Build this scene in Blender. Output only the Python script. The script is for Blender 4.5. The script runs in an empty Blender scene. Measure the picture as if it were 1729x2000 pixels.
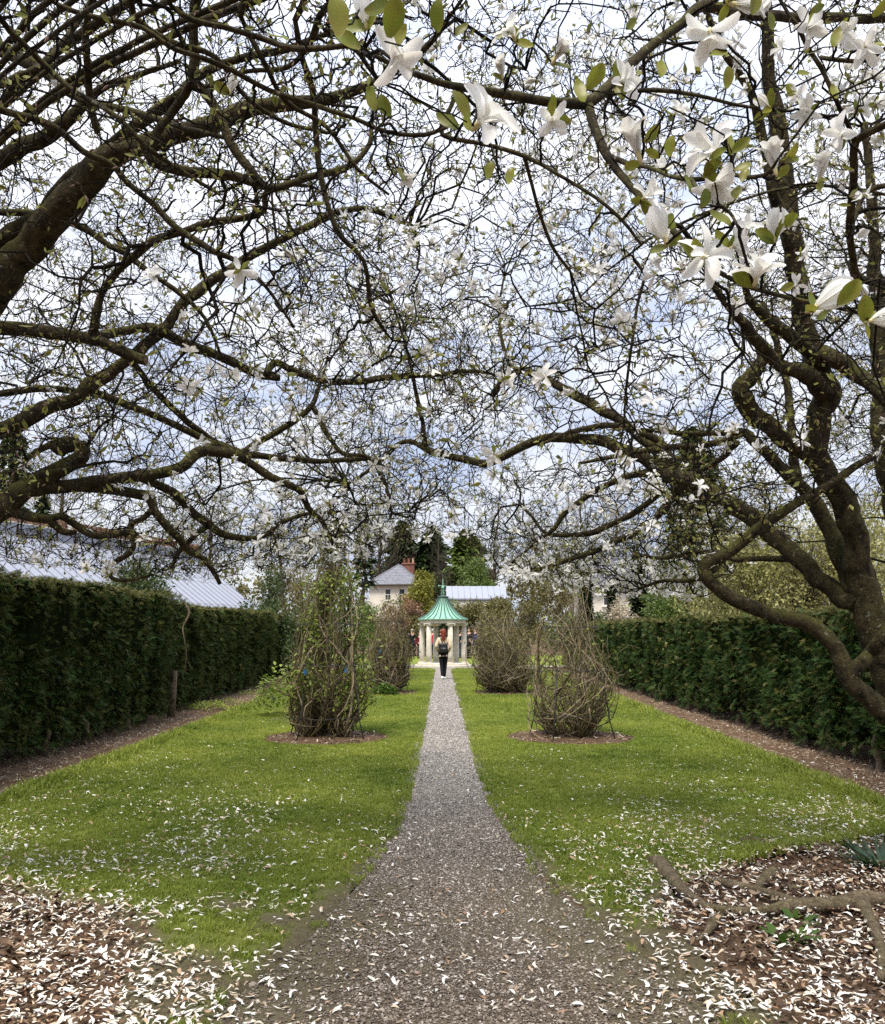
import bpy, math, random
import numpy as np
from mathutils import Vector, Matrix, kdtree, noise

random.seed(7)
RNG = np.random.default_rng(11)
SC = bpy.context.scene
COL = SC.collection
PI = math.pi

# ------------------------------------------------------------------ camera, world, sun, exposure
CAM_Z, FPX = 1.65, 1730.0
TILT = math.atan(232 / FPX)
cam_data = bpy.data.cameras.new('camera')
cam = bpy.data.objects.new('camera', cam_data)
COL.objects.link(cam)
cam.location = (0, 0, CAM_Z)
cam.rotation_euler = (PI / 2 + TILT, 0, 0)
cam_data.sensor_fit = 'HORIZONTAL'
cam_data.sensor_width = 36
cam_data.lens = 36 * FPX / 1729
cam_data.clip_start = 0.05
cam_data.clip_end = 2000
SC.camera = cam

SUN_EL, SUN_AZ = math.radians(62), math.radians(200)
world = bpy.data.worlds.new('World')
SC.world = world
world.use_nodes = True
wn, wl = world.node_tree.nodes, world.node_tree.links
wn.clear()
w_out = wn.new('ShaderNodeOutputWorld')
w_bg = wn.new('ShaderNodeBackground')
w_bg.inputs['Strength'].default_value = 0.066
w_sky = wn.new('ShaderNodeTexSky')
w_sky.sky_type = 'NISHITA'
w_sky.sun_disc = False
w_sky.sun_elevation = SUN_EL
w_sky.sun_rotation = SUN_AZ
w_tc = wn.new('ShaderNodeTexCoord')
w_sep = wn.new('ShaderNodeSeparateXYZ')
wl.new(w_tc.outputs['Generated'], w_sep.inputs[0])


def wmath(op, a, b=None, clamp=False):
    n = wn.new('ShaderNodeMath')
    n.operation = op
    n.use_clamp = clamp
    for i, v in enumerate((a, b)):
        if v is None:
            continue
        if isinstance(v, (int, float)):
            n.inputs[i].default_value = v
        else:
            wl.new(v, n.inputs[i])
    return n.outputs[0]


# overcast cloud deck seen from below: noise laid out on a plane overhead
zpos = wmath('MAXIMUM', w_sep.outputs['Z'], 0.0)
zden = wmath('ADD', zpos, 0.22)
cu = wmath('DIVIDE', w_sep.outputs['X'], zden)
cv = wmath('DIVIDE', w_sep.outputs['Y'], zden)
w_cmb = wn.new('ShaderNodeCombineXYZ')
wl.new(cu, w_cmb.inputs[0])
wl.new(cv, w_cmb.inputs[1])
w_n1 = wn.new('ShaderNodeTexNoise')
w_n1.inputs['Scale'].default_value = 2.3
w_n1.inputs['Detail'].default_value = 6
w_n1.inputs['Roughness'].default_value = 0.55
w_n1.inputs['Distortion'].default_value = 0.4
wl.new(w_cmb.outputs[0], w_n1.inputs['Vector'])
w_ramp = wn.new('ShaderNodeValToRGB')
w_ramp.color_ramp.elements[0].position = 0.36
w_ramp.color_ramp.elements[0].color = (0.50, 0.57, 0.77, 1)
w_ramp.color_ramp.elements[1].position = 0.58
w_ramp.color_ramp.elements[1].color = (0.88, 0.89, 0.95, 1)
wl.new(w_n1.outputs['Fac'], w_ramp.inputs[0])
# CIE overcast luminance: brighter towards the zenith
cie = wmath('MULTIPLY', wmath('ADD', wmath('MULTIPLY', zpos, 2.0), 1.3), 3.1)
w_sc = wn.new('ShaderNodeVectorMath')
w_sc.operation = 'SCALE'
wl.new(w_ramp.outputs[0], w_sc.inputs[0])
wl.new(cie, w_sc.inputs['Scale'])
w_mix = wn.new('ShaderNodeMix')
w_mix.data_type = 'RGBA'
w_mix.inputs['Factor'].default_value = 0.9
wl.new(w_sky.outputs[0], w_mix.inputs['A'])
wl.new(w_sc.outputs[0], w_mix.inputs['B'])
wl.new(w_mix.outputs['Result'], w_bg.inputs['Color'])
wl.new(w_bg.outputs[0], w_out.inputs[0])

sun_data = bpy.data.lights.new('sun', 'SUN')
sun_data.energy = 1.5
sun_data.angle = math.radians(14)
sun_data.color = (1.0, 0.93, 0.82)
sun = bpy.data.objects.new('sun', sun_data)
COL.objects.link(sun)
sd = Vector((math.sin(SUN_AZ) * math.cos(SUN_EL), math.cos(SUN_AZ) * math.cos(SUN_EL), math.sin(SUN_EL)))
sun.rotation_euler = sd.to_track_quat('Z', 'Y').to_euler()

SC.render.engine = 'CYCLES'
SC.view_settings.view_transform = 'Standard'
SC.view_settings.look = 'None'
SC.view_settings.gamma = 1
SC.view_settings.use_curve_mapping = False
SC.view_settings.exposure = 1.8
SC.cycles.max_bounces = 6
SC.cycles.transparent_max_bounces = 8
SC.cycles.use_denoising = False
SC.cycles.use_adaptive_sampling = False
SC.cycles.sampling_pattern = 'TABULATED_SOBOL'

# ------------------------------------------------------------------ helpers
CT, ST = math.cos(TILT), math.sin(TILT)


def ray(px, py):
    a, b = (px - 864.5) / FPX, (1000 - py) / FPX
    return np.array([a, CT - b * ST, ST + b * CT])


def at(px, py, Y):
    """photo pixel -> the world point on its sight line at distance Y down the garden"""
    d = ray(px, py)
    return np.array([0, 0, CAM_Z]) + d * (Y / d[1])


def gnd(px, py, z=0.0):
    d = ray(px, py)
    return np.array([0, 0, CAM_Z]) + d * ((z - CAM_Z) / d[2])


def proj(P):
    """world points (n,3) -> photo pixels"""
    P = np.asarray(P, float)
    x, y, z = P[..., 0], P[..., 1], P[..., 2] - CAM_Z
    f = y * CT + z * ST
    u = -y * ST + z * CT
    f = np.maximum(f, 1e-3)
    return np.stack([864.5 + FPX * x / f, 1000 - FPX * u / f], -1)


def tag(o, label=None, cat=None, group=None, kind=None):
    if label:
        o['label'] = label
    if cat:
        o['category'] = cat
    if group:
        o['group'] = group
    if kind:
        o['kind'] = kind
    return o


def link(name, data, parent=None, loc=None):
    o = bpy.data.objects.new(name, data)
    COL.objects.link(o)
    if parent is not None:
        o.parent = parent
        if loc is None:
            # geometry is written in world space; parents sit at their own base
            o.location = -parent.matrix_world.translation if parent.type == 'EMPTY' and False else (0, 0, 0)
            o.matrix_parent_inverse = PINV.get(parent.name, Matrix.Identity(4))
    if loc is not None:
        o.location = loc
    return o


PINV = {}


def empty(name, loc, label, cat, group=None):
    o = bpy.data.objects.new(name, None)
    COL.objects.link(o)
    o.location = loc
    o.empty_display_size = 0.2
    PINV[o.name] = Matrix.Translation(-Vector(loc))
    return tag(o, label, cat, group)


def np_mesh(name, V, F, mats=None, smooth=False, midx=None):
    V = np.asarray(V, np.float32).reshape(-1, 3)
    F = np.asarray(F, np.int32)
    me = bpy.data.meshes.new(name)
    me.vertices.add(len(V))
    me.vertices.foreach_set('co', V.ravel())
    k = F.shape[1]
    me.loops.add(F.size)
    me.loops.foreach_set('vertex_index', F.ravel())
    me.polygons.add(len(F))
    me.polygons.foreach_set('loop_start', np.arange(0, F.size, k, dtype=np.int32))
    if smooth:
        me.polygons.foreach_set('use_smooth', np.ones(len(F), bool))
    if midx is not None:
        me.polygons.foreach_set('material_index', np.asarray(midx, np.int32))
    me.update(calc_edges=True)
    for m in (mats if isinstance(mats, (list, tuple)) else [mats] if mats else []):
        me.materials.append(m)
    return me


class MB:
    """collects boxes, tubes and polygons into one mesh"""

    def __init__(self):
        self.v, self.f = [], []

    def add(self, verts, faces):
        b = len(self.v)
        self.v += [tuple(map(float, p)) for p in verts]
        self.f += [tuple(b + i for i in f) for f in faces]
        return self

    def box(self, lo, hi, M=None):
        x0, y0, z0 = lo
        x1, y1, z1 = hi
        vs = [Vector(p) for p in ((x0, y0, z0), (x1, y0, z0), (x1, y1, z0), (x0, y1, z0), (x0, y0, z1), (x1, y0, z1), (x1, y1, z1), (x0, y1, z1))]
        if M is not None:
            vs = [M @ p for p in vs]
        return self.add(vs, [(0, 3, 2, 1), (4, 5, 6, 7), (0, 1, 5, 4), (1, 2, 6, 5), (2, 3, 7, 6), (3, 0, 4, 7)])

    def tube(self, pts, rad, sides=8, cap=True):
        V, F = tube_arrays(np.asarray(pts, float)[None], np.asarray(rad, float)[None] if np.ndim(rad) else np.full((1, len(pts)), rad), sides)
        b = len(self.v)
        self.v += [tuple(p) for p in V]
        self.f += [tuple(int(b + i) for i in f) for f in F]
        if cap:
            n = len(pts)
            self.f.append(tuple(b + i for i in range(sides))[::-1])
            self.f.append(tuple(b + (n - 1) * sides + i for i in range(sides)))
        return self

    def lathe(self, prof, sides=24, c=(0, 0), cap=True):
        b = len(self.v)
        n = len(prof)
        for r, z in prof:
            for k in range(sides):
                a = 2 * PI * k / sides
                self.v.append((c[0] + r * math.cos(a), c[1] + r * math.sin(a), z))
        for j in range(n - 1):
            for k in range(sides):
                k2 = (k + 1) % sides
                self.f.append((b + j * sides + k, b + j * sides + k2, b + (j + 1) * sides + k2, b + (j + 1) * sides + k))
        if cap:
            self.f.append(tuple(b + k for k in range(sides))[::-1])
            self.f.append(tuple(b + (n - 1) * sides + k for k in range(sides)))
        return self

    def mesh(self, name, mat, smooth=False):
        me = bpy.data.meshes.new(name)
        me.from_pydata(self.v, [], self.f)
        if smooth:
            me.polygons.foreach_set('use_smooth', [True] * len(me.polygons))
        me.materials.append(mat)
        me.update()
        return me

    def build(self, name, mat, parent=None, smooth=False):
        return link(name, self.mesh(name, mat, smooth), parent)


def tube_arrays(P, R, S):
    """P (N,K,3) polylines, R (N,K) radii -> verts, quads"""
    P = np.asarray(P, float)
    R = np.asarray(R, float)
    N, K, _ = P.shape
    T = np.gradient(P, axis=1)
    T /= np.linalg.norm(T, axis=2, keepdims=True) + 1e-9
    mean = P[:, -1] - P[:, 0]
    ref = np.cross(mean, np.array([0.31, 0.77, 0.55]))
    ref /= np.linalg.norm(ref, axis=1, keepdims=True) + 1e-9
    U = np.cross(T, np.cross(ref[:, None, :], T))
    U /= np.linalg.norm(U, axis=2, keepdims=True) + 1e-9
    W = np.cross(T, U)
    a = np.arange(S) * 2 * PI / S
    ring = np.cos(a)[None, None, :, None] * U[:, :, None, :] + np.sin(a)[None, None, :, None] * W[:, :, None, :]
    V = P[:, :, None, :] + ring * R[:, :, None, None]
    idx = np.arange(N * K * S).reshape(N, K, S)
    nx = np.roll(idx, -1, axis=2)
    F = np.stack([idx[:, :-1], nx[:, :-1], nx[:, 1:], idx[:, 1:]], -1).reshape(-1, 4)
    return V.reshape(-1, 3), F


def euler_from_dir(D, roll):
    D = np.asarray(D, float)
    D = D / (np.linalg.norm(D, axis=1, keepdims=True) + 1e-9)
    return np.stack([roll, -np.arcsin(np.clip(D[:, 2], -1, 1)), np.arctan2(D[:, 1], D[:, 0])], -1)


GN_CACHE = {}


def scatter(name, pts, rot, scl, src_meshes, parent=None, kind='stuff', pick=None):
    """ONE object that instances small meshes on points (for what nobody could count)"""
    pts = np.asarray(pts, np.float32)
    me = bpy.data.meshes.new(name)
    me.vertices.add(len(pts))
    me.vertices.foreach_set('co', pts.ravel())
    me.attributes.new('rot', 'FLOAT_VECTOR', 'POINT').data.foreach_set('vector', np.asarray(rot, np.float32).ravel())
    me.attributes.new('scl', 'FLOAT', 'POINT').data.foreach_set('value', np.asarray(scl, np.float32))
    if pick is None:
        pick = RNG.integers(0, len(src_meshes), len(pts))
    me.attributes.new('pick', 'INT', 'POINT').data.foreach_set('value', np.asarray(pick, np.int32))
    o = link(name, me, parent)
    for sm in src_meshes:
        for m in sm.materials:
            if m.name not in [x.name for x in me.materials if x]:
                me.materials.append(m)
    g = bpy.data.node_groups.new(name, 'GeometryNodeTree')
    g.interface.new_socket('Geometry', in_out='INPUT', socket_type='NodeSocketGeometry')
    g.interface.new_socket('Geometry', in_out='OUTPUT', socket_type='NodeSocketGeometry')
    N, L = g.nodes, g.links
    gi, go = N.new('NodeGroupInput'), N.new('NodeGroupOutput')
    join = N.new('GeometryNodeJoinGeometry')

    def attr(nm, ty):
        a = N.new('GeometryNodeInputNamedAttribute')
        a.data_type = ty
        a.inputs['Name'].default_value = nm
        return a.outputs['Attribute']
    r, s, p = attr('rot', 'FLOAT_VECTOR'), attr('scl', 'FLOAT'), attr('pick', 'INT')
    for i, sm in enumerate(src_meshes):
        so = GN_CACHE.get(sm.name)
        if so is None:
            so = GN_CACHE[sm.name] = bpy.data.objects.new(sm.name, sm)
        oi = N.new('GeometryNodeObjectInfo')
        oi.inputs['Object'].default_value = so
        iop = N.new('GeometryNodeInstanceOnPoints')
        cmpn = N.new('FunctionNodeCompare')
        cmpn.data_type = 'INT'
        cmpn.operation = 'EQUAL'
        ins = [k for k in cmpn.inputs if k.type == 'INT' and k.enabled]
        L.new(p, ins[0])
        ins[1].default_value = i
        L.new(cmpn.outputs[0], iop.inputs['Selection'])
        L.new(gi.outputs[0], iop.inputs['Points'])
        L.new(oi.outputs['Geometry'], iop.inputs['Instance'])
        L.new(r, iop.inputs['Rotation'])
        L.new(s, iop.inputs['Scale'])
        L.new(iop.outputs[0], join.inputs[0])
    L.new(join.outputs[0], go.inputs[0])
    o.modifiers.new('scatter', 'NODES').node_group = g
    o['kind'] = kind
    return o


# ------------------------------------------------------------------ materials
class Mat:
    def __init__(self, name, rough=0.8, spec=0.3):
        m = bpy.data.materials.new(name)
        m.use_nodes = True
        self.m, self.N, self.L = m, m.node_tree.nodes, m.node_tree.links
        self.b = self.N['Principled BSDF']
        self.out = self.N['Material Output']
        self.b.inputs['Roughness'].default_value = rough
        self.b.inputs['Specular IOR Level'].default_value = spec

    def coord(self, kind='Object'):
        return self.N.new('ShaderNodeTexCoord').outputs[kind]

    def pos(self):
        return self.N.new('ShaderNodeNewGeometry').outputs['Position']

    def noise(self, scale, detail=4, rough=0.55, vec=None, dist=0.0):
        n = self.N.new('ShaderNodeTexNoise')
        n.inputs['Scale'].default_value = scale
        n.inputs['Detail'].default_value = detail
        n.inputs['Roughness'].default_value = rough
        n.inputs['Distortion'].default_value = dist
        self.L.new(vec if vec is not None else self.pos(), n.inputs['Vector'])
        return n.outputs['Fac']

    def voro(self, scale, out='Color', vec=None, feature='F1'):
        n = self.N.new('ShaderNodeTexVoronoi')
        n.feature = feature
        n.inputs['Scale'].default_value = scale
        self.L.new(vec if vec is not None else self.pos(), n.inputs['Vector'])
        return n.outputs[out]

    def ramp(self, fac, stops):
        n = self.N.new('ShaderNodeValToRGB')
        e = n.color_ramp.elements
        while len(e) < len(stops):
            e.new(0.5)
        for k, (p, c) in enumerate(stops):
            e[k].position = p
            e[k].color = (*c, 1) if len(c) == 3 else c
        self.L.new(fac, n.inputs[0])
        return n.outputs[0]

    def gate(self, fac, lo, hi):
        n = self.N.new('ShaderNodeMapRange')
        n.inputs['From Min'].default_value = lo
        n.inputs['From Max'].default_value = hi
        self.L.new(fac, n.inputs['Value'])
        return n.outputs[0]

    def mix(self, fac, a, b, mode='MIX'):
        n = self.N.new('ShaderNodeMix')
        n.data_type = 'RGBA'
        n.blend_type = mode
        for key, v in (('Factor', fac), ('A', a), ('B', b)):
            s = n.inputs[key] if key == 'Factor' else [i for i in n.inputs if i.name == key and i.type == 'RGBA'][0]
            if isinstance(v, (int, float)):
                s.default_value = v
            elif isinstance(v, tuple):
                s.default_value = (*v, 1)
            else:
                self.L.new(v, s)
        return [o for o in n.outputs if o.type == 'RGBA'][0]

    def math(self, op, a, b=0.0):
        n = self.N.new('ShaderNodeMath')
        n.operation = op
        for i, v in enumerate((a, b)):
            if isinstance(v, (int, float)):
                n.inputs[i].default_value = v
            else:
                self.L.new(v, n.inputs[i])
        return n.outputs[0]

    def attr(self, name):
        n = self.N.new('ShaderNodeAttribute')
        n.attribute_name = name
        return n.outputs['Fac']

    def rnd(self):
        return self.N.new('ShaderNodeObjectInfo').outputs['Random']

    def island(self):
        return self.N.new('ShaderNodeNewGeometry').outputs['Random Per Island']

    def normal_z(self):
        s = self.N.new('ShaderNodeSeparateXYZ')
        self.L.new(self.N.new('ShaderNodeNewGeometry').outputs['Normal'], s.inputs[0])
        return s.outputs['Z']

    def col(self, c):
        if isinstance(c, tuple):
            self.b.inputs['Base Color'].default_value = (*c, 1)
        else:
            self.L.new(c, self.b.inputs['Base Color'])
        return self

    def bump(self, h, strength=0.5, dist=0.01):
        n = self.N.new('ShaderNodeBump')
        n.inputs['Strength'].default_value = strength
        n.inputs['Distance'].default_value = dist
        self.L.new(h, n.inputs['Height'])
        self.L.new(n.outputs[0], self.b.inputs['Normal'])
        return self

    def translucent(self, color, amount):
        t = self.N.new('ShaderNodeBsdfTranslucent')
        if isinstance(color, tuple):
            t.inputs['Color'].default_value = (*color, 1)
        else:
            self.L.new(color, t.inputs['Color'])
        x = self.N.new('ShaderNodeMixShader')
        x.inputs[0].default_value = amount
        self.L.new(self.b.outputs[0], x.inputs[1])
        self.L.new(t.outputs[0], x.inputs[2])
        self.L.new(x.outputs[0], self.out.inputs['Surface'])
        return self


def plain(name, c, rough=0.7, spec=0.3, var=0.12, scale=8.0, bump=0.0):
    a = Mat(name, rough, spec)
    n = a.noise(scale, 5)
    a.col(a.mix(a.gate(n, 0.3, 0.7), tuple(x * (1 - var) for x in c), tuple(min(1, x * (1 + var)) for x in c)))
    if bump:
        a.bump(n, bump, 0.01)
    return a.m


def leafy(name, c1, c2, trans=0.3, rough=0.5, spec=0.35, by='island'):
    a = Mat(name, rough, spec)
    f = a.island() if by == 'island' else a.rnd()
    c = a.mix(f, c1, c2)
    n = a.noise(0.9, 2)
    c = a.mix(a.gate(n, 0.35, 0.65), c, a.mix(0.5, c, tuple(0.6 * x + 0.4 * y for x, y in zip(c1, c2))))
    a.col(c)
    if trans:
        a.translucent(c, trans)
    return a.m


def bark(name, dark, light, moss=0.5, lichen=0.3, scale=14):
    a = Mat(name, 0.9, 0.15)
    n1 = a.noise(scale, 6, 0.65)
    n2 = a.noise(3.5, 4)
    c = a.mix(a.gate(n1, 0.32, 0.68), dark, light)
    if moss:
        mz = a.math('MULTIPLY', a.gate(a.normal_z(), -0.3, 0.7), a.gate(n2, 0.42, 0.6))
        c = a.mix(a.math('MULTIPLY', mz, moss), c, (0.105, 0.105, 0.020))
    if lichen:
        l = a.gate(a.noise(34, 3, 0.6), 0.63, 0.67)
        c = a.mix(a.math('MULTIPLY', l, lichen), c, (0.30, 0.30, 0.24))
    n3 = a.noise(scale * 5, 5, 0.7)
    c = a.mix(a.gate(n3, 0.40, 0.62), a.mix(0.6, c, (0.006, 0.005, 0.004)), c)
    a.col(c)
    a.bump(a.math('ADD', n1, a.math('MULTIPLY', n3, 0.6)), 1.0, 0.018)
    return a.m


M = {}
M['bark'] = bark('magnolia_bark', (0.010, 0.008, 0.005), (0.105, 0.082, 0.040), 0.85, 0.6)
M['twig'] = bark('twig_bark', (0.008, 0.006, 0.0045), (0.028, 0.021, 0.014), 0.3, 0.0, 30)
M['bark_far'] = bark('far_bark', (0.05, 0.04, 0.03), (0.14, 0.115, 0.085), 0.2, 0.1, 5)
M['root'] = bark('root_bark', (0.12, 0.09, 0.055), (0.30, 0.235, 0.15), 0.3, 0.15, 12)
M['wood'] = bark('stem_bark', (0.10, 0.07, 0.045), (0.27, 0.20, 0.14), 0.1, 0.2, 10)
a = Mat('petal_white', 0.55, 0.2)
pc = a.mix(a.rnd(), (0.83, 0.82, 0.78), (0.87, 0.87, 0.86))
a.col(pc).translucent((0.86, 0.86, 0.80), 0.35)
M['petal'] = a.m
a = Mat('fallen_petal', 0.6, 0.25)
pc = a.ramp(a.rnd(), [(0.0, (0.74, 0.73, 0.70)), (0.55, (0.68, 0.64, 0.55)), (0.75, (0.55, 0.44, 0.31)), (1.0, (0.28, 0.15, 0.08))])
pc = a.mix(a.math('MULTIPLY', a.gate(a.noise(55, 3), 0.56, 0.66), 0.5), pc, (0.42, 0.26, 0.13))
a.col(pc)
M['fallen'] = a.m
a = Mat('fallen_petal_white', 0.6, 0.25)
pc = a.mix(a.rnd(), (0.76, 0.755, 0.73), (0.68, 0.63, 0.52))
pc = a.mix(a.math('MULTIPLY', a.gate(a.noise(55, 3), 0.56, 0.66), 0.45), pc, (0.45, 0.30, 0.17))
a.col(pc)
M['fallen_w'] = a.m
a = Mat('dead_leaf', 0.75, 0.2)
a.col(a.ramp(a.rnd(), [(0, (0.04, 0.022, 0.014)), (0.5, (0.085, 0.050, 0.030)), (0.8, (0.16, 0.10, 0.062)), (1, (0.34, 0.27, 0.19))]))
M['dead'] = a.m
a = Mat('young_leaf', 0.42, 0.35)
cc = a.mix(a.rnd(), (0.12, 0.16, 0.015), (0.27, 0.29, 0.035))
cc = a.mix(a.math('MULTIPLY', a.gate(a.noise(26, 4, 0.6), 0.42, 0.64), 0.55), cc, (0.22, 0.15, 0.03))
vein = a.N.new('ShaderNodeTexWave')
vein.inputs['Scale'].default_value = 3.2
vein.inputs['Distortion'].default_value = 2.0
a.L.new(a.coord('Object'), vein.inputs['Vector'])
cc = a.mix(a.math('MULTIPLY', a.gate(vein.outputs['Fac'], 0.86, 1.0), 0.25), cc, (0.30, 0.33, 0.07))
a.col(cc)
a.translucent(cc, 0.42)
M['young'] = a.m
M['bud'] = leafy('leaf_bud', (0.13, 0.145, 0.03), (0.30, 0.31, 0.08), 0.3, 0.6, by='rnd')
M['bud_scale'] = plain('bud_scale', (0.16, 0.10, 0.07), 0.8)
# ------------------------------------------------------------------ ground, lawns, path
def nz(x, y, s=1.0, seed=0.0):
    return noise.noise(Vector((x * s + seed, y * s - seed * 0.7, seed * 1.3)))


def vnz(X, Y, s=1.0, seed=0.0):
    X, Y = np.broadcast_arrays(np.asarray(X, float), np.asarray(Y, float))
    return np.array([nz(x, y, s, seed) for x, y in zip(X.ravel(), Y.ravel())]).reshape(X.shape)


PATH_Y = np.array([1.5, 3.4, 4.3, 5.0, 6.1, 7.4, 8.6, 10.5, 14, 22, 37.6, 39.2, 39.6])
PATH_L = np.array([-1.25, -1.05, -0.92, -0.72, -0.55, -0.42, -0.38, -0.37, -0.36, -0.36, -0.37, -0.55, -1.0])
PATH_R = np.array([1.45, 1.35, 1.15, 0.95, 0.68, 0.60, 0.50, 0.47, 0.46, 0.44, 0.43, 0.60, 1.0])


def path_l(y):
    return np.interp(y, PATH_Y, PATH_L)


def path_r(y):
    return np.interp(y, PATH_Y, PATH_R)


# outer edges of the two lawns (bed of leaf litter under each tree, bare strip along each hedge)
LAWN_LY = np.array([3.0, 3.6, 4.3, 4.9, 5.4, 5.9, 6.2, 6.5, 7.2, 9, 20, 60])
LAWN_LX = np.array([-1.2, -1.35, -1.5, -1.6, -1.85, -2.6, -3.2, -4.1, -4.35, -4.3, -4.2, -4.2])
LAWN_RY = np.array([3.0, 3.6, 4.2, 4.8, 5.4, 6.0, 6.4, 6.9, 7.3, 7.6, 8.4, 60])
LAWN_RX = np.array([1.7, 1.55, 1.45, 1.35, 1.3, 1.5, 1.85, 2.5, 3.4, 4.0, 4.2, 4.3])


def lawn_l(y):
    return np.interp(y, LAWN_LY, LAWN_LX)


def lawn_r(y):
    return np.interp(y, LAWN_RY, LAWN_RX)


def rows(y0, y1, near=0.05, grow=0.012):
    ys, y = [], y0
    while y < y1:
        ys.append(y)
        y += near + grow * max(0, y - 4)
    return np.array(ys + [y1])


def strip(name, ys, fl, fr, cols, z, mat, jitter=0.05, attrs=None, edge=0.0, seed=1.0, arch=0.0):
    """one sheet between two wavy edges"""
    L = fl(ys) + vnz(ys, ys * 0, 1.6, seed) * jitter + vnz(ys, ys * 0, 7, seed + 3) * jitter * 0.6
    R = fr(ys) + vnz(ys, ys * 0, 1.6, seed + 9) * jitter + vnz(ys, ys * 0, 7, seed + 5) * jitter * 0.6
    t = np.linspace(0, 1, cols)
    X = L[:, None] + (R - L)[:, None] * t[None]
    Y = np.repeat(ys[:, None], cols, 1)
    d = np.minimum(X - L[:, None], R[:, None] - X)
    Z = z + edge * np.clip(d / 0.08, 0, 1) + arch * np.sin(np.clip(t, 0, 1) * PI)[None]
    Z = Z + 0.012 * vnz(X, Y, 0.9, seed + 2) * (1 if edge else 0.3)
    V = np.stack([X, Y, Z], -1).reshape(-1, 3)
    n = len(ys)
    i = np.arange(n * cols).reshape(n, cols)
    F = np.stack([i[:-1, :-1], i[:-1, 1:], i[1:, 1:], i[1:, :-1]], -1).reshape(-1, 4)
    me = np_mesh(name, V, F, mat, True)
    for k, f in (attrs or {}).items():
        me.attributes.new(k, 'FLOAT', 'POINT').data.foreach_set('value', f(X, Y).astype(np.float32).ravel())
    return tag(link(name, me), kind='structure')


def smooth(x, a, b):
    t = np.clip((x - a) / (b - a), 0, 1)
    return t * t * (3 - 2 * t)


# soil: one sheet to the horizon, finer near the camera
gx = np.unique(np.concatenate([np.linspace(-9, 9, 90), np.array([-600, -250, -100, -50, -25, -14, 14, 25, 50, 100, 250, 600])]))
gy = np.unique(np.concatenate([np.linspace(-3, 30, 120), np.linspace(30, 70, 20), np.array([-300, -80, -20, -8, 100, 160, 300, 700, 1400])]))
GX, GY = np.meshgrid(gx, gy)
GZ = vnz(GX, GY, 0.8, 4) * 0.025 - 0.02
GZ += np.where(GX < -4.3, 0.05 * smooth(-GX, 4.3, 5.0), 0) * (np.abs(GX) < 9) * (GY < 45)
GZ[(np.abs(GX) > 9) | (GY > 46)] = -0.06
i = np.arange(GX.size).reshape(GX.shape)
F = np.stack([i[:-1, :-1], i[:-1, 1:], i[1:, 1:], i[1:, :-1]], -1).reshape(-1, 4)
a = Mat('soil', 0.95, 0.1)
n1, n2 = a.noise(45, 6, 0.7), a.noise(2.2, 4)
c = a.mix(a.gate(n1, 0.3, 0.72), (0.055, 0.032, 0.018), (0.20, 0.13, 0.08))
c = a.mix(a.gate(n2, 0.5, 0.7), c, a.mix(a.gate(a.voro(70, 'Distance'), 0.2, 0.6), (0.34, 0.29, 0.22), (0.09, 0.06, 0.035)))
a.col(c).bump(n1, 0.9, 0.02)
M['soil'] = a.m
ground = tag(link('ground', np_mesh('ground', np.stack([GX, GY, GZ], -1).reshape(-1, 3), F, M['soil'], True)), kind='structure')

# path
a = Mat('gravel', 0.9, 0.2)
v1, v2 = a.voro(85), a.voro(210)
fine = a.noise(120, 4, 0.7)
grey = a.mix(0.5, a.mix(v1, (0.13, 0.125, 0.12), (0.36, 0.345, 0.33)), a.mix(v2, (0.14, 0.13, 0.125), (0.42, 0.40, 0.38)))
sep = a.N.new('ShaderNodeSeparateColor')
a.L.new(v1, sep.inputs[0])
sep2 = a.N.new('ShaderNodeSeparateColor')
a.L.new(v2, sep2.inputs[0])
grey = a.mix(sep.outputs[0], (0.18, 0.165, 0.148), (0.42, 0.395, 0.36))
grey = a.mix(a.math('MULTIPLY', sep2.outputs[1], 0.6), grey, a.mix(sep2.outputs[0], (0.12, 0.105, 0.092), (0.48, 0.45, 0.41)))
brown = a.mix(sep2.outputs[2], (0.07, 0.050, 0.032), (0.25, 0.195, 0.135))
mud = a.mix(a.gate(a.noise(30, 6, 0.7), 0.3, 0.7), (0.09, 0.075, 0.042), (0.17, 0.145, 0.085))
patch = a.gate(a.noise(1.7, 5, 0.6), 0.36, 0.62)
d = a.attr('dirt')
c = a.mix(a.math('MULTIPLY', a.math('ADD', d, a.math('MULTIPLY', patch, 0.35)), 0.75), grey, brown)
c = a.mix(a.attr('mud'), c, mud)
a.col(c).bump(a.math('ADD', a.voro(85, 'Distance'), fine), 0.9, 0.012)
M['gravel'] = a.m
ys = rows(1.5, 39.6)


def path_dirt(X, Y):
    return (1 - smooth(Y, 4.5, 10.5)) * 1.1 + 0.18


def path_mud(X, Y):
    e = np.minimum(X - path_l(Y), path_r(Y) - X)
    m = (1 - smooth(e, 0.05, 0.75)) * (1 - smooth(Y, 5.0, 7.6)) * 1.35
    return np.clip(m + vnz(X, Y, 3, 8) * 0.55 * (Y < 7), 0, 1)


path = strip('gravel_path', ys, path_l, path_r, 15, 0.004, M['gravel'], 0.035, {'dirt': path_dirt, 'mud': path_mud}, seed=2, arch=0.01)

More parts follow.
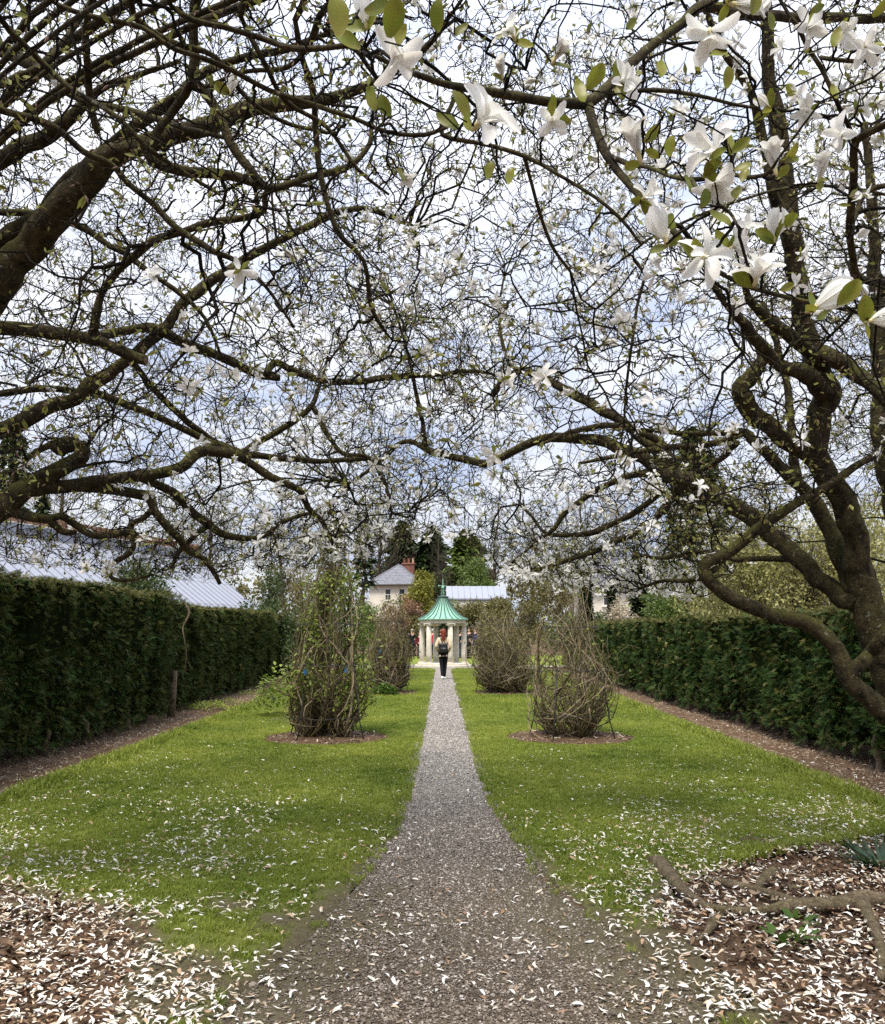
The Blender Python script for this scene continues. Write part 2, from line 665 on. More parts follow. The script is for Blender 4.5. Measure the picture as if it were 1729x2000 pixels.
# lawns
a = Mat('turf', 0.85, 0.15)
big, mid, fine = a.noise(0.55, 3), a.noise(3.2, 4), a.noise(70, 5, 0.7)
c = a.mix(a.gate(big, 0.36, 0.64), (0.105, 0.160, 0.016), (0.31, 0.345, 0.060))
c = a.mix(a.gate(mid, 0.35, 0.7), c, (0.20, 0.255, 0.034))
c = a.mix(a.gate(fine, 0.35, 0.7), a.mix(0.45, c, (0.05, 0.08, 0.008)), c)
c = a.mix(a.math('MULTIPLY', a.gate(a.noise(140, 3, 0.6), 0.58, 0.7), 0.4), c, (0.29, 0.31, 0.075))
bare = a.attr('bare')
mudc = a.mix(a.gate(a.noise(38, 6, 0.7), 0.3, 0.7), (0.07, 0.055, 0.03), (0.17, 0.145, 0.08))
c = a.mix(bare, c, mudc)
a.col(c).bump(fine, 0.9, 0.02)
M['turf'] = a.m
BEDS = [(-1.78, 13.9, 0.95), (1.97, 13.95, 0.97), (-1.47, 23.8, 0.85), (1.66, 23.8, 0.85), (-2.0, 33.0, 0.75), (2.1, 33.0, 0.75)]


def bare_amount(X, Y):
    b = np.zeros_like(X, float)
    for cx, cy, rx, ry, s in ((-1.3, 4.35, 0.42, 0.55, 1.0), (-0.95, 5.3, 0.2, 0.3, 0.7), (-1.25, 5.55, 0.22, 0.14, 0.9), (1.2, 4.6, 0.45, 0.9, 1.0), (-0.75, 4.6, 0.3, 0.9, .7)):
        b = np.maximum(b, s * np.exp(-(((X - cx) / rx) ** 2 + ((Y - cy) / ry) ** 2)) * 1.4)
    el = np.minimum(np.abs(X - path_l(Y)), np.abs(X - path_r(Y)))
    b = np.maximum(b, (1 - smooth(el, 0.0, 0.35)) * (1 - smooth(Y, 5.5, 9)) * 1.0)
    b = np.maximum(b, (1 - smooth(el, 0.0, 0.10)) * 0.5)
    eo = np.minimum(np.abs(X - lawn_l(Y)), np.abs(X - lawn_r(Y)))
    b = np.maximum(b, (1 - smooth(eo, 0.0, 0.45)) * (1 - smooth(Y, 5.5, 7.5)) * 1.0)
    b = b + 0.45 * vnz(X, Y, 4.5, 3) * (b > 0.05)
    return np.clip(b, 0, 1)


def gap_l(ys):
    return path_l(ys) - 0.005


def gap_r(ys):
    return path_r(ys) + 0.005


yl = rows(3.0, 60.0, 0.08, 0.02)
yl2 = yl[yl < 39.2]
lawn_a = strip('lawn', yl2, lawn_l, gap_l, 50, -0.012, M['turf'], 0.05, {'bare': bare_amount}, edge=0.034, seed=5)
lawn_b = strip('lawn', yl2, gap_r, lawn_r, 50, -0.012, M['turf'], 0.05, {'bare': bare_amount}, edge=0.034, seed=6)


def ring_sheet(name, r0, r1, c, z, mat, seg=72, kind='structure', zc=0.0, wob=0.0, rings=2):
    V, F = [], []
    for j in range(rings):
        r = r0 + (r1 - r0) * j / (rings - 1)
        for k in range(seg):
            an = 2 * PI * k / seg
            rr = r + (wob * nz(math.cos(an) * 2, math.sin(an) * 2, 1.0, c[0]) if j == rings - 1 else 0)
            V.append((c[0] + rr * math.cos(an), c[1] + rr * math.sin(an), z + zc * (1 - j / (rings - 1)) + (0.015 * nz(rr * math.cos(an), rr * math.sin(an), 6, c[0]) if wob else 0)))
    for j in range(rings - 1):
        for k in range(seg):
            k2 = (k + 1) % seg
            F.append((j * seg + k, (j + 1) * seg + k, (j + 1) * seg + k2, j * seg + k2))
    return tag(link(name, np_mesh(name, V, F, mat, False)), kind=kind)


GZB = (0.02, 42.0)
GAZ_Y = GZB[1]
# gravel circle round the pavilion with the cross path, and the far lawn beyond it
ring_sheet('gravel_circle', 0.0, 2.45, GZB, 0.012, M['gravel'], wob=0.08)
mb = MB()
mb.add([(-9, 41.2, 0.006), (-2, 41.1, 0.006), (-2, 42.7, 0.006), (-9, 42.8, 0.006)], [(0, 1, 2, 3)])
mb.add([(2, 41.1, 0.006), (9, 41.2, 0.006), (9, 42.8, 0.006), (2, 42.7, 0.006)], [(0, 1, 2, 3)])
tag(mb.build('cross_path', M['gravel']), kind='structure')
yf = np.linspace(42.9, 62, 24)
strip('far_lawn', yf, lambda y: -9 + 0 * y, lambda y: 9 + 0 * y, 30, -0.03, M['turf'], 0.1, {'bare': lambda X, Y: X * 0}, edge=0.02, seed=7)
for s in (-1, 1):
    yq = np.linspace(39.2, 41.15, 12)
    strip('lawn', yq, (lambda y: -4.2 + 0 * y) if s < 0 else (lambda y: GZB[0] + np.sqrt(np.clip(2.45 ** 2 - (y - 42) ** 2, 0.2, 9)) + 0.05),
          (lambda y: GZB[0] - np.sqrt(np.clip(2.45 ** 2 - (y - 42) ** 2, 0.2, 9)) - 0.05) if s < 0 else (lambda y: 4.3 + 0 * y), 14, -0.012, M['turf'], 0.01, {'bare': lambda X, Y: X * 0}, edge=0.03, seed=8)

# round soil beds cut out of the lawn (a dished mound of bark and soil)
a = Mat('bed_soil', 0.95, 0.1)
n1 = a.noise(60, 6, 0.7)
c = a.mix(a.gate(n1, 0.32, 0.68), (0.04, 0.024, 0.015), (0.16, 0.10, 0.062))
c = a.mix(a.gate(a.noise(120, 3), 0.62, 0.68), c, (0.36, 0.28, 0.19))
a.col(c).bump(n1, 1.0, 0.02)
M['bed'] = a.m
for (cx, cy, r) in BEDS:
    ring_sheet('soil_bed', 0.0, r, (cx, cy), 0.032, M['bed'], 48, zc=0.06, wob=0.05, rings=9)


def in_bed(X, Y, pad=0.0):
    k = np.zeros(np.shape(X), bool)
    for cx, cy, r in BEDS:
        k |= (X - cx) ** 2 + (Y - cy) ** 2 < (r + pad) ** 2
    return k


# ------------------------------------------------------------------ grass, pebbles, litter (masses)
def tuft(name, mat, blades=11, h=0.034, w=0.0028, spread=0.022, seed=0):
    r = random.Random(seed)
    V, F = [], []
    for k in range(blades):
        an, rr = r.uniform(0, 2 * PI), spread * math.sqrt(r.random())
        x, y = rr * math.cos(an), rr * math.sin(an)
        hh = h * r.uniform(0.6, 1.25)
        la, lean = r.uniform(0, 2 * PI), r.uniform(0.15, 1.0) * hh
        wa = r.uniform(0, PI)
        dx, dy = w * math.cos(wa), w * math.sin(wa)
        b = len(V)
        mx, my = x + lean * 0.35 * math.cos(la), y + lean * 0.35 * math.sin(la)
        V += [(x - dx, y - dy, 0), (x + dx, y + dy, 0), (mx + dx * .8, my + dy * .8, hh * .6), (mx - dx * .8, my - dy * .8, hh * .6),
              (x + lean * math.cos(la), y + lean * math.sin(la), hh * 0.95)]
        F += [(b, b + 1, b + 2, b + 3), (b + 3, b + 2, b + 4)]
    me = bpy.data.meshes.new(name)
    me.from_pydata(V, [], F)
    me.materials.append(mat)
    return me


a = Mat('grass_blade', 0.55, 0.3)
big, mid = a.noise(0.55, 3), a.noise(3.2, 4)
c = a.mix(a.gate(big, 0.36, 0.64), (0.105, 0.165, 0.016), (0.32, 0.355, 0.060))
c = a.mix(a.gate(mid, 0.35, 0.7), c, (0.205, 0.26, 0.034))
c = a.mix(a.math('MULTIPLY', a.gate(a.rnd(), 0.75, 1.0), 0.55), c, (0.33, 0.34, 0.10))
a.col(c).translucent(c, 0.3)
M['blade'] = a.m
tufts = [tuft('grass_tuft', M['blade'], 12, 0.032, 0.0026, 0.026, s) for s in range(4)]


def lawn_points(n, y0, y1, power=1.0):
    u = RNG.random(n)
    Y = y0 * (y1 / y0) ** u if power == 0 else y0 + (y1 - y0) * u ** power
    X = RNG.uniform(-4.4, 4.4, n)
    ok = ((X > lawn_l(Y) - 0.03) & (X < path_l(Y) + 0.05)) | ((X > path_r(Y) - 0.05) & (X < lawn_r(Y) + 0.03))
    ok &= ~in_bed(X, Y, 0.0)
    X, Y = X[ok], Y[ok]
    b = bare_amount(X, Y)
    ok = RNG.random(len(X)) > b * 1.15 - 0.05
    X, Y = X[ok], Y[ok]
    # keep to what the frame and a small step aside can show
    ok = np.abs(X) < 0.62 * Y + 0.8
    return X[ok], Y[ok]


for k, (n, y0, y1, s0) in enumerate(((52000, 3.3, 9.0, 1.0), (52000, 9.0, 18.0, 1.25), (36000, 18.0, 39.0, 1.7))):
    X, Y = lawn_points(n, y0, y1)
    Z = np.full(len(X), 0.016)
    # taller, uncut grass along the outer rim of the lawn
    rim = np.minimum(np.abs(X - lawn_l(Y)), np.abs(X - lawn_r(Y))) < 0.16
    sc = s0 * RNG.uniform(0.75, 1.25, len(X)) * np.where(rim & (Y > 6.5), 2.0, 1.0)
    rot = np.stack([RNG.normal(0, .15, len(X)), RNG.normal(0, .15, len(X)), RNG.uniform(0, 6.28, len(X))], -1)
    scatter('grass', np.stack([X, Y, Z], -1), rot, sc, tufts)


def pebble(name, mat, seed):
    r = random.Random(seed)
    V = [(0, 0, 1), (1, 0, 0), (0, 1, 0), (-1, 0, 0), (0, -1, 0), (.7, .7, .55), (-.7, .7, .5), (-.7, -.7, .55), (.7, -.7, .5)]
    V = [(x * r.uniform(.75, 1.2), y * r.uniform(.6, 1.1), z * r.uniform(.45, .8)) for x, y, z in V]
    F = [(0, 5, 6), (0, 6, 7), (0, 7, 8), (0, 8, 5), (1, 2, 5), (2, 3, 6), (3, 4, 7), (4, 1, 8), (5, 2, 6), (6, 3, 7), (7, 4, 8), (8, 1, 5)]
    me = bpy.data.meshes.new(name)
    me.from_pydata(V, [], F)
    me.materials.append(mat)
    return me


a = Mat('pebble', 0.85, 0.25)
far = a.N.new('ShaderNodeSeparateXYZ')
a.L.new(a.pos(), far.inputs[0])
grey = a.ramp(a.rnd(), [(0, (0.10, 0.09, 0.08)), (0.5, (0.24, 0.222, 0.20)), (0.85, (0.40, 0.375, 0.34)), (1, (0.56, 0.53, 0.48))])
brn = a.ramp(a.rnd(), [(0, (0.06, 0.045, 0.033)), (0.5, (0.16, 0.128, 0.098)), (0.85, (0.30, 0.25, 0.20)), (1, (0.48, 0.43, 0.37))])
a.col(a.mix(a.gate(far.outputs['Y'], 4.0, 10.5), brn, grey))
M['pebble'] = a.m
pebbles = [pebble('pebble', M['pebble'], s) for s in range(3)]
n = 210000
u = RNG.random(n)
Y = 3.3 + (34 - 3.3) * u ** 2.0
L, R = path_l(Y) - 0.06, path_r(Y) + 0.06
X = L + (R - L) * RNG.random(n)
X = np.where((Y < 9) & (RNG.random(n) < 0.10), np.where(RNG.random(n) < .5, path_l(Y) - np.abs(RNG.normal(0, .22, n)), path_r(Y) + np.abs(RNG.normal(0, .22, n))), X)
e = np.minimum(X - path_l(Y), path_r(Y) - X)
mudk = path_mud(X, Y)
ok = RNG.random(n) > mudk * 0.62 + (e < 0) * 0.3
X, Y = X[ok], Y[ok]
scatter('gravel', np.stack([X, Y, 0.006 + 0.010 * np.sin(PI * np.clip((X - path_l(Y)) / (path_r(Y) - path_l(Y)), 0, 1))], -1), np.stack([RNG.normal(0, .3, len(X)), RNG.normal(0, .3, len(X)), RNG.uniform(0, 6.28, len(X))], -1),
        (RNG.gamma(3, 0.0012, len(X)) + 0.0022) * (1 + 0.02 * np.maximum(Y - 8, 0)), pebbles)


def curl_petal(name, mat, seed, L=1.0, W=0.42, lobes=(5, 3)):
    """one fallen tepal: long, spoon shaped, curled and twisted"""
    r = random.Random(seed)
    nu, nv = lobes
    bend, twist, cup = r.uniform(-2.0, 2.0), r.uniform(-1.8, 1.8), r.uniform(0.1, 0.8)
    side = r.uniform(-0.6, 0.6)
    V, F = [], []
    for i in range(nu):
        t = i / (nu - 1)
        w = W * (0.22 + 0.9 * math.sin(PI * min(1, 0.12 + t * 0.83)) ** 0.9) * (0.55 + 0.45 * t) * (0.45 if i == nu - 1 else 1)
        x, z = t * L - 0.5 * L, 0.10 * L * math.sin(t * PI) * bend + 0.05 * bend * t
        y0 = side * L * (t - 0.5) ** 2 * 2
        for j in range(nv):
            s = (j / (nv - 1) - 0.5) * 2
            tw = twist * (t - 0.5)
            yy, zz = s * w * 0.5, cup * w * 0.5 * s * s
            V.append((x, y0 + yy * math.cos(tw) - zz * math.sin(tw), z + yy * math.sin(tw) + zz * math.cos(tw)))
    zm = min(v[2] for v in V)
    V = [(x, y, z - zm + 0.01) for x, y, z in V]
    for i in range(nu - 1):
        for j in range(nv - 1):
            b = i * nv + j
            F.append((b, b + nv, b + nv + 1, b + 1))
    me = bpy.data.meshes.new(name)
    me.from_pydata(V, [], F)
    me.polygons.foreach_set('use_smooth', [True] * len(F))
    me.materials.append(mat)
    return me


petal_meshes = [curl_petal('fallen_petal', M['fallen'], s, 1.0, (0.32, 0.26, 0.40, 0.22, 0.36, 0.28, 0.44, 0.20, 0.32, 0.38)[s]) for s in range(10)]
petal_white = [curl_petal('fallen_petal', M['fallen_w'], s, 1.0, (0.32, 0.26, 0.40, 0.22, 0.36, 0.28, 0.44, 0.20, 0.32, 0.38)[s]) for s in range(10)]
leaf_meshes = [curl_petal('dead_leaf', M['dead'], 50 + s, 1.0, 0.62, (4, 3)) for s in range(4)]


def litter_zone(X, Y):
    return (((X < lawn_l(Y)) & (X > -5.0) & (Y < 6.9)) | ((X > lawn_r(Y)) & (X < 5.2) & (Y < 8.2)))


def litter_edge(X, Y):
    """0 outside the litter beds .. 1 well inside"""
    dl = lawn_l(Y) - X
    dr = X - lawn_r(Y)
    return np.clip(np.maximum(dl, dr) / 0.35 + 0.35, 0, 1) * (Y < 8.2)


n = 34000
X, Y = RNG.uniform(-4.6, 5.0, n), RNG.uniform(3.2, 8.2, n)
ok = RNG.random(n) < litter_edge(X, Y) * (0.75 + 0.5 * vnz(X, Y, 1.8, 21))
ok &= np.abs(X) < 0.62 * Y + 0.5
X, Y = X[ok], Y[ok]
m = len(X)
scatter('leaf_litter', np.stack([X, Y, 0.012 + 0.03 * RNG.random(m)], -1), np.stack([RNG.normal(0, .35, m), RNG.normal(0, .35, m), RNG.uniform(0, 6.28, m)], -1), RNG.uniform(0.02, 0.065, m), leaf_meshes)

# fallen petals: density by place
n = 120000
Y = 3.35 + (30 - 3.35) * RNG.random(n) ** 2.0
X = RNG.uniform(-4.9, 4.9, n)
onpath = (X > path_l(Y)) & (X < path_r(Y))
dens = np.exp(-np.maximum(Y - 5.6, 0) / 2.7) * 0.85
dens = np.maximum(dens, 0.010 * (Y < 16))
dens = np.where(X > 0.5, np.exp(-np.maximum(Y - 7.2, 0) / 2.5) * 0.85 + 0.012 * (Y < 18), dens)
dens = dens * (0.30 + 1.15 * smooth(np.abs(X), 0.5, 2.4))
dens = dens * np.clip(0.85 + 1.6 * vnz(X, Y, 1.5, 31) + 1.0 * vnz(X, Y, 5, 33), 0.1, 2.2)
le = litter_edge(X, Y)
dens = np.maximum(dens * np.where((Y > 8) & (np.abs(X) > 4.2), .5, 1), le * np.clip(0.46 + 0.9 * vnz(X, Y, 2.2, 35), 0.08, 1.0))
ok = (RNG.random(n) < dens) & (np.abs(X) < 0.6 * Y + 0.4) & (~onpath | (RNG.random(n) < 0.75))
X, Y = X[ok], Y[ok]
le = le[ok]
m = len(X)
Z = np.where(le > 0.4, 0.03 + 0.025 * RNG.random(m), np.where((X > path_l(Y)) & (X < path_r(Y)), 0.016, 0.034))
size = 0.018 + RNG.beta(1.5, 2.6, m) * 0.056
rot = np.stack([RNG.normal(0, .22, m), RNG.normal(0, .22, m), RNG.uniform(0, 6.28, m)], -1)
pr = proj(np.stack([X, Y, Z], -1))
seen = (pr[:, 0] > 5) & (pr[:, 0] < 1724) & (pr[:, 1] < 1996)
score = np.where(seen, size / Y, 0)
order = np.argsort(-score)
big = order[:290]
rest = order[290:]
print('petals', m)
for k in big:
    o = link('fallen_petal', petal_white[int(RNG.integers(0, 10))], loc=(X[k], Y[k], Z[k]))
    o.rotation_euler = tuple(rot[k])
    o.scale = (size[k],) * 3
    where = 'gravel' if path_l(Y[k]) < X[k] < path_r(Y[k]) else 'litter' if le[k] > 0.4 else 'grass'
    side = 'left' if X[k] < 0 else 'right'
    tag(o, {'gravel': 'white magnolia petal lying curled on the near gravel of the path', 'litter': 'white magnolia petal lying on the brown leaf litter at the ' + side, 'grass': 'white magnolia petal lying on the near grass at the ' + side}[where], 'petal',
        {'gravel': 'fallen petals on the path', 'litter': 'fallen petals on the litter at the ' + side, 'grass': 'fallen petals on the grass at the ' + side}[where])
scatter('fallen_petals', np.stack([X, Y, Z], -1)[rest], rot[rest], size[rest], petal_meshes)

# bark chips and twigs on the bare strips beside the hedges
a = Mat('chip', 0.9, 0.1)
a.col(a.ramp(a.rnd(), [(0, (0.07, 0.045, 0.03)), (0.5, (0.20, 0.14, 0.09)), (1, (0.48, 0.41, 0.32))]))
M['chip'] = a.m
chip = []
for s in range(3):
    mb = MB()
    mb.box((-.5, -.09, 0), (.5, .11, .05), Matrix.Rotation(0.1 * s, 4, 'Y'))
    chip.append(mb.mesh('bark_chip', M['chip']))
n = 26000
Y = 6.2 + (38 - 6.2) * RNG.random(n) ** 1.7
sgn = RNG.choice([-1, 1], n)
X = sgn * RNG.uniform(4.15, 5.6, n)
Z = 0.0 + 0.05 * (X < -4.6)
m = n
scatter('bark_mulch', np.stack([X, Y, Z], -1), np.stack([RNG.normal(0, .3, m), RNG.normal(0, .3, m), RNG.uniform(0, 6.28, m)], -1), RNG.uniform(0.015, 0.06, m), chip)
for cx, cy, r in BEDS:
    k = 420 if cy < 20 else 150
    an, rr = RNG.uniform(0, 6.28, k), r * np.sqrt(RNG.random(k)) * 0.97
    scatter('bark_mulch', np.stack([cx + rr * np.cos(an), cy + rr * np.sin(an), 0.04 + 0.05 * (1 - rr / r)], -1),
            np.stack([RNG.normal(0, .3, k), RNG.normal(0, .3, k), RNG.uniform(0, 6.28, k)], -1), RNG.uniform(0.02, 0.10, k), chip)
# ------------------------------------------------------------------ the two magnolias
def catmull(P, step):
    """resample control rows (x,y,z,r) along a Catmull-Rom curve"""
    P = np.asarray(P, float)
    Q = np.vstack([2 * P[0] - P[1], P, 2 * P[-1] - P[-2]])
    out = []
    for i in range(1, len(Q) - 2):
        n = max(1, int(np.ceil(np.linalg.norm(Q[i + 1, :3] - Q[i, :3]) / step)))
        t = np.linspace(0, 1, n, endpoint=False)[:, None]
        p0, p1, p2, p3 = Q[i - 1], Q[i], Q[i + 1], Q[i + 2]
        out.append(0.5 * (2 * p1 + (p2 - p0) * t + (2 * p0 - 5 * p1 + 4 * p2 - p3) * t ** 2 + (3 * p1 - p0 - 3 * p2 + p3) * t ** 3))
    out.append(Q[-2][None])
    R = np.vstack(out)
    R[:, 3] = np.maximum(R[:, 3], 0.0015)
    return R


TREE = {
    'L': empty('magnolia_tree', (-3.75, 5.7, 0), 'spreading old magnolia with mossy limbs reaching in from beside the tall left hedge', 'tree', 'white flowering magnolias over the path'),
    'R': empty('magnolia_tree', (3.42, 6.35, 0), 'multi stemmed magnolia whose trunk and large near white flowers are by the lower right hedge', 'tree', 'white flowering magnolias over the path'),
}
ND_ = []
NP_, NT, NR, NPX = [], [], [], []          # skeleton nodes: position, tree, radius, pixel


def add_nodes(R, tree):
    ND_.extend(np.gradient(R[:, :3], axis=0))
    for p in R:
        NP_.append(p[:3])
        NT.append(tree)
        NR.append(p[3])
    NPX.extend(proj(R[:, :3]))


def limb_mesh(name, R, tree, sides=10, cut=False, mat=None, rough=0.07):
    P, rad = R[:, :3].copy(), R[:, 3].copy()
    k = len(P)
    lump = np.array([1 + rough * noise.noise(Vector(p) * 6.0) + rough * 0.7 * noise.noise(Vector(p) * 17) for p in P])
    rad = rad * lump
    V, F = tube_arrays(P[None], rad[None], sides)
    V = np.asarray(V)
    amp = np.repeat(rad, sides) * 0.10
    V = V + np.array([noise.noise_vector(Vector(v) * 14) for v in V]) * amp[:, None] + np.array([noise.noise_vector(Vector(v) * 45) for v in V]) * (amp * 0.45)[:, None]
    n = len(V)
    ends = [tuple(range(n - sides, n))]
    ends.append(tuple(range(sides))[::-1])
    me = bpy.data.meshes.new(name)
    me.from_pydata([tuple(v) for v in V], [], [tuple(int(q) for q in f) for f in F] + ends)
    me.polygons.foreach_set('use_smooth', [True] * len(F) + [False] * 2)
    me.materials.append(mat or M['bark'])
    me.materials.append(M['cut'])
    if cut:
        me.polygons[len(F)].material_index = 1
    me.update()
    return link(name, me, TREE[tree])


M['cut'] = plain('sawn_wood', (0.16, 0.115, 0.07), 0.8, 0.1, 0.4, 30)

TRUNK = {
    'L': [[(-3.75, 5.7, -0.05, .25), (-3.74, 5.7, 0.3, .19), (-3.70, 5.68, 1.1, .165), (-3.6, 5.6, 1.9, .15), (-3.62, 5.5, 2.6, .13), (-3.75, 5.4, 3.4, .10)]],
    'R': [[(3.44, 6.36, -0.05, .24), (3.42, 6.35, 0.25, .17), (3.28, 6.38, 0.95, .125), (3.12, 6.40, 1.55, .118), (3.02, 6.4, 2.0, .112), (2.98, 6.4, 2.15, .108)]],
}
for tk, lst in TRUNK.items():
    for c in lst:
        R = catmull(c, 0.08)
        limb_mesh('trunk', R, tk, 16)
        add_nodes(R, tk)

